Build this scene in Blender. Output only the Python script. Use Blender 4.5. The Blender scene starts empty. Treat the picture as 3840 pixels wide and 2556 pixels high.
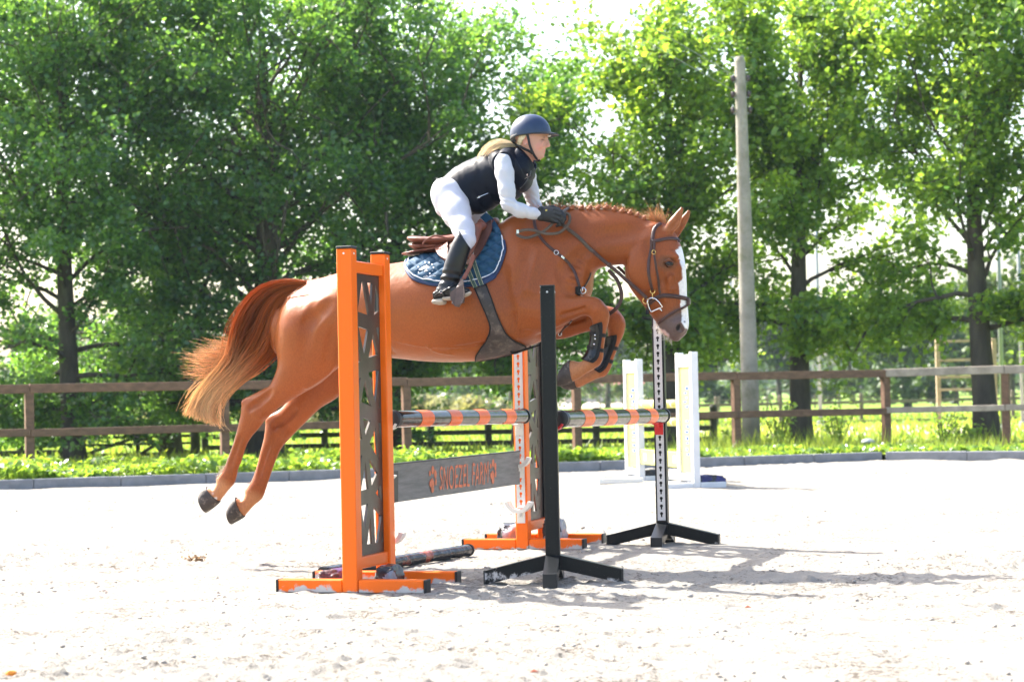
import bpy, bmesh, math, random
import numpy as np
from mathutils import Vector, Matrix, noise as mnoise
from mathutils.bvhtree import BVHTree
from mathutils.geometry import delaunay_2d_cdt

scene = bpy.context.scene
COL = scene.collection
R = math.radians
rng = np.random.default_rng(7)
random.seed(7)

# ------------------------------------------------------------------ camera
CAM_H = 1.0
FPX, PW, PH = 7856.0, 3840.0, 2556.0          # focal length and frame of the photograph in its own pixels
PITCH, ROLL = R(1.52), R(1.2)
_F = Vector((0, math.cos(PITCH), math.sin(PITCH)))
_R0, _U0 = Vector((1, 0, 0)), Vector((0, -math.sin(PITCH), math.cos(PITCH)))
_R = _R0 * math.cos(ROLL) - _U0 * math.sin(ROLL)
_U = _U0 * math.cos(ROLL) + _R0 * math.sin(ROLL)
EYE = Vector((0, 0, CAM_H))
cam_data = bpy.data.cameras.new('camera')
cam = bpy.data.objects.new('camera', cam_data)
COL.objects.link(cam)
M = Matrix((( _R.x, _U.x, -_F.x, EYE.x), (_R.y, _U.y, -_F.y, EYE.y), (_R.z, _U.z, -_F.z, EYE.z), (0, 0, 0, 1)))
cam.matrix_world = M
cam_data.sensor_width = 36.0
cam_data.lens = 36.0 * FPX / PW
cam_data.clip_end = 3000.0
cam_data.dof.use_dof = True
cam_data.dof.focus_distance = 12.25
cam_data.dof.aperture_fstop = 4.0
scene.camera = cam

# ------------------------------------------------------------------ sky, sun, exposure
SUN_EL = R(45.0)
SUN_DIR = Vector((-math.cos(SUN_EL) * math.sin(R(51)), math.cos(SUN_EL) * math.cos(R(51)), math.sin(SUN_EL)))  # towards the sun
world = bpy.data.worlds.new('World')
scene.world = world
world.use_nodes = True
wn = world.node_tree
sky = wn.nodes.new('ShaderNodeTexSky')
sky.sky_type = 'NISHITA'
sky.sun_disc = False
sky.sun_elevation = SUN_EL
sky.sun_rotation = math.atan2(SUN_DIR.x, SUN_DIR.y)
sky.air_density = 1.0
sky.dust_density = 4.0
sky.ozone_density = 1.0
bg = wn.nodes['Background']
bg.inputs['Strength'].default_value = 0.15
wn.links.new(sky.outputs[0], bg.inputs['Color'])
sun_data = bpy.data.lights.new('sun', 'SUN')
sun_data.energy = 4.6
sun_data.angle = R(0.53)
sun_data.color = (1.0, 0.95, 0.87)
sun = bpy.data.objects.new('sun', sun_data)
COL.objects.link(sun)
sun.rotation_euler = SUN_DIR.to_track_quat('Z', 'Y').to_euler()
scene.view_settings.view_transform = 'Standard'
scene.view_settings.look = 'None'
scene.view_settings.exposure = 1.9
scene.view_settings.gamma = 1.0
scene.view_settings.use_curve_mapping = False
scene.render.engine = 'CYCLES'
scene.cycles.use_denoising = True
scene.cycles.denoiser = 'OPENIMAGEDENOISE'
scene.cycles.max_bounces = 6
scene.cycles.diffuse_bounces = 4
scene.cycles.glossy_bounces = 2
scene.cycles.transmission_bounces = 3
scene.cycles.volume_bounces = 0
scene.cycles.sample_clamp_indirect = 6.0

# ------------------------------------------------------------------ where a point of the photograph lies in the place
def ray(x, y):
    return (_F + _R * ((x - PW / 2) / FPX) + _U * ((PH / 2 - y) / FPX)).normalized()
def at_depth(x, y, d):
    r = ray(x, y)
    return EYE + r * (d / r.y)
def at_z(x, y, z=0.0):
    r = ray(x, y)
    return EYE + r * ((z - CAM_H) / r.z)
def at_plane(x, y, p, n):
    r = ray(x, y)
    return EYE + r * ((p - EYE).dot(n) / r.dot(n))
def V(*a):
    return Vector(a)

# ------------------------------------------------------------------ object helpers
def tag(o, label=None, cat=None, group=None, kind=None):
    if label: o['label'] = label
    if cat: o['category'] = cat
    if group: o['group'] = group
    if kind: o['kind'] = kind
    return o
def empty(name, loc=(0, 0, 0), rz=0.0):
    o = bpy.data.objects.new(name, None)
    o.location = loc
    o.rotation_euler = (0, 0, rz)
    o.empty_display_size = 0.1
    COL.objects.link(o)
    return o
def link(name, me, material=None, parent=None, smooth=False):
    o = bpy.data.objects.new(name, me)
    COL.objects.link(o)
    if material is not None:
        for m in (material if isinstance(material, (list, tuple)) else [material]):
            me.materials.append(m)
    if smooth:
        me.polygons.foreach_set('use_smooth', np.ones(len(me.polygons), dtype=bool))
    if parent is not None:
        o.parent = parent
    return o
def np_mesh(name, verts, faces, cols=None, attr='tint'):
    """mesh from numpy arrays; faces is an (n,3) or (n,4) index array"""
    me = bpy.data.meshes.new(name)
    verts = np.ascontiguousarray(verts, dtype=np.float32)
    faces = np.ascontiguousarray(faces, dtype=np.int32)
    n, k = faces.shape
    me.vertices.add(len(verts))
    me.vertices.foreach_set('co', verts.ravel())
    me.loops.add(n * k)
    me.loops.foreach_set('vertex_index', faces.ravel())
    me.polygons.add(n)
    me.polygons.foreach_set('loop_start', np.arange(0, n * k, k, dtype=np.int32))
    me.polygons.foreach_set('loop_total', np.full(n, k, dtype=np.int32))
    if cols is not None:
        a = me.attributes.new(attr, 'FLOAT_COLOR', 'POINT')
        c = np.ones((len(verts), 4), dtype=np.float32)
        c[:, :cols.shape[1]] = cols
        a.data.foreach_set('color', c.ravel())
    me.update(calc_edges=True)
    return me

class MB:
    """collects simple shapes into one mesh"""
    def __init__(self):
        self.v, self.f = [], []
    def add(self, vs, fs):
        b = len(self.v)
        self.v += [tuple(p) for p in vs]
        self.f += [tuple(b + i for i in f) for f in fs]
        return self
    def box(self, c, s, X=(1, 0, 0), Y=(0, 1, 0), Z=(0, 0, 1), bev=0.004):
        c, X, Y, Z = Vector(c), Vector(X), Vector(Y), Vector(Z)
        h = [s[0] / 2, s[1] / 2, s[2] / 2]
        b = min(bev, min(h) * 0.45)
        ax = (X, Y, Z)
        idx, vs = {}, []
        for sx in (-1, 1):
            for sy in (-1, 1):
                for sz in (-1, 1):
                    sg = (sx, sy, sz)
                    for k in range(3):      # vertex lies on the face of axis k
                        p = Vector(c)
                        for j in range(3):
                            p += ax[j] * (sg[j] * (h[j] if j == k else h[j] - b))
                        idx[(sg, k)] = len(vs)
                        vs.append(p)
        fs = []
        def S(j, a, j2, b2, j3, c3):
            t = [0, 0, 0]; t[j] = a; t[j2] = b2; t[j3] = c3
            return tuple(t)
        for k in range(3):
            i, j = (k + 1) % 3, (k + 2) % 3
            for sg in (-1, 1):
                q = [idx[(S(k, sg, i, a, j, b2), k)] for a, b2 in ((-1, -1), (1, -1), (1, 1), (-1, 1))]
                fs.append(q if sg > 0 else q[::-1])
        for k in range(3):                  # edge strips along axis k between faces i and j
            i, j = (k + 1) % 3, (k + 2) % 3
            for a in (-1, 1):
                for b2 in (-1, 1):
                    p0, p1 = S(k, -1, i, a, j, b2), S(k, 1, i, a, j, b2)
                    q = [idx[(p0, i)], idx[(p1, i)], idx[(p1, j)], idx[(p0, j)]]
                    fs.append(q if a * b2 < 0 else q[::-1])
        for sx in (-1, 1):
            for sy in (-1, 1):
                for sz in (-1, 1):
                    q = [idx[((sx, sy, sz), k)] for k in range(3)]
                    fs.append(q if sx * sy * sz > 0 else q[::-1])
        return self.add(vs, fs)
    def bar(self, a, b, w, h, up=(0, 0, 1), bev=0.004):
        a, b = Vector(a), Vector(b)
        X = (b - a); L = X.length; X.normalize()
        Y = Vector(up).cross(X).normalized(); Z = X.cross(Y)
        return self.box((a + b) / 2, (L, w, h), X, Y, Z, bev)
    def tube(self, pts, rad, n=10, cap=True, flat=None, flatdir=None):
        """tube along points; flat = (half width, half thickness) gives a strap whose broad side faces flatdir"""
        pts = [Vector(p) for p in pts]
        m = len(pts)
        rads = [rad] * m if not hasattr(rad, '__len__') else list(rad)
        b = len(self.v)
        prev = None
        for i, p in enumerate(pts):
            t = (pts[min(i + 1, m - 1)] - pts[max(i - 1, 0)])
            if t.length < 1e-9: t = Vector((0, 0, 1))
            t.normalize()
            if flatdir is not None:
                fd = Vector(flatdir[i]) if hasattr(flatdir[0], '__len__') else Vector(flatdir)
                nn = (fd - t * fd.dot(t)).normalized()
            else:
                ref = prev if prev is not None else (Vector((0, 0, 1)) if abs(t.z) < 0.9 else Vector((1, 0, 0)))
                nn = (ref - t * ref.dot(t)).normalized()
                prev = nn
            bb = t.cross(nn)
            for k in range(n):
                a = 2 * math.pi * k / n
                if flat is not None:
                    ca, sa = math.cos(a), math.sin(a)
                    hw, ht = flat
                    sc = rads[i]
                    q = p + bb * (hw * sc * math.copysign(abs(ca) ** 0.4, ca)) + nn * (ht * math.copysign(abs(sa) ** 0.4, sa))
                else:
                    q = p + (nn * math.cos(a) + bb * math.sin(a)) * rads[i]
                self.v.append(tuple(q))
        for i in range(m - 1):
            for k in range(n):
                k2 = (k + 1) % n
                self.f.append((b + i * n + k, b + i * n + k2, b + (i + 1) * n + k2, b + (i + 1) * n + k))
        if cap:
            self.f.append(tuple(b + k for k in range(n))[::-1])
            self.f.append(tuple(b + (m - 1) * n + k for k in range(n)))
        return self
    def ring(self, c, X, Y, r, t, n=24, k=8, arc=(0, 2 * math.pi)):
        c, X, Y = Vector(c), Vector(X), Vector(Y)
        full = abs(arc[1] - arc[0] - 2 * math.pi) < 1e-6
        pts = []
        for i in range(n + 1):
            a = arc[0] + (arc[1] - arc[0]) * i / n
            pts.append(c + X * (r * math.cos(a)) + Y * (r * math.sin(a)))
        return self.tube(pts, t, k, cap=not full)
    def prism(self, poly, off):
        """closed polygon of 3D points extruded by the vector off"""
        n = len(poly)
        vs = [Vector(p) for p in poly] + [Vector(p) + Vector(off) for p in poly]
        fs = [tuple(range(n))[::-1], tuple(range(n, 2 * n))]
        fs += [(i, (i + 1) % n, n + (i + 1) % n, n + i) for i in range(n)]
        return self.add(vs, fs)
    def grid(self, P, close=False):
        """P[i][j] points -> quads"""
        b = len(self.v); nu, nv = len(P), len(P[0])
        for row in P:
            self.v += [tuple(p) for p in row]
        for i in range(nu - 1):
            for j in range(nv - 1):
                self.f.append((b + i * nv + j, b + (i + 1) * nv + j, b + (i + 1) * nv + j + 1, b + i * nv + j + 1))
        return self
    def blob(self, c, r, seed=0, rough=0.25, sub=1, squash=(1, 1, 1)):
        bm = bmesh.new()
        bmesh.ops.create_icosphere(bm, subdivisions=sub, radius=1.0)
        vs = []
        for v in bm.verts:
            k = 1 + rough * mnoise.noise(v.co * 1.7 + Vector((seed * 3.1, seed * 1.7, 0)))
            vs.append(Vector((c[0] + v.co.x * r * k * squash[0], c[1] + v.co.y * r * k * squash[1], c[2] + v.co.z * r * k * squash[2])))
        fs = [[v.index for v in f.verts] for f in bm.faces]
        bm.free()
        return self.add(vs, fs)
    def mesh(self, name, fix=True):
        me = bpy.data.meshes.new(name)
        me.from_pydata(self.v, [], self.f)
        if fix:
            bm = bmesh.new(); bm.from_mesh(me)
            bmesh.ops.recalc_face_normals(bm, faces=bm.faces)
            bm.to_mesh(me); bm.free()
        me.update()
        return me
    def build(self, name, material=None, parent=None, smooth=False, fix=True):
        return link(name, self.mesh(name, fix), material, parent, smooth)

def copy_tree(o, parent=None):
    c = o.copy(); COL.objects.link(c)
    if parent is not None: c.parent = parent
    for ch in list(o.children):
        copy_tree(ch, c)
    return c

def plate_with_holes(outer, holes, thick, name):
    """outer / holes: 2D polygons -> mesh in local XZ plane, thickness along Y, holes cut right through"""
    pts, edges, loops = [], [], []
    for poly in [outer] + holes:
        b = len(pts)
        pts += [Vector((p[0], p[1])) for p in poly]
        n = len(poly)
        edges += [(b + i, b + (i + 1) % n) for i in range(n)]
        loops.append([b + i for i in range(n)])
    vs, es, fs, ov, oe, of = delaunay_2d_cdt(pts, edges, [], 1, 1e-6)
    def inside(p, poly):
        c = False
        n = len(poly)
        for i in range(n):
            a, b2 = poly[i], poly[(i + 1) % n]
            if (a[1] > p[1]) != (b2[1] > p[1]):
                if p[0] < (b2[0] - a[0]) * (p[1] - a[1]) / (b2[1] - a[1]) + a[0]:
                    c = not c
        return c
    bm = bmesh.new()
    bv = [bm.verts.new((v[0], 0, v[1])) for v in vs]
    for f in fs:
        c = sum((vs[i] for i in f), Vector((0, 0))) / len(f)
        if not inside(c, outer) or any(inside(c, h) for h in holes):
            continue
        try: bm.faces.new([bv[i] for i in f])
        except ValueError: pass
    r = bmesh.ops.extrude_face_region(bm, geom=list(bm.faces))
    for e in r['geom']:
        if isinstance(e, bmesh.types.BMVert):
            e.co.y += thick
    bmesh.ops.delete(bm, geom=[v for v in bm.verts if not v.link_faces], context='VERTS')
    bmesh.ops.recalc_face_normals(bm, faces=bm.faces)
    me = bpy.data.meshes.new(name)
    bm.to_mesh(me); bm.free()
    return me

# ------------------------------------------------------------------ material helpers
def new_mat(name):
    m = bpy.data.materials.new(name)
    m.use_nodes = True
    nt = m.node_tree
    return m, nt, nt.nodes['Principled BSDF']
def N(nt, kind, **kw):
    n = nt.nodes.new(kind)
    for k, v in kw.items():
        if k in n.inputs: n.inputs[k].default_value = v
        else: setattr(n, k, v)
    return n
def rgba(c): return (c[0], c[1], c[2], 1.0)
def coords(nt, scale=(1, 1, 1)):
    tc = N(nt, 'ShaderNodeTexCoord')
    mp = N(nt, 'ShaderNodeMapping')
    mp.inputs['Scale'].default_value = scale
    nt.links.new(tc.outputs['Object'], mp.inputs['Vector'])
    return mp.outputs[0]
def simple(name, col, rough=0.5, var=0.15, scale=8.0, bump=0.0, bscale=60.0, metal=0.0, spec=0.5, stretch=(1, 1, 1), dirt=None, coat=0.0):
    """paint / wood / stone: base colour with two scales of uneven tone, optional bump and splashes of dirt"""
    m, nt, b = new_mat(name)
    co = coords(nt, stretch)
    n1 = N(nt, 'ShaderNodeTexNoise', Scale=scale, Detail=6.0, Roughness=0.6)
    nt.links.new(co, n1.inputs['Vector'])
    mr = N(nt, 'ShaderNodeMapRange')
    mr.inputs['From Min'].default_value = 0.3; mr.inputs['From Max'].default_value = 0.7
    mr.inputs['To Min'].default_value = 1 - var; mr.inputs['To Max'].default_value = 1 + var
    nt.links.new(n1.outputs['Fac'], mr.inputs['Value'])
    vm = N(nt, 'ShaderNodeVectorMath', operation='SCALE')
    vm.inputs[0].default_value = col[:3]
    nt.links.new(mr.outputs[0], vm.inputs['Scale'])
    out = vm.outputs[0]
    if dirt:
        dcol, lo, hi, dsc = dirt
        n2 = N(nt, 'ShaderNodeTexNoise', Scale=dsc, Detail=8.0, Roughness=0.65)
        nt.links.new(co, n2.inputs['Vector'])
        r2 = N(nt, 'ShaderNodeMapRange')
        r2.inputs['From Min'].default_value = lo; r2.inputs['From Max'].default_value = hi
        nt.links.new(n2.outputs['Fac'], r2.inputs['Value'])
        mx = N(nt, 'ShaderNodeMix', data_type='RGBA')
        mx.inputs['B'].default_value = rgba(dcol)
        nt.links.new(r2.outputs[0], mx.inputs['Factor'])
        nt.links.new(out, mx.inputs['A'])
        out = mx.outputs['Result']
    nt.links.new(out, b.inputs['Base Color'])
    b.inputs['Roughness'].default_value = rough
    b.inputs['Metallic'].default_value = metal
    b.inputs['Specular IOR Level'].default_value = spec
    b.inputs['Coat Weight'].default_value = coat
    if bump:
        n3 = N(nt, 'ShaderNodeTexNoise', Scale=bscale, Detail=4.0)
        nt.links.new(co, n3.inputs['Vector'])
        bp = N(nt, 'ShaderNodeBump')
        bp.inputs['Strength'].default_value = bump
        bp.inputs['Distance'].default_value = 0.01
        nt.links.new(n3.outputs['Fac'], bp.inputs['Height'])
        nt.links.new(bp.outputs[0], b.inputs['Normal'])
    return m
def leaf_mat(name, base, trans, tfac=0.45, rough=0.45, spec=0.4, var=0.5):
    m, nt, b = new_mat(name)
    at = N(nt, 'ShaderNodeAttribute', attribute_name='tint')
    sp = N(nt, 'ShaderNodeSeparateColor')
    nt.links.new(at.outputs['Color'], sp.inputs[0])
    def ramp(c):
        mx = N(nt, 'ShaderNodeMix', data_type='RGBA')
        mx.inputs['A'].default_value = rgba([c[0] * (1 - var), c[1] * (1 - var * 0.75), c[2] * (1 - var * 0.3)])
        mx.inputs['B'].default_value = rgba([c[0] * (1 + var * 1.1), c[1] * (1 + var * 0.7), c[2]])
        nt.links.new(sp.outputs[0], mx.inputs['Factor'])
        return mx.outputs['Result']
    nt.links.new(ramp(base), b.inputs['Base Color'])
    b.inputs['Roughness'].default_value = rough
    b.inputs['Specular IOR Level'].default_value = spec
    tr = N(nt, 'ShaderNodeBsdfTranslucent')
    nt.links.new(ramp(trans), tr.inputs['Color'])
    ms = N(nt, 'ShaderNodeMixShader', Fac=tfac)
    nt.links.new(b.outputs[0], ms.inputs[1]); nt.links.new(tr.outputs[0], ms.inputs[2])
    nt.links.new(ms.outputs[0], nt.nodes['Material Output'].inputs['Surface'])
    return m

# value noise on numpy arrays
def _hash(ix, iy, s):
    h = (ix.astype(np.int64) * 374761393 + iy.astype(np.int64) * 668265263 + s * 144665) & 0x7fffffff
    h = ((h ^ (h >> 13)) * 1274126177) & 0x7fffffff
    return ((h ^ (h >> 16)) & 0xffff) / 65535.0
def vnoise(x, y, s=0):
    ix, iy = np.floor(x), np.floor(y)
    fx, fy = x - ix, y - iy
    fx = fx * fx * (3 - 2 * fx); fy = fy * fy * (3 - 2 * fy)
    a, b = _hash(ix, iy, s), _hash(ix + 1, iy, s)
    c, d = _hash(ix, iy + 1, s), _hash(ix + 1, iy + 1, s)
    return (a * (1 - fx) + b * fx) * (1 - fy) + (c * (1 - fx) + d * fx) * fy

def text_mesh(txt, width, height, slant=0.0):
    cu = bpy.data.curves.new('lettering', 'FONT'); cu.body = txt; cu.extrude = 0.0; cu.size = 1.0; cu.space_character = 1.06
    o = bpy.data.objects.new('lettering_source', cu)
    me = o.to_mesh()
    v = np.array([w.co[:] for w in me.vertices]); f = [tuple(p.vertices) for p in me.polygons]
    o.to_mesh_clear(); bpy.data.objects.remove(o); bpy.data.curves.remove(cu)
    v[:, 0] = (v[:, 0] - v[:, 0].min()) / np.ptp(v[:, 0]) * width; v[:, 1] = (v[:, 1] - v[:, 1].min()) / np.ptp(v[:, 1]) * height
    return v, f
# ================================================================== SETTING
MAT = {}
def sand_mat():
    m, nt, b = new_mat('arena_sand')
    co = coords(nt)
    n1 = N(nt, 'ShaderNodeTexNoise', Scale=1.3, Detail=8.0, Roughness=0.65)
    n2 = N(nt, 'ShaderNodeTexNoise', Scale=90.0, Detail=5.0, Roughness=0.7)
    n3 = N(nt, 'ShaderNodeTexNoise', Scale=14.0, Detail=8.0, Roughness=0.7)
    for n in (n1, n2, n3): nt.links.new(co, n.inputs['Vector'])
    mx = N(nt, 'ShaderNodeMix', data_type='RGBA')
    mx.inputs['A'].default_value = rgba((0.325, 0.302, 0.262)); mx.inputs['B'].default_value = rgba((0.43, 0.405, 0.358))
    nt.links.new(n1.outputs['Fac'], mx.inputs['Factor'])
    mr = N(nt, 'ShaderNodeMapRange')
    mr.inputs['From Min'].default_value = 0.57; mr.inputs['From Max'].default_value = 0.70; mr.inputs['To Max'].default_value = 0.6
    nt.links.new(n3.outputs['Fac'], mr.inputs['Value'])
    mx2 = N(nt, 'ShaderNodeMix', data_type='RGBA')
    mx2.inputs['B'].default_value = rgba((0.25, 0.20, 0.15))
    nt.links.new(mr.outputs[0], mx2.inputs['Factor']); nt.links.new(mx.outputs['Result'], mx2.inputs['A'])
    # damp crumbs, scuffs and their shading, painted as small dark flecks in trampled patches
    n5 = N(nt, 'ShaderNodeTexNoise', Scale=34.0, Detail=6.0, Roughness=0.75); n6 = N(nt, 'ShaderNodeTexNoise', Scale=1.9, Detail=5.0, Roughness=0.7)
    for n in (n5, n6): nt.links.new(co, n.inputs['Vector'])
    k1_ = N(nt, 'ShaderNodeMath', operation='MULTIPLY'); k1_.inputs[1].default_value = 0.55; nt.links.new(n6.outputs['Fac'], k1_.inputs[0])
    k2_ = N(nt, 'ShaderNodeMath', operation='ADD'); nt.links.new(n5.outputs['Fac'], k2_.inputs[0]); nt.links.new(k1_.outputs[0], k2_.inputs[1])
    mr3 = N(nt, 'ShaderNodeMapRange')
    mr3.inputs['From Min'].default_value = 0.815; mr3.inputs['From Max'].default_value = 0.915; mr3.inputs['To Max'].default_value = 0.85
    nt.links.new(k2_.outputs[0], mr3.inputs['Value'])
    mx3 = N(nt, 'ShaderNodeMix', data_type='RGBA'); mx3.inputs['B'].default_value = rgba((0.115, 0.092, 0.07))
    nt.links.new(mr3.outputs[0], mx3.inputs['Factor']); nt.links.new(mx2.outputs['Result'], mx3.inputs['A'])
    nt.links.new(mx3.outputs['Result'], b.inputs['Base Color'])
    b.inputs['Roughness'].default_value = 0.95
    b.inputs['Specular IOR Level'].default_value = 0.1
    ad = N(nt, 'ShaderNodeMath', operation='ADD')
    nt.links.new(n2.outputs['Fac'], ad.inputs[0]); nt.links.new(n3.outputs['Fac'], ad.inputs[1])
    bp = N(nt, 'ShaderNodeBump')
    bp.inputs['Strength'].default_value = 0.9; bp.inputs['Distance'].default_value = 0.03
    nt.links.new(ad.outputs[0], bp.inputs['Height']); nt.links.new(bp.outputs[0], b.inputs['Normal'])
    return m
MAT['sand'] = sand_mat()
MAT['clod'] = simple('damp_sand_crumb', (0.37, 0.335, 0.295), 0.95, 0.25, 3.0, spec=0.1)
MAT['field'] = simple('field_grass', (0.16, 0.25, 0.03), 0.9, 0.3, 0.25, spec=0.1, dirt=((0.20, 0.18, 0.06), 0.55, 0.8, 0.06))
MAT['verge'] = simple('verge_soil', (0.07, 0.085, 0.025), 0.95, 0.4, 2.0, bump=0.6, bscale=20, spec=0.1)
MAT['kerb'] = simple('kerb_concrete', (0.20, 0.205, 0.215), 0.85, 0.2, 6.0, bump=0.3, bscale=50)
MAT['fence_wood'] = simple('brown_stained_timber', (0.17, 0.088, 0.050), 0.7, 0.35, 5.0, bump=0.4, bscale=30, stretch=(0.6, 4, 4))
MAT['fence_sunlit_tone'] = simple('sunlit_tone_timber', (0.36, 0.29, 0.23), 0.75, 0.3, 6.0, bump=0.4, bscale=30)  # paler timber: the sunlight on these rails is put into the colour
MAT['old_wood'] = simple('dark_mossy_timber', (0.055, 0.055, 0.036), 0.85, 0.4, 6.0, bump=0.4, bscale=30)
MAT['thin_wood'] = simple('weathered_thin_timber', (0.16, 0.125, 0.09), 0.85, 0.3, 6.0)
MAT['frame_wood'] = simple('light_timber', (0.36, 0.27, 0.17), 0.8, 0.2, 6.0)
MAT['concrete_pole'] = simple('pole_concrete', (0.30, 0.27, 0.225), 0.9, 0.22, 3.0, bump=0.8, bscale=45, dirt=((0.16, 0.16, 0.09), 0.5, 0.75, 5.0))
MAT['steel'] = simple('grey_steel', (0.30, 0.32, 0.33), 0.5, 0.1, 3.0, metal=0.3)
MAT['track'] = simple('track_sand', (0.50, 0.42, 0.33), 0.95, 0.15, 0.6, spec=0.1)
MAT['bark'] = simple('tree_bark', (0.075, 0.062, 0.045), 0.95, 0.4, 5.0, bump=1.0, bscale=25, stretch=(1, 1, 0.3), dirt=((0.10, 0.12, 0.05), 0.55, 0.75, 2.5))
MAT['leaf_dark'] = leaf_mat('leaf_dark_green', (0.045, 0.120, 0.034), (0.27, 0.54, 0.07), 0.44, rough=0.33, spec=0.8, var=0.6)
MAT['leaf_light'] = leaf_mat('leaf_light_green', (0.115, 0.225, 0.030), (0.38, 0.60, 0.06), 0.48, rough=0.38, spec=0.6, var=0.6)
MAT['leaf_far'] = leaf_mat('leaf_far_green', (0.050, 0.098, 0.026), (0.10, 0.18, 0.03), 0.3)
MAT['leaf_reed'] = leaf_mat('leaf_pale_reed', (0.26, 0.26, 0.11), (0.30, 0.30, 0.12), 0.4)
MAT['leaf_ground'] = leaf_mat('leaf_ground_cover', (0.115, 0.23, 0.03), (0.36, 0.55, 0.05), 0.42, rough=0.28, spec=0.7)
MAT['leaf_grass'] = leaf_mat('blade_grass', (0.15, 0.25, 0.03), (0.38, 0.50, 0.06), 0.45)

# --- far ground: one sheet to the horizon
MB().add([(-1500, -60, -0.06), (1500, -60, -0.06), (1500, 2200, -0.06), (-1500, 2200, -0.06)], [(0, 1, 2, 3)]).build('grass_field', MAT['field'])['kind'] = 'structure'

# --- the kerb line and the arena inside it
def D(x, y, z=0.0): return at_z(x * 1.62988, y * 1.62988, z)      # points noted on a 2356 px wide view of the photograph
KP = [D(0, 1128), D(785, 1096), D(1290, 1079), D(1640, 1068.5), D(2031, 1060)]
k0, k1 = Vector((KP[0].x, KP[0].y)), Vector((KP[4].x, KP[4].y))
kd = (k1 - k0).normalized()
kerb_corner = k1
kerb_left = k0 - kd * 8.0
k2p = D(2356, 1058)
kd2 = (Vector((k2p.x, k2p.y)) - k1).normalized()
kerb_right = k1 + kd2 * 8.0

def sand_height(X, Y):
    h = 0.020 * (vnoise(X * 1.1, Y * 1.1, 1) - 0.5) + 0.010 * (vnoise(X * 3.1, Y * 3.1, 2) - 0.5)
    h += 0.007 * (vnoise(X * 8, Y * 8, 3) - 0.5) + 0.012 * np.maximum(0, vnoise(X * 19, Y * 19, 4) - 0.55)
    rough = np.clip((vnoise(X * 0.6 + 3, Y * 0.6, 5) - 0.35) * 2.2, 0, 1)
    h += rough * 0.075 * np.maximum(0, vnoise(X * 13 + 7, Y * 13, 6) - 0.66)
    h += (0.25 + rough) * 0.060 * np.maximum(0, vnoise(X * 25 + 2, Y * 25, 8) - 0.66)
    h += (0.3 + rough) * 0.034 * np.maximum(0, vnoise(X * 41 + 5, Y * 41, 12) - 0.64)
    h -= rough * 0.05 * np.maximum(0, vnoise(X * 9 + 1, Y * 17, 14) - 0.70)
    return h
PR = np.random.default_rng(11)
PRINTS = []
for _ in range(620):
    py = 7.0 + 21.0 * PR.random() ** 1.25
    PRINTS.append((PR.uniform(-0.27, 0.27) * py, py, PR.uniform(0.05, 0.075), PR.uniform(0, 6.28), PR.uniform(0.003, 0.014)))
for _ in range(150):                                                # the trampled take-off and landing side
    py = PR.normal(10.6, 1.0)
    PRINTS.append((PR.uniform(-1.2, 2.9), py, PR.uniform(0.05, 0.08), PR.uniform(0, 6.28), PR.uniform(0.006, 0.022)))
def sand_sheet():
    xs = np.concatenate([np.linspace(-16, -4.2, 60, endpoint=False), np.linspace(-4.2, 4.2, 480, endpoint=False), np.linspace(4.2, 16, 60)])
    ys = [-4.0, 0.0, 3.0, 5.0, 6.0]
    y = 6.6
    while y < 33:
        ys.append(y); y += 0.0018 * y if y < 13 else 0.0036 * y
    ys = np.array(ys)
    X, Y = np.meshgrid(xs, ys)
    Hh = sand_height(X, Y)
    # hoof prints: a dish with a raised rim
    for (px, py, r, a, dp) in PRINTS:
        i0, i1 = np.searchsorted(ys, [py - 3 * r, py + 3 * r]); j0, j1 = np.searchsorted(xs, [px - 3 * r, px + 3 * r])
        if i1 <= i0 or j1 <= j0: continue
        dx, dy = X[i0:i1, j0:j1] - px, Y[i0:i1, j0:j1] - py
        u, v = dx * math.cos(a) + dy * math.sin(a), -dx * math.sin(a) + dy * math.cos(a)
        q = np.sqrt((u / (r * 1.15)) ** 2 + (v / r) ** 2)
        Hh[i0:i1, j0:j1] += dp * (-np.clip(1.15 - q, 0, 1) + 0.55 * np.exp(-((q - 1.45) / 0.3) ** 2) * (0.6 + 0.5 * np.sin(3 * np.arctan2(v, u) + a)))
    # clip the sheet to the kerb: points beyond are drawn back to just behind its front face
    n1 = Vector((-kd.y, kd.x)); n2 = Vector((-kd2.y, kd2.x))
    s1 = (X - k0.x) * n1.x + (Y - k0.y) * n1.y
    s2 = (X - k1.x) * n2.x + (Y - k1.y) * n2.y
    lim = np.where(X < k1.x, s1, s2)
    over = np.maximum(lim - 0.05, 0)
    Y2 = Y - over / np.where(X < k1.x, n1.y, n2.y)
    Hh = np.where(over > 0, -0.0, Hh)
    nx, ny = len(xs), len(ys)
    verts = np.stack([X, Y2, Hh], -1).reshape(-1, 3)
    I = np.arange(nx * ny).reshape(ny, nx)
    F = np.stack([I[:-1, :-1], I[:-1, 1:], I[1:, 1:], I[1:, :-1]], -1).reshape(-1, 4)
    keep = (over[:-1, :-1].reshape(-1) <= 0.0)
    o = link('arena_sand', np_mesh('arena_sand', verts, F[keep]), MAT['sand'], smooth=True)
    o['kind'] = 'structure'
    return o
sand_sheet()
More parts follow.
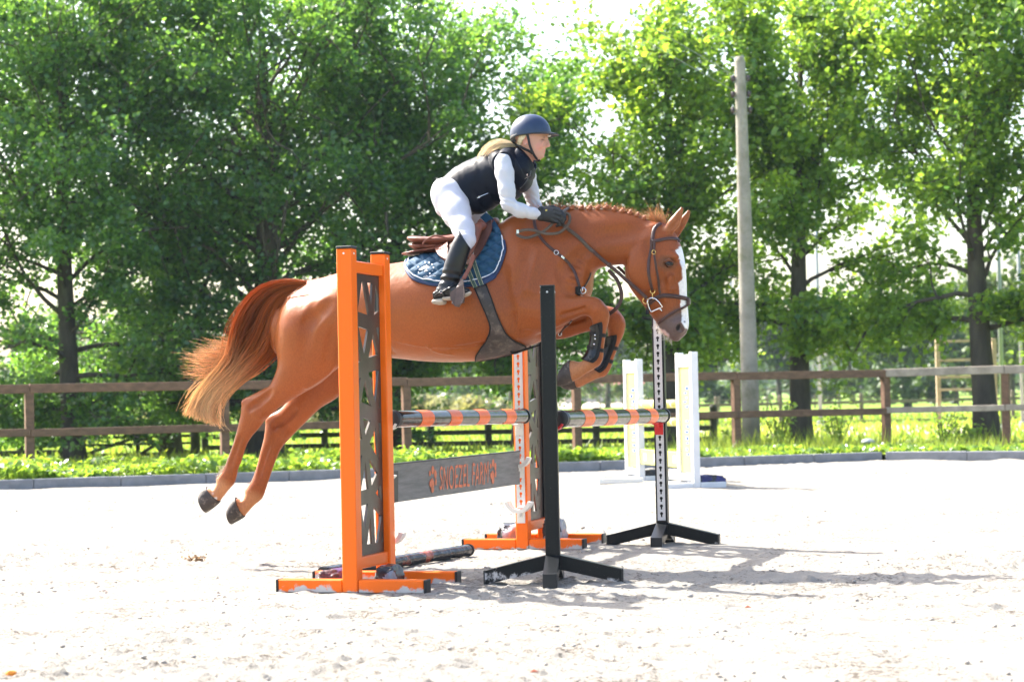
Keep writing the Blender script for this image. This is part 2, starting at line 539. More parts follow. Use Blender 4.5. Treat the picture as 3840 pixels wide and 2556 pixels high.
# clods and pebbles of sand thrown up by hooves
def clods():
    base = MB().blob((0, 0, 0), 1.0, 1, 0.5, 1)
    bv, bf = np.array(base.v), np.array(base.f)
    r = np.random.default_rng(5)
    nc, per = 330, 9
    cy = 7.0 + 19.0 * r.random(nc) ** 1.5; cx = r.uniform(-0.27, 0.27, nc) * cy
    cx[:80] = r.normal(0.9, 1.2, 80); cy[:80] = r.normal(10.6, 0.8, 80)
    n = nc * per
    px = np.repeat(cx, per) + r.normal(0, 0.13, n); py = np.repeat(cy, per) + r.normal(0, 0.10, n)
    s = 0.0025 + 0.0075 * r.random(n) ** 3.5
    big = r.random(n) < 0.012
    s[big] *= 1.6
    ang = r.uniform(0, 6.28, n)
    vs = np.empty((n, len(bv), 3))
    c, sn = np.cos(ang), np.sin(ang)
    jit = 1 + r.uniform(-0.3, 0.3, (n, 1))
    vs[:, :, 0] = (bv[:, 0] * c[:, None] - bv[:, 1] * sn[:, None]) * s[:, None] * 1.25 * jit + px[:, None]
    vs[:, :, 1] = (bv[:, 0] * sn[:, None] + bv[:, 1] * c[:, None]) * s[:, None] + py[:, None]
    z0 = sand_height(px, py)
    vs[:, :, 2] = bv[:, 2] * s[:, None] * 0.75 + (z0 + s * 0.35)[:, None]
    fs = (bf[None] + (np.arange(n) * len(bv))[:, None, None]).reshape(-1, 3)
    o = link('sand_clods', np_mesh('sand_clods', vs.reshape(-1, 3), fs), MAT['clod'])
    tag(o, 'small clods and crumbs of pale sand strewn over the arena', kind='stuff')
clods()

# kerb: concrete blocks laid end to end
kerb = empty('concrete_kerb', (kerb_corner.x, kerb_corner.y, 0))
tag(kerb, 'low grey concrete kerb along the far edge of the sand arena', 'kerb', kind='structure')
KH = 0.125
def kerb_run(a, b, flip=1):
    L = (b - a).length; d = (b - a).normalized(); nrm = Vector((-d.y, d.x)) * flip
    n = int(L / 1.0)
    for i in range(n):
        s0, s1 = i * L / n, (i + 1) * L / n - 0.006
        m = MB()
        j = rng.uniform(-0.004, 0.004)
        c = a + d * ((s0 + s1) / 2) + nrm * (0.06 + j)
        m.box((c.x - kerb_corner.x, c.y - kerb_corner.y, KH / 2 - 0.03), (s1 - s0, 0.12, KH + 0.06 + j), (d.x, d.y, 0), (nrm.x, nrm.y, 0), bev=0.008)
        m.build('kerb_block', MAT['kerb'], kerb)
kerb_run(kerb_left, kerb_corner); kerb_run(kerb_corner + kd2 * 0.04, kerb_right)

# verge behind the kerb
def kerb_y(x):
    return k0.y + (x - k0.x) * kd.y / kd.x if x < k1.x else k1.y + (x - k1.x) * kd2.y / kd2.x
vg = MB()
rows = []
for x in np.linspace(kerb_left.x, kerb_right.x, 60):
    rows.append([(x, kerb_y(x) + 0.13 + t, 0.075 - 0.13 * (t / 15) ** 2 + 0.02 * mnoise.noise((x, t, 0))) for t in (0, 0.5, 1, 2, 3, 5, 8, 15)])
vg.grid(rows).build('verge', MAT['verge'])['kind'] = 'structure'

# ------------------------------------------------------------------ leaves
def leaf_cloud(centres, size, r, updown=0.55, colour=None, fold=0.25):
    """kite shaped leaves, slightly folded, one per centre"""
    n = len(centres)
    a = r.uniform(0, 2 * math.pi, n)
    el = r.normal(-0.35, 0.5, n)
    ax = np.stack([np.cos(a) * np.cos(el), np.sin(a) * np.cos(el), np.sin(el)], -1)
    nr = np.stack([r.normal(0, updown, n), r.normal(0, updown, n), r.normal(0.6, 0.5, n)], -1)
    side = np.cross(ax, nr); side /= np.linalg.norm(side, axis=1, keepdims=True) + 1e-9
    up = np.cross(side, ax)
    s = size * r.uniform(0.6, 1.25, n)[:, None]
    v = np.empty((n, 4, 3))
    v[:, 0] = centres - ax * s * 0.5
    v[:, 1] = centres - side * s * 0.42 + up * s * fold * 0.5
    v[:, 2] = centres + ax * s * 0.55
    v[:, 3] = centres + side * s * 0.42 + up * s * fold * 0.5
    idx = np.arange(n)[:, None] * 4
    f = np.concatenate([idx + np.array([0, 1, 2]), idx + np.array([0, 2, 3])])
    t = np.clip((0.5 if colour is None else colour) + r.normal(0, 0.16, n), 0, 1)
    cols = np.repeat(np.stack([t, t, t], -1), 4, axis=0)
    return v.reshape(-1, 3), f, cols

def limb_path(r, p, d, L, n=6, curl=0.12, lift=0.05):
    pts = [np.array(p, float)]
    d = np.array(d, float); d /= np.linalg.norm(d)
    for i in range(n):
        d = d + r.normal(0, curl, 3) + np.array([0, 0, lift]); d /= np.linalg.norm(d)
        pts.append(pts[-1] + d * L / n)
    return pts

def tree(name, base, H, rx, zlow, seed, leafmat, label, nleaf=26000, leaf=0.108, trunk_r=0.2, nlimb=26, clump=0.52, group=None, dens=1.0, zc=None, lean=(0, 0), ry=None, split=None, cat='tree'):
    r = np.random.default_rng(seed)
    if nleaf > 9000: nleaf = int(nleaf * (1.7 if leafmat is MAT['leaf_dark'] else 1.0))
    ry = ry or rx * 0.62
    root = empty(name, base)
    tag(root, label, cat, group)
    zc = zc or (zlow + (H - zlow) * 0.45)
    mb = MB()
    top = H * 0.82
    tp = []
    for i in range(9):
        t = i / 8
        tp.append((lean[0] * t * top + 0.10 * math.sin(seed + 3 * t), lean[1] * t * top + 0.08 * math.cos(seed * 2 + 4 * t), -0.15 + t * (top + 0.15)))
    tr = [trunk_r * (1.25 if i == 0 else 1.0) * (1 - 0.85 * (i / 8) ** 1.1) + 0.015 for i in range(9)]
    mb.tube(tp, tr, 10)
    def trunk_at(z):
        t = np.clip((z + 0.15) / (top + 0.15), 0, 1) * 8
        i = min(int(t), 7); f = t - i
        return np.array(tp[i]) * (1 - f) + np.array(tp[i + 1]) * f, tr[i] * (1 - f) + tr[i + 1] * f
    tips, cl = [], []
    for k in range(nlimb):
        lo_ = zlow * (0.60 if leafmat is MAT['leaf_dark'] else 0.85); z = lo_ + (top - lo_) * ((k + 0.5) / nlimb) ** 1.05
        p, pr = trunk_at(z)
        a = k * 2.39996 + r.uniform(-0.4, 0.4)
        u = (z - zlow) / (H - zlow)
        prof = max(0.25, math.sqrt(max(0.0, 1 - ((z - zc) / (max(H - zc, zc - zlow + 0.8) * 1.05)) ** 2)))
        L = rx * prof * r.uniform(0.75, 1.1)
        oak = leafmat is MAT['leaf_dark']
        up = (0.45 if oak else 0.95) + 0.9 * max(0, u)
        if z < zlow + 0.5: up = 0.12 if oak else 0.35
        d = (math.cos(a) * 1.0, math.sin(a) * ry / rx, up * 0.75); L *= math.hypot(math.cos(a), math.sin(a) * ry / rx) ** 0.7
        pts = limb_path(r, p, d, L, 6, 0.13, 0.03 if z > zlow + 0.8 else (-0.07 if oak else -0.10))
        mb.tube(pts, [max(0.012, pr * 0.30 * (1 - 0.8 * i / 6)) for i in range(7)], 6, cap=False)
        for s in range(5):
            j = 1 + s % 5 if s else 6
            j = min(j, 6)
            q = pts[j]
            dd = np.array(pts[j] - pts[j - 1]) / (np.linalg.norm(pts[j] - pts[j - 1]) + 1e-9)
            sd = dd + r.normal(0, 0.75, 3); sd[2] += 0.1
            sp = limb_path(r, q, sd, L * r.uniform(0.28, 0.5) + 0.25, 4, 0.2, 0.02)
            mb.tube(sp, [max(0.006, pr * 0.14 * (1 - 0.8 * i / 4)) for i in range(5)], 4, cap=False)
            for i in (2, 3, 4): tips.append(sp[i])
        for i in range(2, 7): tips.append(pts[i])
    mb.build('trunk', MAT['bark'], root, smooth=True, fix=False)
    tips = np.array(tips)
    # loose twig clumps, unevenly filled so that light shows through
    w = r.gamma(1.2, 1.0, len(tips)); w *= (r.random(len(tips)) > 0.12)
    w /= w.sum()
    which = r.choice(len(tips), nleaf, p=w)
    cs = r.uniform(0.6, 1.25, len(tips)) * clump
    off = r.normal(0, 1, (nleaf, 3)); off /= np.linalg.norm(off, axis=1, keepdims=True)
    off *= (r.random(nleaf) ** 0.55)[:, None]
    c = tips[which] + off * cs[which][:, None] * np.array([1.15, 1.15, 0.8])
    c = c[c[:, 2] > 0.25]
    ct = r.normal(0.5, 0.17, len(tips))
    v, f, cols = leaf_cloud(c, leaf * (1.0 if leafmat is MAT['leaf_dark'] else 1.15), r, colour=ct[which][:len(c)])
    link('crown', np_mesh('crown', v, f, cols), leafmat, root)
    return root
def base_at(xd, d): 
    p = at_depth(xd * 1.62988, 1500, d)
    return (p.x, d, -0.03)
TG1, TG2 = 'broad dark trees on the left behind the fence', 'pale lime trees in a row behind the fence'
tree('oak_tree', base_at(165, 38.5), 9.4, 3.6, 1.3, 3, MAT['leaf_dark'], 'dark leafy tree at the left edge, its trunk behind the gate', 30000, group=TG1, nlimb=44)
tree('oak_tree', base_at(610, 39.5), 9.8, 4.3, 1.4, 12, MAT['leaf_dark'], 'broad dark tree with a thick trunk behind the horse\'s tail', 40000, group=TG1, trunk_r=0.33, nlimb=50)
tree('oak_tree', base_at(925, 41.5), 9.0, 2.7, 2.5, 23, MAT['leaf_dark'], 'dark leafy tree behind the rider, left of the gap of sky', 27000, group=TG1, nlimb=40)
tree('oak_tree', base_at(385, 42.0), 9.8, 4.0, 1.6, 34, MAT['leaf_dark'], 'dark tree filling the space between the two left trunks', 28000, group=TG1, nlimb=40)
tree('oak_tree', base_at(-190, 39.0), 9.2, 4.0, 1.2, 38, MAT['leaf_dark'], 'dark tree cut off by the left edge of the view', 18000, group=TG1, nlimb=26)
tree('lime_tree', base_at(1190, 41.0), 7.3, 2.7, 2.4, 45, MAT['leaf_dark'], 'smaller tree behind the horse\'s neck, below the gap of sky', 19000, group=TG2, nlimb=24)
tree('lime_tree', base_at(1541, 39.0), 8.3, 2.5, 1.9, 56, MAT['leaf_light'], 'green tree behind the horse\'s head, left of the concrete pole', 27000, group=TG2, nlimb=28)
tree('lime_tree', base_at(1852, 39.0), 8.8, 2.7, 2.3, 67, MAT['leaf_light'], 'lime tree just right of the concrete pole', 27000, group=TG2, nlimb=28, trunk_r=0.2)
tree('lime_tree', base_at(2265, 37.2), 9.0, 3.0, 2.3, 78, MAT['leaf_light'], 'lime tree with a mossy trunk near the right edge', 32000, group=TG2, nlimb=32, trunk_r=0.22)
tree('lime_tree', base_at(2600, 36.5), 8.8, 3.0, 2.0, 89, MAT['leaf_light'], 'lime tree reaching in from beyond the right edge', 22000, group=TG2, nlimb=26)

# ------------------------------------------------------------------ ground plants
def strip_points(r, n, x0, x1, back0, back1, z0, z1):
    x = r.uniform(x0, x1, n)
    ky = np.array([kerb_y(a) for a in x])
    y = ky + 0.14 + r.uniform(back0, back1, n)
    hmap = (0.25 + 0.95 * vnoise(x * 1.3, y * 1.3, 9)) * (1 - 0.5 * np.clip((x + 2) / 6, 0, 1))
    z = 0.06 + z0 + (z1 - z0) * r.random(n) ** 0.7 * hmap
    return np.stack([x, y, z], -1)
r_ = np.random.default_rng(21)
c = strip_points(r_, 30000, -10.5, 8.5, 0.0, 2.4, 0.02, 0.25)
c = c[vnoise(c[:, 0] * 0.9, c[:, 1] * 1.6, 19) > 0.26]
c = np.concatenate([c, strip_points(r_, 9000, -10.5, 1.5, 0.0, 1.4, 0.05, 0.30)])
v, f, cols = leaf_cloud(c, 0.10, r_, updown=0.5)
tag(link('ground_cover', np_mesh('ground_cover', v, f, cols), MAT['leaf_ground']), 'bright leafy ground cover growing along the kerb', kind='stuff')
# grass blades of the paddock behind
def blades(n, x0, x1, y0, y1, h, seed, name, label, mat, w=0.02, kb=True, clumpy=0.0, z0=-0.04):
    r = np.random.default_rng(seed)
    x = r.uniform(x0, x1, n); y = y0 + (y1 - y0) * r.random(n) ** 1.4
    if clumpy:
        k = vnoise(x * 0.8, y * 0.8, seed) > clumpy
        x, y = x[k], y[k]; n = len(x)
    hh = h * r.uniform(0.5, 1.3, n); a = r.uniform(0, 6.28, n)
    lean = r.normal(0, 0.35, (n, 2)) * hh[:, None]
    v = np.empty((n, 3, 3))
    ww = w * (1 + (y - y0) * 0.02)
    v[:, 0] = np.stack([x - np.cos(a) * ww, y - np.sin(a) * ww, np.full(n, z0)], -1)
    v[:, 1] = np.stack([x + np.cos(a) * ww, y + np.sin(a) * ww, np.full(n, z0)], -1)
    v[:, 2] = np.stack([x + lean[:, 0], y + lean[:, 1], z0 + hh], -1)
    t = np.clip(r.normal(0.5, 0.25, n), 0, 1)
    cols = np.repeat(np.stack([t, t, t], -1), 3, axis=0)
    tag(link(name, np_mesh(name, v.reshape(-1, 3), np.arange(3 * n).reshape(-1, 3), cols), mat), label, kind='stuff')
blades(26000, -22, 22, 31.5, 80, 0.16, 31, 'paddock_grass', 'sunlit rough grass of the paddock behind the fence', MAT['leaf_grass'], 0.03)
blades(2600, 2.5, 9, 31.5, 36, 0.38, 32, 'tall_grass', 'tall loose grass at the foot of the lime trees', MAT['leaf_grass'], 0.012, clumpy=0.55, z0=0.0)
def verge_grass(n, seed):
    r = np.random.default_rng(seed)
    c = strip_points(r, n, -10.5, 8.5, 0.02, 3.0, 0.0, 0.02)
    c = c[vnoise(c[:, 0] * 1.7, c[:, 1] * 2.1, seed) > 0.52]; n = len(c)
    hh = r.uniform(0.08, 0.30, n); a = r.uniform(0, 6.28, n); ln = r.normal(0, 0.4, (n, 2)) * hh[:, None]
    v = np.empty((n, 3, 3)); w = 0.006
    v[:, 0] = c + np.stack([-np.cos(a) * w, -np.sin(a) * w, np.full(n, -0.02)], -1); v[:, 1] = c + np.stack([np.cos(a) * w, np.sin(a) * w, np.full(n, -0.02)], -1)
    v[:, 2] = c + np.stack([ln[:, 0], ln[:, 1], hh], -1)
    t = np.clip(r.normal(0.5, 0.3, n), 0, 1)
    tag(link('verge_grass', np_mesh('verge_grass', v.reshape(-1, 3), np.arange(3 * n).reshape(-1, 3), np.repeat(np.stack([t, t, t], -1), 3, axis=0)), MAT['leaf_grass']), 'loose grass blades growing among the ground cover', kind='stuff')
verge_grass(16000, 37)
def small_plant(name, xd, d, h, w, seed, label, n=260, leaf=0.07):
    r = np.random.default_rng(seed)
    b = base_at(xd, d)
    root = empty(name, (b[0], b[1], 0.0))
    tag(root, label, 'plant', 'young plants along the fence')
    m = MB(); cs = []
    for k in range(7):
        a = r.uniform(0, 6.28)
        p = limb_path(r, (0, 0, 0), (math.cos(a) * 0.4, math.sin(a) * 0.4, 1), h * r.uniform(0.6, 1.05), 5, 0.1, 0.0)
        p = [q * np.array([w / h * 1.6, w / h * 1.6, 1]) for q in p]
        m.tube(p, 0.008, 4, cap=False)
        for i in range(1, 6): cs.append(p[i])
    m.build('stem', MAT['bark'], root)
    cs = np.array(cs)
    c = cs[r.integers(0, len(cs), n)] + r.normal(0, 0.07, (n, 3))
    v, f, cols = leaf_cloud(c, leaf, r)
    link('foliage', np_mesh('foliage', v, f, cols), MAT['leaf_light'], root)
small_plant('young_shrub', 1790, 33.6, 0.85, 0.3, 41, 'thin shrub right beside the foot of the concrete pole')
small_plant('young_shrub', 1925, 34.0, 0.80, 0.5, 42, 'bushy seedling right of the lime tree trunk behind the fence', 330)
small_plant('young_shrub', 1690, 34.0, 0.5, 0.3, 43, 'low seedling between the white jump and the concrete pole')
small_plant('young_shrub', 2165, 33.6, 0.75, 0.35, 44, 'tall weed left of the lime tree near the right edge')
small_plant('young_shrub', 2215, 35.0, 0.4, 0.4, 46, 'low weed at the foot of the rightmost trunk')

# ------------------------------------------------------------------ the arena fence
FA = at_depth(67 * 1.62988, 1500, 27.9); FC = at_depth(2038 * 1.62988, 1500, 32.9)
fa, fc = Vector((FA.x, FA.y)), Vector((FC.x, FC.y))
fd = (fc - fa) / 5
FE = at_depth(2314 * 1.62988, 1500, 32.2)
fe = Vector((FE.x, FE.y)); fd2 = (fe - fc)
def fence_run(root, start, step, n, first_post, mats, zt=(1.18, 1.30), zm=(0.60, 0.705), pw=0.115):
    d3 = Vector((step.x, step.y, 0)).normalized(); nr = Vector((d3.y, -d3.x, 0))
    if nr.y > 0: nr = -nr
    o = Vector((root.location.x, root.location.y, 0))
    for i in range(n + 1):
        p = Vector((start.x + step.x * i, start.y + step.y * i, 0)) - o
        if i >= first_post:
            MB().box(p + Vector((0, 0, 0.60)), (pw, pw, 1.24), d3, nr, bev=0.006).build('post', MAT['fence_wood'], root)
        if i < n:
            q = p + Vector((step.x, step.y, 0))
            for (z0, z1), bite in ((zt, 0.0), (zm, 0.045)):
                j = random.uniform(-0.008, 0.008)
                a = p + nr * bite + Vector((0, 0, (z0 + z1) / 2 + j)) + d3 * 0.004
                b = q + nr * bite + Vector((0, 0, (z0 + z1) / 2 - j)) - d3 * 0.004
                MB().bar(a, b, 0.13 if bite == 0 else 0.06, z1 - z0, bev=0.006).build('rail', mats, root)
f1 = empty('timber_fence', (fc.x, fc.y, 0)); tag(f1, 'brown two-rail timber fence running along the back of the arena', 'fence')
fence_run(f1, fa - fd * 2, fd, 7, 0, MAT['fence_wood'])
f2 = empty('timber_fence', (fe.x, fe.y, 0)); tag(f2, 'stretch of two-rail fence right of the corner post, rails coloured paler for sunlight', 'fence')
fence_run(f2, fc, fd2, 3, 1, MAT['fence_sunlit_tone'], zt=(1.19, 1.315), zm=(0.62, 0.715))

# ------------------------------------------------------------------ older fences, gate and posts behind
def rail_fence(name, pts, zs, post_h, pw, rw, rt, mat, label, group=None, capped=False):
    root = empty(name, (pts[0].x, pts[0].y, 0)); tag(root, label, 'fence', group)
    o = Vector((pts[0].x, pts[0].y, 0))
    for i, p in enumerate(pts):
        q = Vector((p.x, p.y, 0)) - o
        MB().tube([q + Vector((0, 0, -0.1)), q + Vector((0, 0, post_h)), q + Vector((0, 0, post_h + 0.03))], [pw, pw, pw * 0.7], 10).build('post', mat, root)
        if i + 1 < len(pts):
            e = Vector((pts[i + 1].x, pts[i + 1].y, 0)) - o
            for z in zs:
                MB().bar(q + Vector((0, -pw, z)), e + Vector((0, -pw, z)), rt, rw).build('rail', mat, root)
    return root
def GP(xd, d): 
    p = at_depth(xd * 1.62988, 1500, d); return Vector((p.x, d, 0))
rail_fence('paddock_fence', [GP(x, 44 - 0.0015 * x) for x in (470, 595, 745, 990, 1122, 1370, 1640)], (0.50, 0.30, 0.08), 0.72, 0.075, 0.10, 0.05, MAT['old_wood'], 'dark weathered paddock fence behind the orange wing')
rail_fence('paddock_fence', [GP(x, 43) for x in (-160, 45, 155, 178)], (0.56, 0.3, 0.05), 0.72, 0.075, 0.13, 0.06, MAT['old_wood'], 'dark weathered paddock fence at the far left, left of the gate')
g = empty('field_gate', GP(185, 43)); tag(g, 'dark wooden field gate with diagonal braces between its posts', 'gate')
gw = GP(448, 43).x - GP(185, 43).x
for k, (z, hh) in enumerate(((0.60, 0.16), (0.34, 0.06), (0.19, 0.05), (-0.02, 0.07))):
    MB().bar((0.03, 0, z), (gw - 0.03, 0, z), 0.05, hh).build('rail', MAT['old_wood'], g)
for x in (0.05, gw * 0.5, gw - 0.05):
    MB().bar((x, -0.045, -0.05), (x, -0.045, 0.66), 0.09, 0.04, up=(0, 1, 0)).build('upright', MAT['old_wood'], g)
for a, b in (((0.1, 0.0), (gw * 0.5, 0.34)), ((gw * 0.5, 0.34), (gw - 0.1, 0.0)), ((gw * 0.52, -0.02), (gw * 0.78, 0.34))):
    MB().bar((a[0], -0.09, a[1]), (b[0], -0.09, b[1]), 0.04, 0.07).build('brace', MAT['old_wood'], g)
for x in (185, 448):
    p = GP(x, 42.9)
    o = MB().tube([(0, 0, -0.1), (0, 0, 0.78), (0, 0, 0.84)], [0.1, 0.1, 0.06], 12).build('gate_post', MAT['old_wood'])
    o.location = p; tag(o, 'thick round post at the ' + ('hinge end of the gate, nearer the left edge' if x < 300 else 'latch end of the gate, nearer the tail'), 'post', 'gate posts')
rail_fence('track_fence', [GP(x, 62 + 0.004 * (x - 1500)) for x in (1500, 1648, 1795, 1981, 2160, 2330, 2500)], (0.62, 0.34, 0.02), 0.85, 0.06, 0.09, 0.05, MAT['thin_wood'], 'thin brown rail fence along the sandy track')
rail_fence('far_fence', [GP(x, 120) for x in range(1380, 2480, 55)], (0.55, 0.25), 0.75, 0.05, 0.06, 0.04, MAT['thin_wood'], 'low pale fence at the far end of the field')
tk = MB()
tk.add([GP(1560, 47) + Vector((0, 0, -0.05)), GP(2500, 49) + Vector((0, 0, -0.05)), GP(2500, 60) + Vector((0, 0, -0.05)), GP(1500, 60) + Vector((0, 0, -0.05))], [(0, 1, 2, 3)])
tk.build('sandy_track', MAT['track'])['kind'] = 'structure'
tk = MB()
tk.add([GP(900, 170) + Vector((0, 0, -0.05)), GP(1560, 170) + Vector((0, 0, -0.05)), GP(1560, 420) + Vector((0, 0, -0.05)), GP(900, 420) + Vector((0, 0, -0.05))], [(0, 1, 2, 3)])
tk.build('ploughed_field', MAT['track'])['kind'] = 'structure'

# concrete pole with insulators, and its wires
pb = GP(1727, 33.4)
pole = empty('utility_pole', (pb.x, pb.y, 0)); tag(pole, 'tall bare concrete utility pole rising between the lime trees', 'pole')
ptop = at_depth(1702 * 1.62988, 131 * 1.62988, 33.4)
PV = Vector((ptop.x - pb.x, 0, ptop.z))
m = MB()
m.tube([PV * t for t in (-0.03, 0.2, 0.4, 0.6, 0.8, 0.985, 1.0)], [0.150, 0.140, 0.128, 0.113, 0.098, 0.085, 0.07], 16)
m.build('shaft', MAT['concrete_pole'], pole, smooth=True)
MAT['porcelain'] = simple('insulator_brown', (0.06, 0.04, 0.035), 0.3, 0.1)
for t, s in ((0.945, 1), (0.945, -1), (0.905, 1), (0.905, -1), (0.865, 1), (0.865, -1)):
    c = PV * t
    x = s * (0.11 + (1 - t) * 0.2)
    ins = MB().tube([c + Vector((x, -0.02, -0.05)), c + Vector((x, -0.02, -0.02)), c + Vector((x, -0.02, 0.0)), c + Vector((x, -0.02, 0.03)), c + Vector((x, -0.02, 0.05))], [0.015, 0.04, 0.028, 0.042, 0.012], 10).build('insulator', MAT['porcelain'], pole, smooth=True)
    MB().bar(c + Vector((s * 0.06, -0.02, -0.055)), c + Vector((x, -0.02, -0.055)), 0.015, 0.015).build('bracket', MAT['steel'], ins)
for k, (t, e) in enumerate(((0.95, (-4.3, 22.5, 9.6)), (0.91, (-4.0, 22.5, 9.1)))):
    a = Vector((pb.x, pb.y, 0)) + PV * t + Vector((-0.14, 0, 0.05)); b = Vector(e)
    pts = [a.lerp(b, i / 20) + Vector((0, 0, -0.35 * math.sin(math.pi * i / 20))) for i in range(21)]
    tag(MB().tube(pts, 0.006, 5).build('overhead_wire', MAT['steel']), ('upper' if k == 0 else 'lower') + ' of two thin overhead wires slanting up left from the pole', 'wire', 'overhead wires')
# lamp masts and timber frame in the distance
def mast(xd, d, ztop, r, label):
    p = GP(xd, d)
    root = empty('light_mast', p); tag(root, label, 'mast', 'slim grey masts beyond the fence')
    MB().tube([(0, 0, -0.1), (0, 0, ztop * 0.5), (0, 0, ztop)], [r, r * 0.9, r * 0.75], 10).build('shaft', MAT['steel'], root, smooth=True)
    MB().tube([(0, 0, -0.06), (0, 0, 0.12), (0, 0, 0.13)], [r * 1.9, r * 1.9, r], 10).build('foot_plate', MAT['steel'], root)
mast(1887, 60, 7.0, 0.06, 'slim grey mast just right of the middle lime trunk')
mast(1688, 75, 6.0, 0.055, 'slim grey mast seen left of the concrete pole')
mast(2306, 46, 6.5, 0.055, 'grey mast standing right of the mossy trunk')
mast(2352, 52, 6.5, 0.05, 'grey mast at the right edge of the view')
fr = empty('climbing_scaffold', GP(2160, 50)); tag(fr, 'tall light timber frame with crossbars behind the mossy trunk', 'frame')
fw = GP(2290, 50).x - GP(2160, 50).x
for x in (0, fw):
    MB().bar((x, 0, -0.1), (x, 0, 2.15), 0.10, 0.10, up=(0, 1, 0)).build('upright', MAT['frame_wood'], fr)
for z in (2.1, 1.65, 1.25, 0.95):
    MB().bar((0, -0.08, z), (fw, -0.08, z), 0.05, 0.06).build('crossbar', MAT['frame_wood'], fr)
# little bollard light in the verge
b = GP(1995, 31.0)
bl = empty('bollard_light', (b.x, b.y, 0.05)); tag(bl, 'small grey bollard light in the ground cover behind the kerb', 'lamp')
MB().tube([(0, 0, 0), (0, 0, 0.16)], 0.04, 12).build('stem', MAT['steel'], bl)
MB().tube([(0, 0, 0.155), (0, 0, 0.17), (0, 0, 0.20), (0, 0, 0.225)], [0.10, 0.11, 0.09, 0.03], 16).build('cap', MAT['steel'], bl, smooth=True)

# ------------------------------------------------------------------ distance
def far_mass(name, pts, h, w, n, leaf, seed, mat, label, kind='stuff', cat=None, group=None, loc=None):
    r = np.random.default_rng(seed)
    pts = np.array(pts)
    which = r.integers(0, len(pts), n)
    hh = h * r.uniform(0.55, 1.1, len(pts))
    off = r.normal(0, 1, (n, 3)); off /= np.linalg.norm(off, axis=1, keepdims=True)
    off *= (r.random(n) ** 0.5)[:, None]
    c = np.stack([pts[which, 0] + off[:, 0] * w, pts[which, 1] + off[:, 1] * w, hh[which] * (0.5 + 0.5 * off[:, 2])], -1)
    ct = r.normal(0.5, 0.2, len(pts))
    v, f, cols = leaf_cloud(c, leaf, r, colour=ct[which])
    o = link(name, np_mesh(name, v, f, cols), mat)
    tag(o, label, cat, group, kind)
far_mass('far_treeline', [(x, 420 + 30 * math.sin(x * 0.05)) for x in np.linspace(-300, 340, 185)], 11.5, 5.5, 26000, 1.6, 51, MAT['leaf_far'], 'hazy line of far trees along the horizon')
far_mass('far_hedge', [(x, 230 + 8 * math.sin(x * 0.1)) for x in np.linspace(-150, 190, 116)], 3.6, 3.0, 11000, 0.7, 52, MAT['leaf_far'], 'hazy hedge across the far field')
far_mass('reed_bed', [(x, 92 + 3 * math.sin(x)) for x in np.linspace(-26, -6.5, 40)], 1.15, 0.8, 6000, 0.30, 53, MAT['leaf_reed'], 'pale yellowish reeds beyond the gate on the left')
far_mass('reed_bed', [(x, 105 + 3 * math.sin(x)) for x in np.linspace(-5.5, 1.5, 16)], 1.2, 0.8, 2500, 0.30, 54, MAT['leaf_reed'], 'pale bushes in the field behind the front pole')
MAT['leaf_mid'] = leaf_mat('leaf_mid_green', (0.075, 0.125, 0.03), (0.14, 0.22, 0.04), 0.35)
TG3 = 'hazy trees across the far field'
for k, (xd, d, H, rx, lab) in enumerate((
        (90, 105, 4.4, 2.4, 'small hazy tree beyond the gate at the far left'),
        (265, 120, 5.0, 2.6, 'small hazy tree right of the left trunk'),
        (420, 130, 5.4, 2.9, 'hazy tree beyond the gate, left of the tail'),
        (760, 150, 7.0, 4.2, 'hazy tree low behind the hind leg'),
        (1040, 165, 7.5, 4.5, 'blue-green far tree behind the front pole'),
        (1180, 150, 7.2, 4.6, 'blue-green far tree behind the far orange wing'),
        (1400, 170, 6.8, 4.2, 'far tree behind the front hooves'),
        (1600, 140, 5.0, 3.2, 'far tree between the white standards and the pole'),
        (1790, 155, 5.6, 3.6, 'far tree left of the middle lime trunk'),
        (1960, 150, 5.6, 4.0, 'rounded far tree right of the middle lime trunk'),
        (2090, 120, 5.0, 3.2, 'far tree behind the corner post of the fence'),
        (2200, 135, 6.0, 3.6, 'far tree beside the mossy trunk'),
        (2330, 110, 6.6, 3.4, 'tall far tree at the right edge of the view'))):
    p = GP(xd, d)
    tree('distant_tree', (p.x, p.y, -0.06), H, rx, H * 0.18, 100 + k, MAT['leaf_far'] if k % 3 else MAT['leaf_mid'], lab, 2600, leaf=0.42, trunk_r=0.22, nlimb=14, clump=0.9, group=TG3)
MAT['roof_red'] = simple('red_tiles', (0.30, 0.10, 0.07), 0.8, 0.15, 1.0)
MAT['wall_pale'] = simple('pale_wall', (0.45, 0.40, 0.34), 0.9, 0.1, 1.0)
hb = GP(1385, 300)
hs = empty('farmhouse', hb); tag(hs, 'far red-roofed farmhouse beyond the field, behind the front hooves', 'house')
MB().box((0, 0, 1.2), (11, 7, 2.5)).build('wall', MAT['wall_pale'], hs)
rf = MB().add([(-6, -4, 2.45), (6, -4, 2.45), (6, 4, 2.45), (-6, 4, 2.45), (-5, 0, 4.9), (5, 0, 4.9)], [(0, 1, 5, 4), (1, 2, 5), (2, 3, 4, 5), (3, 0, 4), (3, 2, 1, 0)]).build('roof', MAT['roof_red'], hs)
for x in (-3.5, -1.2, 1.2, 3.5):
    w_ = MB().box((x, -3.53, 1.3), (1.0, 0.06, 1.2)).build('window', MAT['steel'], hs)

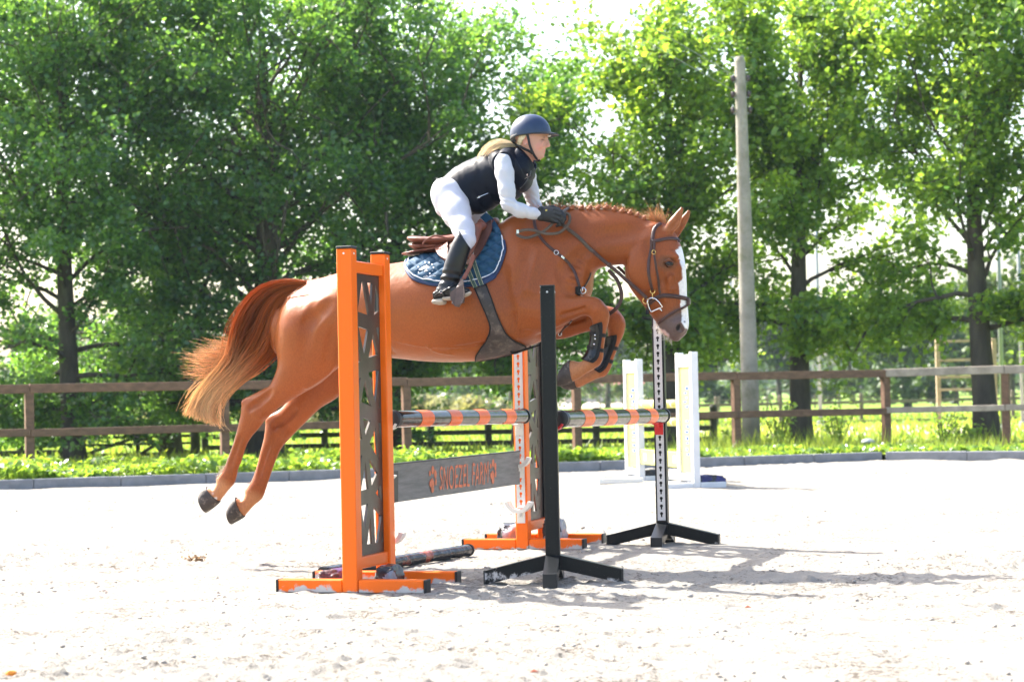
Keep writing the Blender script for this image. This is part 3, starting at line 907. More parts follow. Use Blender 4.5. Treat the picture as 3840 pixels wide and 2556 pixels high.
# ------------------------------------------------------------------ haze
hz = MB().add([(-1200, -50, -1.0), (1200, -50, -1.0), (1200, 900, -1.0), (-1200, 900, -1.0), (-1200, -50, 15), (1200, -50, 15), (1200, 900, 15), (-1200, 900, 15)],
              [(3, 2, 1, 0), (4, 5, 6, 7), (0, 1, 5, 4), (1, 2, 6, 5), (2, 3, 7, 6), (3, 0, 4, 7)]).build('haze', None)
hm = bpy.data.materials.new('haze_air'); hm.use_nodes = True
hm.node_tree.nodes.remove(hm.node_tree.nodes['Principled BSDF'])
pv = hm.node_tree.nodes.new('ShaderNodeVolumePrincipled')
pv.inputs['Color'].default_value = (0.72, 0.86, 1.0, 1)
pv.inputs['Density'].default_value = 0.0002
pv.inputs['Anisotropy'].default_value = 0.2
hm.node_tree.links.new(pv.outputs[0], hm.node_tree.nodes['Material Output'].inputs['Volume'])
hz.data.materials.append(hm)
hz['kind'] = 'stuff'
# ================================================================== THE JUMPS
YAW = R(17.0)
W2 = Vector((math.sin(YAW), math.cos(YAW), 0)); H2 = Vector((math.cos(YAW), -math.sin(YAW), 0)); Z = Vector((0, 0, 1))
def paint(name, col, dust=(0.52, 0.49, 0.46), zlo=0.0, zhi=0.10, rough=0.33, speck=0.0, spec=0.5, edge=1.0):
    """sprayed metal that has picked up sand near the ground"""
    m, nt, b = new_mat(name)
    tc = N(nt, 'ShaderNodeTexCoord')
    n1 = N(nt, 'ShaderNodeTexNoise', Scale=9.0, Detail=9.0, Roughness=0.7)
    n2 = N(nt, 'ShaderNodeTexNoise', Scale=2.2, Detail=3.0)
    n3 = N(nt, 'ShaderNodeTexNoise', Scale=160.0, Detail=2.0)
    for n in (n1, n2, n3): nt.links.new(tc.outputs['Object'], n.inputs['Vector'])
    sp = N(nt, 'ShaderNodeSeparateXYZ'); nt.links.new(tc.outputs['Object'], sp.inputs[0])
    zr = N(nt, 'ShaderNodeMapRange')
    zr.inputs['From Min'].default_value = zhi; zr.inputs['From Max'].default_value = zlo
    zr.inputs['To Min'].default_value = -0.35; zr.inputs['To Max'].default_value = 0.16 * edge
    nt.links.new(sp.outputs['Z'], zr.inputs['Value'])
    a1 = N(nt, 'ShaderNodeMath', operation='ADD'); nt.links.new(n1.outputs['Fac'], a1.inputs[0]); nt.links.new(zr.outputs[0], a1.inputs[1])
    a2 = N(nt, 'ShaderNodeMath', operation='ADD'); nt.links.new(a1.outputs[0], a2.inputs[0])
    m2 = N(nt, 'ShaderNodeMath', operation='MULTIPLY'); nt.links.new(n2.outputs['Fac'], m2.inputs[0]); m2.inputs[1].default_value = 0.5
    nt.links.new(m2.outputs[0], a2.inputs[1])
    r1 = N(nt, 'ShaderNodeMapRange'); r1.inputs['From Min'].default_value = 0.80; r1.inputs['From Max'].default_value = 0.87
    nt.links.new(a2.outputs[0], r1.inputs['Value'])
    r3 = N(nt, 'ShaderNodeMapRange'); r3.inputs['From Min'].default_value = 0.70; r3.inputs['From Max'].default_value = 0.78; r3.inputs['To Max'].default_value = speck
    nt.links.new(n3.outputs['Fac'], r3.inputs['Value'])
    mxf = N(nt, 'ShaderNodeMath', operation='MAXIMUM'); nt.links.new(r1.outputs[0], mxf.inputs[0]); nt.links.new(r3.outputs[0], mxf.inputs[1])
    mx = N(nt, 'ShaderNodeMix', data_type='RGBA'); mx.inputs['A'].default_value = rgba(col); mx.inputs['B'].default_value = rgba(dust)
    nt.links.new(mxf.outputs[0], mx.inputs['Factor']); nt.links.new(mx.outputs['Result'], b.inputs['Base Color'])
    rr = N(nt, 'ShaderNodeMapRange'); rr.inputs['To Min'].default_value = rough; rr.inputs['To Max'].default_value = 0.9
    nt.links.new(mxf.outputs[0], rr.inputs['Value']); nt.links.new(rr.outputs[0], b.inputs['Roughness'])
    b.inputs['Specular IOR Level'].default_value = spec
    bp = N(nt, 'ShaderNodeBump'); bp.inputs['Strength'].default_value = 0.04; bp.inputs['Distance'].default_value = 0.01
    n4 = N(nt, 'ShaderNodeTexNoise', Scale=300.0); nt.links.new(tc.outputs['Object'], n4.inputs['Vector'])
    nt.links.new(n4.outputs['Fac'], bp.inputs['Height']); nt.links.new(bp.outputs[0], b.inputs['Normal'])
    return m
MAT['orange'] = paint('orange_powder_coat', (0.88, 0.145, 0.004), speck=0.15, spec=0.3)
MAT['black'] = paint('black_powder_coat', (0.005, 0.0065, 0.0075), zhi=0.16, speck=0.35, rough=0.36, edge=0.3, spec=0.25)
MAT['panel'] = simple('brushed_dark_metal', (0.095, 0.088, 0.080), 0.38, 0.25, 6.0, metal=0.75, bump=0.05, bscale=200)
MAT['plastic_black'] = simple('black_plastic', (0.008, 0.009, 0.010), 0.45, 0.2, 20)
MAT['galv'] = simple('pale_galvanised_steel', (0.62, 0.62, 0.62), 0.45, 0.08, 12, metal=0.35, dirt=((0.45, 0.41, 0.36), 0.62, 0.8, 25))
MAT['white_cup'] = simple('white_plastic', (0.72, 0.69, 0.63), 0.4, 0.06, 12)
MAT['red_cup'] = simple('red_plastic', (0.62, 0.018, 0.022), 0.35, 0.08, 12)
MAT['pole_black'] = simple('glossy_black_pole', (0.008, 0.011, 0.011), 0.14, 0.25, 5.0, bump=0.25, bscale=14, dirt=((0.25, 0.24, 0.22), 0.66, 0.85, 14))
MAT['pole_orange'] = simple('glossy_orange_tape', (0.85, 0.13, 0.006), 0.3, 0.1, 6.0, bump=0.2, bscale=14, spec=0.2)
MAT['rivet'] = simple('bright_rivet', (0.75, 0.75, 0.75), 0.3, 0.05, 5, metal=0.4)

# positions of the four uprights that carry the poles
P2 = Vector((-0.711, 11.43, 0)); P1 = P2 - W2 * 0.5
Q2 = Vector((0.050, 13.78, 0))
B1 = Vector((0.196, 11.22, 0)); B2 = Vector((0.966, 13.80, 0))

def keyhole_strip(z0, z1, w, name):
    holes = []
    z = z0 + 0.045
    while z < z1 - 0.03:
        poly = [(0.0105 * math.cos(a), z + 0.0105 * math.sin(a)) for a in [R(-60 + i * 30) for i in range(11)]]
        poly = poly + [(-0.0052, z - 0.024), (0.0052, z - 0.024)]
        holes.append(poly)
        z += 0.05
    return plate_with_holes([(-w / 2, z0), (w / 2, z0), (w / 2, z1), (-w / 2, z1)], holes, 0.004, name)

# --- lattice panel of the orange wings, cut through
def panel_local(x, y):
    p = at_plane(x, y, P2, H2); d = (p - P2)
    return (-d.dot(W2), p.z)
hA = [[(148,155),(168,155),(225,512),(103,470)], [(205,165),(258,172),(248,405)], [(293,185),(338,300),(338,465),(278,505)], [(112,625),(215,660),(172,920)],
      [(265,705),(318,920),(218,955)], [(299,650),(342,622),(345,820)], [(106,720),(135,990),(108,1012)], [(218,1110),(330,1078),(292,1425)], [(111,1175),(135,1160),(118,1330)],
      [(178,1180),(250,1465),(145,1420)], [(356,1230),(356,1480),(330,1480)]]
hB = [[(148,62),(225,95),(175,235)], [(118,120),(143,275),(118,290)], [(275,150),(305,475),(215,320)], [(302,110),(343,118),(335,430)], [(124,445),(142,428),(126,560)],
      [(175,495),(203,765),(130,785)], [(212,470),(293,605),(235,732)], [(325,715),(340,885),(275,805)], [(132,930),(200,910),(165,1165)], [(253,935),(333,1025),(295,1290),(270,1292)],
      [(222,1040),(240,1300),(190,1308)], [(139,1225),(146,1305),(140,1308)], [(358,1130),(358,1280),(330,1285)]]
holes = [[panel_local(1300 + a / 2.8, 1000 + b / 2.8) for a, b in h] for h in hA] + [[panel_local(1300 + a / 2.615, 1540 + b / 2.615) for a, b in h] for h in hB]
PX0, PX1, PZ0, PZ1 = 0.0435, 0.4565, 0.178, 1.668
holes = [[(min(max(x, PX0 + 0.014), PX1 - 0.014), min(max(z, PZ0 + 0.05), PZ1 - 0.03)) for x, z in h] for h in holes]
panel_me = plate_with_holes([(PX0, PZ0), (PX1, PZ0), (PX1, PZ1), (PX0, PZ1)], holes, 0.012, 'panel')
strip_me = keyhole_strip(0.27, 1.70, 0.058, 'keyhole_strip')

def orange_wing(loc, rz, label):
    root = empty('jump_wing', loc, rz)
    tag(root, label, 'jump wing', 'orange jump wings')
    S = 0.083
    for x in (0.0, 0.5):
        p = MB().box((x, 0, 0.895), (S, S, 1.79), bev=0.005).build('post', MAT['orange'], root)
        MB().box((x, 0, 1.797), (S + 0.003, S + 0.003, 0.014), bev=0.003).build('end_cap', MAT['plastic_black'], p)
        MB().tube([(x + (0.0), S / 2, 1.765), (x, S / 2 + 0.003, 1.765)], [0.006, 0.004], 8).build('rivet', MAT['rivet'], p)
        MB().tube([(x + (S / 2 if x else -S / 2), 0, 1.765), (x + (S / 2 + 0.003 if x else -S / 2 - 0.003), 0, 1.765)], [0.006, 0.004], 8).build('rivet', MAT['rivet'], p)
        f = MB().box((x, -0.225, 0.033), (0.074, 0.36, 0.068), bev=0.005).box((x, 0.225, 0.033), (0.074, 0.36, 0.068), bev=0.005).build('foot', MAT['orange'], root)
        for s in (-1, 1):
            MB().box((x, s * 0.412, 0.033), (0.076, 0.014, 0.070), bev=0.003).build('end_cap', MAT['plastic_black'], f)
    for z, hh in ((1.70, 0.062), (0.146, 0.062)):
        MB().box((0.25, 0, z), (0.5 - S - 0.001, 0.06, hh), bev=0.005).build('rail', MAT['orange'], root)
    pn = link('panel', panel_me, None, root)
    if not panel_me.materials: panel_me.materials.append(MAT['panel'])
    pn.location = (0, -0.006, 0)
    # dark rubber channel that holds the panel against the posts
    for x in (0.046, 0.454):
        MB().box((x, -0.014, 0.923), (0.008, 0.014, 1.48), bev=0.002).build('channel', MAT['plastic_black'], root)
    st = link('keyhole_strip', strip_me, None, root)
    if not strip_me.materials: strip_me.materials.append(MAT['galv'])
    st.rotation_euler = (0, 0, R(90)); st.location = (-S / 2 - 0.001, 0, 0)
    return root
wing_near = orange_wing(P2, math.atan2(-W2.y, -W2.x), 'orange metal jump wing with cut-out lattice panel, standing in front of the horse')
wing_far = orange_wing(Q2, math.atan2(W2.y, W2.x), 'orange jump wing partly hidden behind the near black standard')

# --- black four-legged standards
bstrip_me = keyhole_strip(0.17, 1.56, 0.052, 'keyhole_strip')
def black_standard(loc, rz, label, turn=1):
    root = empty('jump_standard', loc, rz)
    tag(root, label, 'jump standard', 'black jump standards')
    p = MB().box((0, 0, 0.86), (0.076, 0.076, 1.45), bev=0.004).build('post', MAT['black'], root)
    MB().box((0, 0, 1.588), (0.078, 0.078, 0.008), bev=0.002).build('end_cap', MAT['plastic_black'], p)
    for a in (0, 90, 180, 270):
        MB().tube([(0.038 * math.cos(R(a)), 0.038 * math.sin(R(a)), 1.555), (0.041 * math.cos(R(a)), 0.041 * math.sin(R(a)), 1.555)], [0.006, 0.004], 8).build('rivet', MAT['rivet'], p)
    for a in (0, 90, 180, 270):
        d = Vector((math.cos(R(a)), math.sin(R(a)), 0)); n = Vector((-d.y, d.x, 0)) * 0.037
        e = 0.365 if a in (90, 270) else 0.28
        A = [d * 0.0385 + Z * 0.075, d * 0.0385 + Z * 0.152, d * e + Z * 0.074, d * e + Z * 0.0]
        lg = MB().prism([q - n for q in A], n * 2).build('leg', MAT['black'], root)
        C = [d * (e + 0.001), d * (e + 0.001) + Z * 0.076, d * (e + 0.008) + Z * 0.074, d * (e + 0.008)]
        MB().prism([q - n * 1.02 for q in C], n * 2.04).build('end_cap', MAT['plastic_black'], lg)
    st = link('keyhole_strip', bstrip_me, None, root)
    if not bstrip_me.materials: bstrip_me.materials.append(MAT['galv'])
    st.rotation_euler = (0, 0, R(90)); st.location = (-0.039, 0, 0)
    return root
black_standard(B1, math.atan2(-W2.y, -W2.x) + R(12), 'near black jump standard with four splayed legs, in front of the horse\'s chest')
black_standard(B2, math.atan2(W2.y, W2.x) + R(4), 'far black jump standard with keyhole strip, behind the horse\'s muzzle')

# --- poles
def pole_thing(a, b, r, label, bands, bw, wob=0.0):
    root = empty('jump_pole', a)
    tag(root, label, 'jump pole')
    d = b - a; L = d.length
    n = 40
    pts = [d * (i / n) + Vector((0, 0, wob * math.sin(i * 1.9) * math.sin(i * 0.7))) for i in range(n + 1)]
    MB().tube(pts, r, 24).build('shaft', MAT['pole_black'], root, smooth=True)
    for t in bands:
        q = [d * (t + bw * k / 4 / L * L) for k in (-2, -1, 0, 1, 2)]
        MB().tube(q, r + 0.0012, 24, cap=False).build('stripe', MAT['pole_orange'], root, smooth=True)
    for t, s in ((0, -1), (1, 1)):
        u = d.normalized() * s
        q = d * t
        MB().tube([q - u * 0.02, q + u * 0.004, q + u * 0.010, q + u * 0.012], [r + 0.003, r + 0.003, r - 0.006, r - 0.02], 24).build('end_cap', MAT['plastic_black'], root)
    return root
S_ = 1.62988
pA = at_depth(902.5 * S_, 963.5 * S_, 11.50); pB = at_depth(1205 * S_, 957 * S_, 13.71)
pole_front = pole_thing(pA, pB, 0.047, 'black and orange striped pole of the front element, between the orange wings', (0.19, 0.395, 0.61, 0.835), 0.085)
pC = at_depth(1287 * S_, 963.5 * S_, 11.29); pD = at_depth(1526 * S_, 955.7 * S_, 13.73)
pole_back = pole_thing(pC, pD, 0.047, 'black and orange striped pole of the back element, between the black standards', (0.19, 0.395, 0.61, 0.825), 0.085)
MAT['pole_wrap'] = simple('wrapped_glossy_black', (0.022, 0.021, 0.022), 0.18, 0.3, 5.0, bump=0.9, bscale=18, dirt=((0.45, 0.09, 0.04), 0.56, 0.66, 3.0))
gp = empty('ground_pole', (-1.08, 11.72, 0.038)); tag(gp, 'wrapped dark ground pole lying on the sand between the orange wings', 'jump pole')
gd = Vector((-0.30, 13.28, 0.038)) - Vector((-1.08, 11.72, 0.038))
m = MB(); n = 60; pts, rr = [], []
for i in range(n + 1):
    pts.append(gd * (i / n)); rr.append(0.037 + 0.004 * mnoise.noise((i * 0.9, 0, 3)))
m.tube(pts, rr, 20); m.build('shaft', MAT['pole_wrap'], gp, smooth=True)
for t in (0.0, 1.0):
    u = gd.normalized() * (1 if t else -1)
    MB().tube([gd * t - u * 0.01, gd * t + u * 0.008], [0.040, 0.037], 20).build('end_cap', MAT['plastic_black'], gp)

# --- jump cups
def cup(loc, axis, mat, label, group, r=0.052, depth=0.06, flat=False):
    """cradle on a back plate; axis points from the post to the pole"""
    a = axis.normalized(); s = Z.cross(a)
    root = empty('jump_cup', loc); tag(root, label, 'jump cup', group)
    root.rotation_euler = (0, 0, math.atan2(a.y, a.x))
    a0 = 62 if not flat else 78
    o, i_ = [], []; ft = 0.024 if flat else 0.010
    for k in range(11):
        th = R(270 - a0 + 2 * a0 * k / 10)
        rr = r if not flat else r * 1.35
        dz = 0 if not flat else r * 0.72
        o.append(Vector((0, (rr + ft) * math.cos(th), (rr + ft) * math.sin(th) + dz)))
        i_.append(Vector((0, rr * math.cos(th), rr * math.sin(th) + dz)))
    MB().prism([p + Vector((0.004, 0, 0)) for p in o + i_[::-1]], (depth, 0, 0)).build('cradle', mat, root)
    MB().box((0.004, 0, -r - 0.035), (0.008, 0.056, 0.075), bev=0.003).box((depth * 0.45, 0, -r - 0.014), (depth * 0.8, 0.012, 0.028), bev=0.002).build('back_plate', mat, root)
    return root
GW, GRD = 'white jump cups on the orange wings', 'red jump cups on the black standards'
s = 0.0415 + 0.006
cup(P2 + W2 * s + Z * (pA.z), W2, MAT['white_cup'], 'white cup holding the near end of the front pole', GW)
cup(Q2 - W2 * s + Z * (pB.z), -W2, MAT['white_cup'], 'white cup holding the far end of the front pole', GW)
cup(B1 + W2 * 0.045 + Z * (pC.z), W2, MAT['red_cup'], 'red cup holding the near end of the back pole', GRD)
cup(B2 - W2 * 0.045 + Z * (pD.z), -W2, MAT['red_cup'], 'red cup holding the far end of the back pole', GRD)
cup(P2 + W2 * s + Z * 0.60, W2, MAT['white_cup'], 'white cup holding the near end of the lettered plank', GW, 0.03, 0.055)
cup(Q2 - W2 * s + Z * 0.585, -W2, MAT['white_cup'], 'white cup holding the far end of the lettered plank', GW, 0.045, 0.055, True)
cup(Q2 - W2 * s + Z * 0.295, -W2, MAT['white_cup'], 'empty white cup low on the far orange wing', GW, 0.05, 0.07, True)
cup(P2 + W2 * s + Z * 0.255, W2, MAT['white_cup'], 'empty white cup low on the near orange wing', GW, 0.045, 0.06, True)

# --- the lettered plank
MAT['plank'] = simple('grey_weathered_plank', (0.185, 0.172, 0.155), 0.6, 0.3, 5.0, bump=0.4, bscale=40, stretch=(1, 1, 9), dirt=((0.26, 0.25, 0.23), 0.55, 0.8, 9))
MAT['letter'] = simple('orange_lettering', (0.70, 0.18, 0.075), 0.6, 0.15, 30)
t0 = at_depth(904 * S_, 1066.6 * S_, 11.53); t1 = at_depth(1196 * S_, 1036.5 * S_, 13.71)
u0 = at_depth(904 * S_, 1156 * S_, 11.53); u1 = at_depth(1196 * S_, 1113 * S_, 13.71)
plank = empty('jump_plank', (t0.x, t0.y, (t0.z + u0.z) / 2)); tag(plank, 'grey plank with orange lettering and paw prints below the front pole', 'jump plank')
po = plank.location.copy()
PX = Vector((t1.x - t0.x, t1.y - t0.y, 0)).normalized(); PN = PX.cross(Z)
PT = 0.028
poly = [t0 - po, t1 - po, u1 - po, u0 - po]
MB().prism([p - PN * PT for p in poly], PN * PT).build('board', MAT['plank'], plank)
MB().prism([t0 - po + Z * 0.002 - PN * (PT + 0.002), t1 - po + Z * 0.002 - PN * (PT + 0.002), t1 - po - Z * 0.006 - PN * (PT + 0.002), t0 - po - Z * 0.006 - PN * (PT + 0.002)], PN * (PT + 0.004)).build('edge_strip', MAT['plastic_black'], plank)
e0 = PX * -0.006
MB().prism([t0 - po - Z * 0.04 + e0 - PN * (PT + 0.003), u0 - po + e0 - PN * (PT + 0.003), u0 - po + e0 + PX * 0.075 - PN * (PT + 0.003), t0 - po - Z * 0.04 + e0 + PX * 0.075 - PN * (PT + 0.003)], PN * (PT + 0.007)).build('end_cap', MAT['plastic_black'], plank)
def on_plank(cx, cy):
    p = at_plane(1440 + cx / 2.8515, 1600 + cy / 2.8515, t0, PN)
    return p - po
a, b_, c_ = on_plank(592, 680), on_plank(1112, 605), on_plank(596, 420)
v, f = text_mesh('SNOEZEL FARM', 1.0, 1.0)
v[:, 1] += 0.03 * np.sin(v[:, 0] * 40)                      # hand-lettered unevenness
ex, ez = (b_ - a), (c_ - a)
MB().add([a + ex * p[0] + ez * p[1] * 0.97 + PN * 0.0016 for p in v], f).build('lettering', MAT['letter'], plank, fix=False)
def paw(cx, cy, sx, sy):
    m = MB()
    def ell(x, y, rx, ry, rot=0.0, heart=False):
        pts = []
        for k in range(18):
            t = 2 * math.pi * k / 18
            ex_, ey_ = rx * math.cos(t), ry * math.sin(t)
            if heart: ex_ *= 1 - 0.35 * max(0, math.sin(t)); 
            X, Y = ex_ * math.cos(rot) - ey_ * math.sin(rot), ex_ * math.sin(rot) + ey_ * math.cos(rot)
            pts.append(on_plank(cx + (x + X) * sx, cy + (y + Y) * sy) + PN * 0.0016)
        m.add(pts, [tuple(range(18))])
    ell(-0.62, -0.42, 0.20, 0.24); ell(-0.02, -0.70, 0.30, 0.36); ell(0.55, -0.36, 0.27, 0.36); ell(0.66, 0.28, 0.16, 0.32)
    ell(-0.22, 0.10, 0.30, 0.10, -0.3); ell(-0.2, 0.42, 0.55, 0.36); ell(-0.05, 0.86, 0.30, 0.34)
    return m.build('paw_print', MAT['letter'], plank, fix=False)
paw(520, 550, 50, 128); paw(1165, 468, 42, 118)

# --- weight bags and plastic at the feet of the wings
def bag(loc, sc, mats, seed, label, group='weight bags lying on the feet of the wings', n=3, rz=0.0):
    bm = bmesh.new()
    bmesh.ops.create_icosphere(bm, subdivisions=4, radius=1.0)
    for v_ in bm.verts:
        p = v_.co.copy()
        q = Vector((math.copysign(abs(p.x) ** 0.6, p.x), math.copysign(abs(p.y) ** 0.6, p.y), math.copysign(abs(p.z) ** 0.7, p.z)))
        k = 1 + 0.22 * mnoise.noise(p * 1.6 + Vector((seed, 0, 0))) + 0.10 * mnoise.noise(p * 5 + Vector((0, seed, 0))) + 0.05 * mnoise.noise(p * 12)
        v_.co = Vector((q.x * sc[0] * k, q.y * sc[1] * k, max(q.z * sc[2] * k, -sc[2] * 0.75)))
    me = bpy.data.meshes.new('weight_bag'); bm.to_mesh(me); bm.free()
    o = link('weight_bag', me, mats, None, smooth=True)
    for p in me.polygons:
        if len(mats) > 1: p.material_index = 1 if mnoise.noise(Vector(p.center) * 9 + Vector((seed, seed, 0))) > 0.12 else 0
    o.location = loc; o.rotation_euler = (0, 0, rz)
    tag(o, label, 'weight bag', group)
MAT['bag_maroon'] = simple('maroon_sack', (0.055, 0.022, 0.028), 0.5, 0.5, 25, bump=0.6, bscale=50, dirt=((0.3, 0.2, 0.17), 0.6, 0.72, 20))
MAT['bag_purple'] = simple('purple_plastic', (0.075, 0.012, 0.10), 0.35, 0.3, 15, bump=0.4, bscale=40)
MAT['bag_black'] = simple('crumpled_black_plastic', (0.022, 0.022, 0.026), 0.25, 0.3, 15, bump=1.0, bscale=25)
MAT['bag_clear'] = simple('pale_crumpled_plastic', (0.26, 0.26, 0.29), 0.2, 0.2, 15, bump=1.0, bscale=25)
MAT['bag_blue'] = simple('deep_blue_sack', (0.02, 0.02, 0.12), 0.45, 0.3, 15, bump=0.7, bscale=25)
rzw = math.atan2(H2.y, H2.x)
bag(P2 - W2 * 0.27 - H2 * 0.20 + Z * 0.055, (0.065, 0.12, 0.045), [MAT['bag_maroon'], MAT['bag_purple']], 3, 'maroon and purple sack between the feet of the near orange wing', rz=rzw)
bag(P2 - W2 * 0.22 + H2 * 0.10 + Z * 0.065, (0.055, 0.11, 0.055), [MAT['bag_black'], MAT['bag_clear']], 5, 'dark crumpled plastic bag inside the near orange wing', rz=rzw)
bag(Q2 + W2 * 0.25 - H2 * 0.15 + Z * 0.085, (0.08, 0.16, 0.07), [MAT['bag_black'], MAT['bag_clear']], 8, 'black and white plastic bag between the feet of the far orange wing', rz=rzw)
bag(Q2 + W2 * 0.25 + H2 * 0.14 + Z * 0.10, (0.07, 0.10, 0.10), [MAT['bag_clear'], MAT['bag_black']], 9, 'pale crumpled plastic bulging behind the bottom rail of the far orange wing', rz=rzw)

# --- the white and yellow jump further back
MAT['white_paint'] = simple('white_gloss_paint', (0.66, 0.66, 0.66), 0.45, 0.06, 4, dirt=((0.55, 0.5, 0.45), 0.66, 0.85, 6))
MAT['yellow_paint'] = simple('pale_yellow_paint', (0.58, 0.55, 0.15), 0.5, 0.08, 4)
MAT['blue_paint'] = simple('blue_marking', (0.03, 0.09, 0.55), 0.5, 0.1, 8)
WA = Vector((-0.23, 0.973, 0)).normalized(); WH = Vector((WA.y, -WA.x, 0))
def white_wing(loc, axis, label, hgt):
    root = empty('white_wing', loc, math.atan2(axis.y, axis.x))
    tag(root, label, 'jump wing', 'white jump wings at the back')
    for x in (0.0, 0.48):
        MB().box((x, 0, hgt / 2), (0.075, 0.075, hgt), bev=0.005).build('post', MAT['white_paint'], root)
        MB().box((x, 0.18, 0.03), (0.07, 0.28, 0.06)).box((x, -0.18, 0.03), (0.07, 0.28, 0.06)).build('foot', MAT['white_paint'], root)
    for z, hh in ((hgt - 0.09, 0.13), (0.11, 0.07)):
        MB().box((0.24, 0, z), (0.40, 0.05, hh)).build('rail', MAT['white_paint'], root)
    pn = MB().box((0.24, 0, hgt / 2), (0.404, 0.02, hgt - 0.32), bev=0.002).build('panel', MAT['yellow_paint'], root)
    rr = np.random.default_rng(int(hgt * 100))
    z = 0.35
    m = MB()
    while z < hgt - 0.35:
        hh = rr.uniform(0.02, 0.05)
        if not (0.75 < z < 0.82):
            for s in (-1, 1):
                m.box((0.24 + rr.uniform(-0.04, 0.04), s * 0.0115, z), (rr.uniform(0.05, 0.11), 0.003, hh * 0.7), bev=0.0005)
        z += hh + 0.02
    m.build('marking', MAT['blue_paint'], pn)['kind'] = 'stuff'
    return root
w1o = Vector((1.90, 22.0, 0)); w1i = w1o + WA * 0.48
w2i = Vector((1.445, 24.0, 0)); w2o = w2i + WA * 0.48
white_wing(w1i, -WA, 'nearer white wing with a pale yellow panel, right of the far black standard', 1.43)
white_wing(w2i, WA, 'farther white wing with a pale yellow panel, left of the far black standard', 1.40)
def bar_thing(name, a, b, r, label, plank_h=None):
    root = empty(name, a); tag(root, label, 'jump pole' if not plank_h else 'jump plank')
    d = b - a
    if plank_h: MB().bar((0, 0, 0), d, 0.025, plank_h).build('board', MAT['yellow_paint'], root)
    else: MB().tube([(0, 0, 0), d * 0.5, d], r, 16).build('shaft', MAT['yellow_paint'], root, smooth=True)
    for t in (0.12, 0.38, 0.62, 0.88):
        if plank_h:
            MB().box(d * t + WH * 0.0, (0.004, 0.03, plank_h * 0.55), WA.cross(Z), WA, Z).bar(d * (t - 0.03), d * (t + 0.03), 0.028, plank_h * 0.5).build('marking', MAT['blue_paint'] if t in (0.38,) else MAT['white_paint'], root)
        else:
            MB().tube([d * (t - 0.01), d * (t + 0.01)], r + 0.001, 16, cap=False).build('stripe', MAT['blue_paint'] if t in (0.38, 0.88) else MAT['white_paint'], root)
G4 = 'poles'
bar_thing('jump_pole', w1i + WA * 0.04 + Z * 0.885, w2i - WA * 0.04 + Z * 0.885, 0.046, 'upper of two pale yellow poles between the white wings')
bar_thing('jump_pole', w1i + WA * 0.04 + Z * 0.69, w2i - WA * 0.04 + Z * 0.69, 0.046, 'lower of two pale yellow poles between the white wings')
bar_thing('jump_plank', w1i + WA * 0.04 + Z * 0.285, w2i - WA * 0.04 + Z * 0.285, 0, 'pale yellow plank hung low between the white wings', 0.17)
bag(w1o + WH * 0.20 + WA * 0.18 + Z * 0.07, (0.17, 0.07, 0.06), [MAT['bag_black'], MAT['bag_blue']], 13, 'blue and black sack draped beside the nearer white wing', rz=0.1)
bag(w2i + WH * 0.22 + WA * 0.2 + Z * 0.06, (0.13, 0.09, 0.07), [MAT['bag_black']], 14, 'dark sack beside the farther white wing', rz=0.1)
MB().box((0, 0, 0.03), (0.5, 0.07, 0.06)).build('white_plank', MAT['white_paint']).location = at_z(2330, 1812, 0)
tag(bpy.data.objects['white_plank'], 'white plank lying on the sand left of the far black standard', 'plank')
# a few stray bits on the sand
MAT['orange_leaf'] = simple('orange_leaf', (0.75, 0.25, 0.02), 0.6, 0.2, 60)
MAT['rust_leaf'] = simple('rust_leaf', (0.30, 0.07, 0.025), 0.6, 0.2, 60)
MAT['dry_grass'] = leaf_mat('dry_grass', (0.33, 0.24, 0.16), (0.3, 0.2, 0.1), 0.2)
p = at_z(41, 2518, 0.02)
m = MB().blob((0, 0, 0.012), 0.022, 3, 0.3, 2, (1, 0.8, 0.5)); o = m.build('fallen_leaf', MAT['orange_leaf']); o.location = (p.x, p.y, 0.005); tag(o, 'orange curled leaf on the sand in the bottom left corner', 'leaf')
for k, (x, y, lab) in enumerate(((2805, 2288, 'small rust-coloured leaf on the sand right of the near standard'), (2002, 2533, 'brown leaf on the sand at the bottom edge of the view'))):
    p = at_z(x, y, 0.0)
    m = MB().add([(-0.016, -0.006, 0.006), (0, -0.011, 0.011), (0.019, 0.0, 0.006), (0, 0.011, 0.016)], [(0, 1, 2, 3)])
    o = m.build('fallen_leaf', MAT['rust_leaf']); o.location = (p.x, p.y, 0.008); tag(o, lab, 'leaf', 'fallen leaves on the sand')
p = at_z(735, 2105, 0.0)
r = np.random.default_rng(77); n = 170
cs = np.stack([r.normal(0, 0.035, n), r.normal(0, 0.025, n), np.abs(r.normal(0.010, 0.014, n))], -1)
v, f, cols = leaf_cloud(cs, 0.022, r)
o = link('dung_clump', np_mesh('dung_clump', v, f, cols), MAT['dry_grass']); o.location = p; tag(o, 'dry brown clump of old dung on the sand left of the near orange wing', kind='stuff')
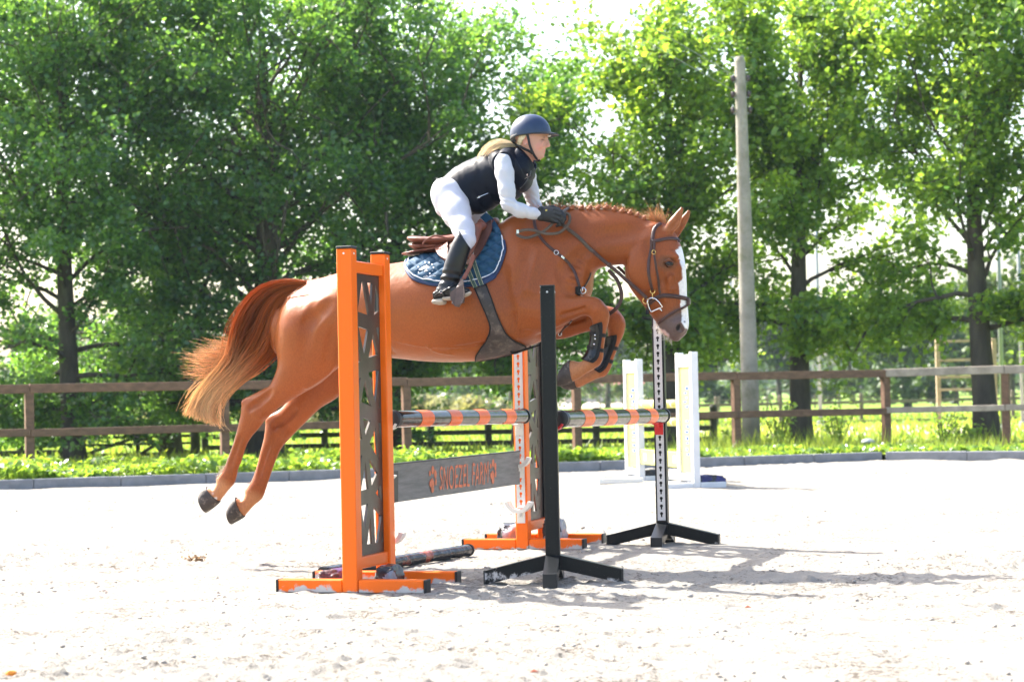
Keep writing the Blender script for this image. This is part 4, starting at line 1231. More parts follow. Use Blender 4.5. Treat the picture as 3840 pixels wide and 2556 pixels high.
# ================================================================== BODIES: smooth fields turned into one surface
HY = R(15.0)
HU = Vector((math.cos(HY), -math.sin(HY), 0)); HL = Vector((-math.sin(HY), -math.cos(HY), 0))   # forwards, and sideways towards the viewer
HO = Vector((-0.10, 12.42, 0))
HM = Matrix(((HU.x, -HL.x, 0, HO.x), (HU.y, -HL.y, 0, HO.y), (0, 0, 1, 0), (0, 0, 0, 1)))       # horse space (u, -w, v) to the world
HMI = HM.inverted()
def HP(x, y, w=0.0):
    """photo point -> (forward, up, sideways) in the horse's own space, at the sideways distance w"""
    p = at_plane(x, y, HO + HL * w, HL) - HO
    return np.array([p.dot(HU), p.z, w])
def HB(q):                                   # (u, v, w) -> Blender local
    return Vector((q[0], -q[2], q[1]))
def catmull(A, sub):
    A = np.asarray(A, float); n = len(A); out = []
    for i in range(n - 1):
        p0, p1, p2, p3 = A[max(i - 1, 0)], A[i], A[i + 1], A[min(i + 2, n - 1)]
        for s in range(sub):
            t = s / sub
            out.append(0.5 * ((2 * p1) + (-p0 + p2) * t + (2 * p0 - 5 * p1 + 4 * p2 - p3) * t * t + (-p0 + 3 * p1 - 3 * p2 + p3) * t ** 3))
    out.append(A[-1])
    return np.array(out)

def resample(px, n, w=0.0):
    q = catmull(np.array(px, float), 12)
    s = np.concatenate([[0], np.cumsum(np.linalg.norm(np.diff(q, axis=0), axis=1))]); s /= s[-1]
    t = np.linspace(0, 1, n)
    return np.stack([np.interp(t, s, q[:, 0]), np.interp(t, s, q[:, 1])], -1)

class Field:
    def __init__(self, lo, hi, h):
        self.lo = np.array(lo, np.float32); self.h = h
        self.n = np.ceil((np.array(hi) - np.array(lo)) / h).astype(int) + 1
        self.F = np.ones(self.n, np.float32)
        self.ax = [self.lo[i] + h * np.arange(self.n[i], dtype=np.float32) for i in range(3)]
    def block(self, lo, hi):
        a = np.clip(np.floor((np.array(lo) - self.lo) / self.h).astype(int), 0, self.n - 1)
        b = np.clip(np.ceil((np.array(hi) - self.lo) / self.h).astype(int) + 1, 1, self.n)
        sl = tuple(slice(a[i], b[i]) for i in range(3))
        g = (self.ax[0][sl[0]][:, None, None], self.ax[1][sl[1]][None, :, None], self.ax[2][sl[2]][None, None, :])
        return sl, g
    def merge(self, sl, d, k, mode='add'):
        A = self.F[sl]
        if mode == 'add':
            h = np.maximum(k - np.abs(A - d), 0) / k
            self.F[sl] = np.minimum(A, d) - h * h * k * 0.25
        else:
            d = -d
            h = np.maximum(k - np.abs(A - d), 0) / k
            self.F[sl] = np.maximum(A, d) + h * h * k * 0.25
    def loft(self, st, k=0.03, sub=4, mode='add', cap=0.9, grow=0.0):
        """st: list of (T, B, wc, b, egg) with T, B in the (u, v) plane"""
        A = np.array([[*s[0][:2], *s[1][:2], s[2], s[3], s[4] if len(s) > 4 else 0.0] for s in st], float)
        A = catmull(A, sub)
        T, B = A[:, 0:2], A[:, 2:4]
        C = (T + B) / 2; D = T - B; a = np.linalg.norm(D, axis=1) / 2; D = D / (2 * a[:, None] + 1e-9)
        wc, b, eg = A[:, 4], A[:, 5], A[:, 6]
        a = a + grow; b = b + grow
        Nn = np.stack([D[:, 1], -D[:, 0]], -1)
        tang = np.gradient(C, axis=0)
        Nn *= np.sign((Nn * tang).sum(1) + 1e-9)[:, None]
        pad = 2.2 * k + 0.02
        mx = np.maximum(a, b)
        lo = np.array([(C[:, 0] - mx).min(), (C[:, 1] - mx).min(), (wc - b * 1.4).min()]) - pad
        hi = np.array([(C[:, 0] + mx).max(), (C[:, 1] + mx).max(), (wc + b * 1.4).max()]) + pad
        SL, _ = self.block(lo, hi)
        base = np.array([s.start for s in SL])
        R_ = np.ones([s.stop - s.start for s in SL], np.float32)
        m = len(A)
        for i in range(m - 1):
            mm = max(mx[i], mx[i + 1]); e0 = cap * min(a[0], b[0]) if i == 0 else 0; e1 = cap * min(a[-1], b[-1]) if i == m - 2 else 0
            pts = np.array([C[i] + D[i] * a[i], C[i] - D[i] * a[i], C[i + 1] + D[i + 1] * a[i + 1], C[i + 1] - D[i + 1] * a[i + 1]])
            p2 = pad + max(e0, e1)
            l2 = [pts[:, 0].min() - p2, pts[:, 1].min() - p2, min(wc[i], wc[i + 1]) - max(b[i], b[i + 1]) * 1.4 - pad]
            h2 = [pts[:, 0].max() + p2, pts[:, 1].max() + p2, max(wc[i], wc[i + 1]) + max(b[i], b[i + 1]) * 1.4 + pad]
            sl, (U, Vv, Wg) = self.block(l2, h2)
            if any(s.stop <= s.start for s in sl): continue
            s0 = (U - C[i, 0]) * Nn[i, 0] + (Vv - C[i, 1]) * Nn[i, 1]
            s1 = (U - C[i + 1, 0]) * Nn[i + 1, 0] + (Vv - C[i + 1, 1]) * Nn[i + 1, 1]
            den = s0 - s1
            t = np.clip(s0 / np.where(np.abs(den) < 1e-6, 1e-6, den), 0, 1)
            t = np.where(s0 <= 0, 0, np.where(s1 >= 0, 1, t)).astype(np.float32)
            x = np.where(s0 < 0, s0 if e0 else 0, np.where(s1 > 0, s1 if e1 else 0, 0)).astype(np.float32)
            cu, cv = C[i, 0] + (C[i + 1, 0] - C[i, 0]) * t, C[i, 1] + (C[i + 1, 1] - C[i, 1]) * t
            du, dv = D[i, 0] + (D[i + 1, 0] - D[i, 0]) * t, D[i, 1] + (D[i + 1, 1] - D[i, 1]) * t
            aa = a[i] + (a[i + 1] - a[i]) * t; bb = b[i] + (b[i + 1] - b[i]) * t; ee = eg[i] + (eg[i + 1] - eg[i]) * t; ww = wc[i] + (wc[i + 1] - wc[i]) * t
            y = (U - cu) * du + (Vv - cv) * dv
            bz = bb * (1 - ee * np.clip(y / aa, -1, 1))
            z = Wg - ww
            cm = np.where(x < 0, e0 if e0 else 1.0, e1 if e1 else 1.0)
            q = (y / aa) ** 2 + (x / cm) ** 2; q1 = (y / aa ** 2) ** 2 + (x / cm ** 2) ** 2
            k0 = np.sqrt(q + (z / bz) ** 2); k1 = np.sqrt(q1 + (z / bz ** 2) ** 2) + 1e-6
            d = (k0 * (k0 - 1) / k1).astype(np.float32)
            bad = np.zeros(x.shape, bool)
            if not e0: bad |= s0 < -self.h * 0.6
            if not e1: bad |= s1 > self.h * 0.6
            d = np.where(bad, np.float32(1), d)
            r = tuple(slice(sl[j].start - base[j], sl[j].stop - base[j]) for j in range(3))
            # the block may poke out of the chain's box by a voxel
            cl, cr = [], []
            for j in range(3):
                a0, a1 = max(r[j].start, 0), min(r[j].stop, R_.shape[j])
                cl.append(slice(a0, a1)); cr.append(slice(a0 - r[j].start, d.shape[j] - (r[j].stop - a1)))
            R_[tuple(cl)] = np.minimum(R_[tuple(cl)], d[tuple(cr)])
        self.merge(SL, R_, k, mode)
    def ell(self, c, r, rot=0.0, k=0.03, mode='add', roll=0.0):
        """ellipsoid: radii along (forward, up, side); rot turns it in the side plane, roll turns up towards the side"""
        c = np.asarray(c, float); mr = max(r); pad = 2.2 * k + 0.02
        sl, (U, Vv, Wg) = self.block(c - mr - pad, c + mr + pad)
        if any(s.stop <= s.start for s in sl): return
        x, y, z = U - c[0], Vv - c[1], Wg - c[2]
        ca, sa = math.cos(rot), math.sin(rot)
        x2, y2 = x * ca + y * sa, -x * sa + y * ca
        cr, sr = math.cos(roll), math.sin(roll)
        y3, z3 = y2 * cr + z * sr, -y2 * sr + z * cr
        k0 = np.sqrt((x2 / r[0]) ** 2 + (y3 / r[1]) ** 2 + (z3 / r[2]) ** 2)
        k1 = np.sqrt((x2 / r[0] ** 2) ** 2 + (y3 / r[1] ** 2) ** 2 + (z3 / r[2] ** 2) ** 2) + 1e-6
        self.merge(sl, (k0 * (k0 - 1) / k1).astype(np.float32), k, mode)
    def cone(self, p, q, r0, r1, k=0.02, mode='add'):
        p, q = np.asarray(p, float), np.asarray(q, float); pad = 2.2 * k + 0.02 + max(r0, r1)
        sl, (U, Vv, Wg) = self.block(np.minimum(p, q) - pad, np.maximum(p, q) + pad)
        if any(s.stop <= s.start for s in sl): return
        d = q - p; L2 = (d * d).sum() + 1e-9
        t = np.clip(((U - p[0]) * d[0] + (Vv - p[1]) * d[1] + (Wg - p[2]) * d[2]) / L2, 0, 1)
        dist = np.sqrt((U - p[0] - t * d[0]) ** 2 + (Vv - p[1] - t * d[1]) ** 2 + (Wg - p[2] - t * d[2]) ** 2) - (r0 + (r1 - r0) * t)
        self.merge(sl, dist.astype(np.float32), k, mode)
    def chain(self, pts, rads, k=0.012, mode='add'):
        for i in range(len(pts) - 1):
            self.cone(pts[i], pts[i + 1], rads[i], rads[i + 1], k, mode)
    def surface(self, smooth=2):
        F, h = self.F, self.h
        S = F < 0
        n = 0
        c = S[:-1, :-1, :-1].astype(np.uint8)
        cnt = sum(S[a:a - 1 or None, b:b - 1 or None, d:d - 1 or None].astype(np.uint8) for a in (0, 1) for b in (0, 1) for d in (0, 1))
        act = (cnt > 0) & (cnt < 8)
        I, J, K = np.nonzero(act)
        ids = -np.ones(act.shape, np.int32); ids[I, J, K] = np.arange(len(I))
        corner = {}
        for a in (0, 1):
            for b in (0, 1):
                for d in (0, 1):
                    corner[(a, b, d)] = F[I + a, J + b, K + d]
        pos = np.zeros((len(I), 3)); num = np.zeros(len(I))
        for a in (0, 1):
            for b in (0, 1):
                for axis in range(3):
                    p0 = [0, 0, 0]; o = [x for x in range(3) if x != axis]
                    p0[o[0]], p0[o[1]] = a, b
                    p1 = list(p0); p1[axis] = 1
                    f0, f1 = corner[tuple(p0)], corner[tuple(p1)]
                    x = (f0 < 0) != (f1 < 0)
                    t = f0 / np.where(f0 == f1, 1, f0 - f1)
                    pp = np.array(p0, float)[None] + np.zeros((len(I), 3)); pp[:, axis] = t
                    pos[x] += pp[x]; num[x] += 1
        pos /= num[:, None]
        Vt = (pos + np.stack([I, J, K], -1)) * h + self.lo
        quads = []
        for axis in range(3):
            s0 = [slice(None)] * 3; s1 = [slice(None)] * 3
            s0[axis] = slice(0, -1); s1[axis] = slice(1, None)
            A, B = S[tuple(s0)], S[tuple(s1)]
            X = A != B
            o = [(axis + 1) % 3, (axis + 2) % 3]
            i = np.stack(np.nonzero(X), -1)
            i = i[(i[:, o[0]] >= 1) & (i[:, o[1]] >= 1) & (i[:, o[0]] < self.n[o[0]] - 1) & (i[:, o[1]] < self.n[o[1]] - 1)]
            fl = A[i[:, 0], i[:, 1], i[:, 2]]
            q = []
            for da, db in ((-1, -1), (0, -1), (0, 0), (-1, 0)):
                j = i.copy(); j[:, o[0]] += da; j[:, o[1]] += db
                q.append(ids[j[:, 0], j[:, 1], j[:, 2]])
            q = np.stack(q, -1)
            q[~fl] = q[~fl][:, ::-1]
            quads.append(q)
        Q = np.concatenate(quads)
        Q = Q[(Q >= 0).all(1)]
        # light smoothing that keeps the volume
        E = np.concatenate([Q[:, [0, 1]], Q[:, [1, 2]], Q[:, [2, 3]], Q[:, [3, 0]]])
        deg = np.bincount(E.ravel(), minlength=len(Vt)).astype(float)
        for it in range(smooth):
            for lam in (0.5, -0.52):
                acc = np.zeros_like(Vt)
                for ax in range(3):
                    acc[:, ax] = np.bincount(E[:, 0], Vt[E[:, 1], ax], len(Vt)) + np.bincount(E[:, 1], Vt[E[:, 0], ax], len(Vt))
                Vt = Vt + lam * (acc / np.maximum(deg, 1)[:, None] - Vt)
        return Vt, Q
def to_local(Vt):
    return np.stack([Vt[:, 0], -Vt[:, 2], Vt[:, 1]], -1)

# ================================================================== THE HORSE
def S3(tx, ty, bx, by, wc, b, egg=0.0):
    T, B = HP(tx, ty, wc), HP(bx, by, wc)
    return (T, B, wc, b, egg)
hf = Field((-1.92, 0.20, -0.42), (1.32, 2.26, 0.42), 0.0062)
TORSO = [S3(1085,1120,1052,1330,0,.15,.0), S3(1112,1085,1085,1385,0,.215,.05), S3(1160,1058,1160,1395,0,.255,.12), S3(1262,1027,1262,1352,0,.283,.14), S3(1360,1003,1370,1337,0,.285,.10),
         S3(1460,990,1470,1342,0,.295,.04), S3(1570,972,1600,1355,0,.31,.04), S3(1680,944,1730,1357,0,.312,.08), S3(1780,896,1830,1346,0,.295,.14), S3(1880,838,1920,1322,0,.255,.22),
         S3(1960,815,2000,1292,0,.225,.20), S3(2050,860,2085,1250,0,.195,.10), S3(2125,930,2150,1190,0,.165,0), S3(2175,990,2185,1130,0,.13,0)]
hf.loft(TORSO, 0.05, 4, cap=0.6)
NECK = [S3(1925,822,2040,1210,0,.165,.35), S3(2000,792,2150,1115,0,.150,.40), S3(2090,782,2205,1035,0,.122,.40), S3(2190,785,2243,1008,0,.108,.38), S3(2280,786,2285,997,0,.100,.35),
        S3(2365,801,2322,992,0,.092,.30), S3(2430,826,2362,985,0,.085,.2), S3(2482,853,2425,965,0,.075,.1)]
hf.loft(NECK, 0.07, 4, cap=0.5)
HEAD = [S3(2496,842,2412,868,0,.062,-.05), S3(2530,872,2372,922,0,.088,-.10), S3(2551,915,2350,960,0,.098,-.16), S3(2563,955,2345,1000,0,.102,-.18), S3(2569,990,2345,1035,0,.097,-.12),
        S3(2573,1030,2354,1062,0,.086,-.05), S3(2575,1070,2370,1090,0,.075,.0), S3(2576,1110,2394,1120,0,.064,.0), S3(2579,1150,2424,1158,0,.056,.05), S3(2582,1185,2448,1190,0,.053,.05),
        S3(2583,1213,2466,1216,0,.054,.0), S3(2579,1235,2483,1243,0,.052,0), S3(2568,1256,2503,1262,0,.042,0), S3(2551,1271,2523,1274,0,.026,0)]
hf.loft(HEAD, 0.035, 4, cap=0.5)
for s in (1, -1):                                              # muscle and bone that show
    hf.ell(HP(2418,1005,.078*s), (.105,.125,.040), 0.1, 0.03)     # cheek
    hf.ell(HP(2526,960,.084*s), (.034,.020,.018), -0.35, 0.03)    # brow
    hf.cone(HP(2515,1040,.080*s), HP(2492,1122,.058*s), .014, .008, 0.025)   # facial crest
    hf.cone(HP(2556,1000,.045*s), HP(2560,1150,.036*s), .018, .016, 0.03)    # nasal bone
    hf.ell(HP(2550,1222,.046*s), (.034,.040,.018), 0.3, 0.02)     # nostril wing
    hf.ell(HP(2548,1226,.064*s), (.013,.026,.020), -0.3, 0.008, 'sub')
    hf.ell(HP(2554,1236,.058*s), (.010,.014,.016), -0.5, 0.010, 'sub')
    hf.cone(HP(2472,1168,.058*s), HP(2496,1236,.050*s), .0045, .0045, 0.006, 'sub')   # mouth line
    hf.cone(HP(2496,1236,.050*s), HP(2512,1252,.034*s), .0045, .0045, 0.006, 'sub')
    hf.ell(HP(2509,988,.104*s), (.030,.022,.022), -0.25, 0.012, 'sub')        # eye socket
    hf.cone(HP(2494,981,.103*s), HP(2509,974,.108*s), .006, .0075, 0.008); hf.cone(HP(2509,974,.108*s), HP(2527,984,.103*s), .0075, .005, 0.008)   # upper lid
    hf.cone(HP(2496,992,.102*s), HP(2511,999,.106*s), .004, .005, 0.006); hf.cone(HP(2511,999,.106*s), HP(2527,996,.101*s), .005, .004, 0.006)    # lower lid
    def SW(x, y):
        """place on the skin seen at a photo point on this side"""
        w = 0.2 * s
        for _ in range(3):
            q = HP(x, y, w); i = int(round((q[0] - hf.lo[0]) / hf.h)); j = int(round((q[1] - hf.lo[1]) / hf.h))
            c = np.nonzero(hf.F[i, j] < 0)[0]
            if len(c) == 0: break
            w = hf.lo[2] + hf.h * (c[-1] if s > 0 else c[0])
        return HP(x, y, w)
    def bump(x, y, r, rot, rise, k=0.05):
        c = SW(x, y); c[2] += s * (rise - r[2]); hf.ell(c, r, rot, k)
    def groove(x0, y0, x1, y1, r, depth, k=0.04, n=6):
        pts = []
        for i in range(n + 1):
            c = SW(x0 + (x1 - x0) * i / n, y0 + (y1 - y0) * i / n)
            f = math.sin(math.pi * (0.08 + 0.84 * i / n)); c[2] += s * (r - depth * f + k * 0.25); pts.append(c)
        hf.chain(pts, [r] * (n + 1), k, 'sub')
    bump(1975, 1065, (.12, .18, .07), 0.5, .006, .08)       # shoulder
    bump(1945, 1140, (.14, .10, .07), 0.2, .008, .08)       # triceps
    bump(2120, 1085, (.07, .11, .07), 0.2, .006, .06)       # breast
    bump(1215, 1170, (.15, .09, .08), 0.5, .004, .09)       # croup
    bump(1105, 1250, (.09, .16, .08), 0.12, .008, .08)      # buttock
    bump(1215, 1300, (.13, .13, .08), -0.3, .009, .08)      # thigh
    bump(1890, 1230, (.16, .07, .09), -0.15, .008, .06)
    groove(2075, 930, 2025, 1090, .03, .012, .06)      # before the shoulder blade
    groove(2215, 925, 2110, 1020, .02, .010, .05)      # jugular groove
    groove(1165, 1150, 1145, 1330, .02, .008, .05)     # between the hamstrings
    groove(1325, 1200, 1300, 1330, .04, .010, .06)     # flank
    groove(1870, 990, 1905, 1160, .03, .009, .06)      # behind the shoulder
    groove(1960, 1120, 2040, 1135, .02, .008, .05)
    groove(1700, 1318, 1880, 1285, .015, .005, .03)
    groove(2230, 880, 2390, 860, .03, .007, .06)
    groove(1140, 1395, 1090, 1470, .015, .005, .04)
    def vein(pts, r=.0035):
        out = []
        for x, y in resample(pts, 14):
            c = SW(x, y); c[2] += s * (0.0012 - r * 0.4 + 0.0); out.append(c)
        hf.chain(out, [r * 0.6] + [r] * (len(out) - 2) + [r * 0.6], 0.012)
    vein([(1480,1275),(1560,1292),(1650,1300),(1740,1298),(1810,1280)], .005)
    vein([(1600,1296),(1640,1318),(1700,1328)], .004)
    vein([(2462,1100),(2480,1075),(2500,1060),(2518,1030)], .0045); vein([(2480,1075),(2510,1085),(2535,1080)], .004)
    vein([(1262,1330),(1240,1385),(1190,1425),(1150,1450)], .0045); vein([(2100,1190),(2140,1170),(2190,1150)], .004)
    vein([(1990,1180),(2040,1200),(2075,1205)], .004)
    groove(1470, 1325, 1400, 1250, .012, .003, .03); groove(1440, 1335, 1370, 1270, .010, .0025, .025)      # folds of the flank
    groove(1955, 1255, 2010, 1225, .010, .006, .025); groove(1930, 1180, 1935, 1260, .012, .005, .03)       # folds behind the elbow
    groove(1150, 1220, 1230, 1140, .015, .004, .06); groove(1260, 1240, 1210, 1385, .015, .006, .04)
    groove(2090, 985, 2150, 1130, .015, .007, .04); groove(1985, 930, 1945, 1080, .02, .006, .05)
    groove(2425, 905, 2440, 1010, .012, .004, .03); groove(2478, 1020, 2500, 1110, .010, .004, .025)
    for i in range(5): groove(2165 - i * 11, 965 + i * 22, 2195 - i * 9, 985 + i * 20, .006, .002, .014, 4)   # folds at the base of the throat
    # ear
    w0 = 0.045 * s
    if s > 0: E = [(2489,866,2512,876,.030), (2499,848,2529,862,.034), (2512,827,2545,842,.034), (2532,805,2553,815,.026), (2549,787,2558,791,.013), (2557,778,2560,780,.005)]
    else:     E = [(2520,880,2540,886,.026), (2530,858,2553,866,.032), (2544,835,2568,842,.032), (2562,812,2579,818,.024), (2577,796,2584,799,.012), (2583,788,2585,790,.005)]
    E = [(a - 4, b - 1, c + 4, d + 2, e * 1.15) for a, b, c, d, e in E]
    hf.loft([S3(a, b, c, d, w0, e * 0.62) for a, b, c, d, e in E], 0.014, 4, cap=0.3)
    E2 = E[1:5]
    for a, b, c, d, e in [( (p[0]+q[0])/2, (p[1]+q[1])/2, (p[2]+q[2])/2, (p[3]+q[3])/2, (p[4]+q[4])/2) for p, q in zip(E2[:-1], E2[1:])] + [E[1]]:
        hf.ell(HP((a + c) / 2 + 4, (b + d) / 2 + 2, w0 + (0.021 if s > 0 else 0.017)), (.0105, .026, .012), -0.45, 0.008, 'sub')
# legs: (front edge, rear edge, sideways place, half width)
HIND_NEAR = [(1300,1100,1130,1120,.06,.06), (1315,1170,1085,1195,.115,.095), (1300,1280,1047,1290,.142,.122), (1264,1368,1042,1372,.155,.105), (1207,1431,1024,1424,.152,.083), (1130,1476,1003,1455,.148,.066), (1066,1515,968,1478,.145,.055),
             (1023,1548,925,1496,.142,.048), (995,1574,908,1521,.140,.045), (971,1604,904,1553,.138,.043), (946,1633,896,1588,.136,.040), (928,1660,884,1634,.134,.034), (917,1690,869,1681,.132,.029), (906,1725,853,1722,.130,.028),
             (893,1756,838,1762,.128,.032), (886,1788,814,1795,.126,.037), (876,1814,812,1812,.125,.036), (858,1834,806,1824,.124,.032), (839,1858,793,1834,.123,.034), (824,1878,776,1827,.122,.043)]
HIND_FAR = [(1330,1150,1150,1140,-.06,.06), (1340,1250,1130,1230,-.12,.10), (1330,1370,1120,1330,-.145,.12), (1300,1455,1105,1395,-.15,.095), (1255,1496,1095,1452,-.148,.078), (1200,1530,1086,1490,-.145,.064), (1140,1588,1052,1536,-.142,.054),
            (1106,1622,1012,1558,-.140,.047), (1085,1645,999,1580,-.138,.045), (1064,1668,995,1612,-.136,.043), (1048,1692,990,1645,-.134,.038), (1035,1722,978,1690,-.132,.031), (1024,1752,968,1730,-.130,.028), (1012,1787,957,1768,-.128,.029),
            (1000,1822,944,1802,-.126,.034), (988,1857,922,1835,-.125,.037), (976,1874,920,1852,-.124,.035), (952,1894,912,1868,-.123,.032), (932,1916,902,1872,-.122,.034), (917,1934,886,1866,-.121,.042)]
FORE_NEAR = [(1985,1060,1955,1235,.15,.085), (2058,1092,2030,1246,.155,.078), (2103,1113,2092,1226,.155,.068), (2155,1113,2142,1202,.152,.058), (2202,1111,2184,1184,.150,.052), (2242,1117,2206,1186,.148,.050), (2271,1144,2215,1192,.147,.052),
             (2284,1172,2220,1203,.146,.050), (2283,1200,2223,1221,.145,.044), (2275,1235,2225,1240,.144,.036), (2269,1270,2222,1270,.143,.032), (2264,1308,2214,1306,.142,.031), (2261,1342,2203,1334,.141,.038), (2249,1368,2188,1348,.140,.039),
             (2226,1383,2178,1356,.140,.035), (2200,1398,2164,1356,.139,.033), (2172,1418,2152,1352,.138,.037), (2147,1431,2138,1352,.138,.045)]
FORE_FAR = [(2040,1120,2000,1275,-.14,.08), (2120,1148,2110,1270,-.142,.066), (2200,1146,2200,1244,-.142,.056), (2268,1146,2260,1234,-.142,.052), (2310,1158,2274,1226,-.141,.052), (2336,1186,2277,1232,-.140,.052), (2345,1216,2279,1246,-.140,.048),
            (2338,1252,2279,1262,-.139,.040), (2326,1280,2275,1280,-.138,.034), (2313,1313,2264,1306,-.137,.031), (2301,1345,2251,1333,-.136,.032), (2289,1382,2236,1364,-.135,.038), (2270,1408,2222,1378,-.134,.039),
            (2240,1419,2212,1386,-.133,.034), (2208,1434,2190,1394,-.132,.033), (2180,1449,2170,1394,-.132,.038), (2162,1453,2155,1394,-.132,.045)]
for L in (HIND_NEAR, HIND_FAR, FORE_NEAR, FORE_FAR):
    hf.loft([S3(*r) for r in L], 0.045 if L in (HIND_NEAR, HIND_FAR) else 0.04, 4, cap=0.12)
def SK(x, y, w0, w1):
    """the skin facing the viewer between two sideways limits"""
    w = (w0 + w1) / 2
    for _ in range(3):
        q = HP(x, y, w); i = int(round((q[0] - hf.lo[0]) / hf.h)); j = int(round((q[1] - hf.lo[1]) / hf.h))
        k0, k1 = int((w0 - hf.lo[2]) / hf.h), int((w1 - hf.lo[2]) / hf.h)
        c = np.nonzero(hf.F[i, j, k0:k1] < 0)[0]
        if len(c) == 0: break
        w = hf.lo[2] + hf.h * (k0 + c[-1])
    return HP(x, y, w)
def lgroove(pts, r, depth, k, w0, w1):
    out = []
    for x, y in resample(pts, 8):
        c = SK(x, y, w0, w1); f = 1.0
        c[2] += r - depth + k * 0.25; out.append(c)
    hf.chain(out, [r] * len(out), k, 'sub')
for dx, dy, w0, w1 in ((0, 0, 0.02, 0.3), (92, 68, -0.3, -0.02)):
    w = 0.142 if dx == 0 else -0.14
    hf.cone(HP(1000 + dx, 1462 + dy * 0.9, w), HP(918 + dx, 1508 + dy, w), .016, .021, 0.02)                # Achilles tendon to the point of the hock
    lgroove([(1012 + dx, 1470 + dy), (975 + dx, 1505 + dy), (940 + dx, 1530 + dy)], .012, .013, .03, w0, w1)   # hollow before the tendon
    hf.ell(HP(968 + dx, 1553 + dy, w + .030), (.028, .034, .018), 0.8, 0.03)
    hf.ell(HP(968 + dx, 1553 + dy, w - .030), (.028, .034, .018), 0.8, 0.03)
lgroove([(905,1635), (884,1690), (866,1745)], .008, .005, .016, 0.02, 0.3)        # between bone and tendon
lgroove([(1012,1665), (990,1725), (975,1780)], .008, .004, .016, -0.3, -0.02)
for s, L in ((1, FORE_NEAR), (-1, FORE_FAR)):
    o = 0 if s > 0 else 62; oy = 0 if s > 0 else 38
    w = 0.147 * s
    for q in (1, -1):
        hf.ell(HP(2246 + o, 1160 + oy, w + .034 * q), (.030, .034, .022), -0.7, 0.02)
        hf.cone(HP(2110, 1180 + oy, w + .06 * q), HP(2190, 1156 + oy, w + .05 * q), .006, .007, 0.03, 'sub')
# dock of the tail
hf.loft([S3(1190,1064,1184,1104,0,.028), S3(1165,1060,1158,1112,0,.040), S3(1135,1056,1128,1108,0,.04), S3(1090,1060,1092,1100,0,.034), S3(1050,1078,1058,1112,0,.026), S3(1018,1105,1030,1128,0,.018)], 0.06, 3)
hv, hq = hf.surface(2)
del hf
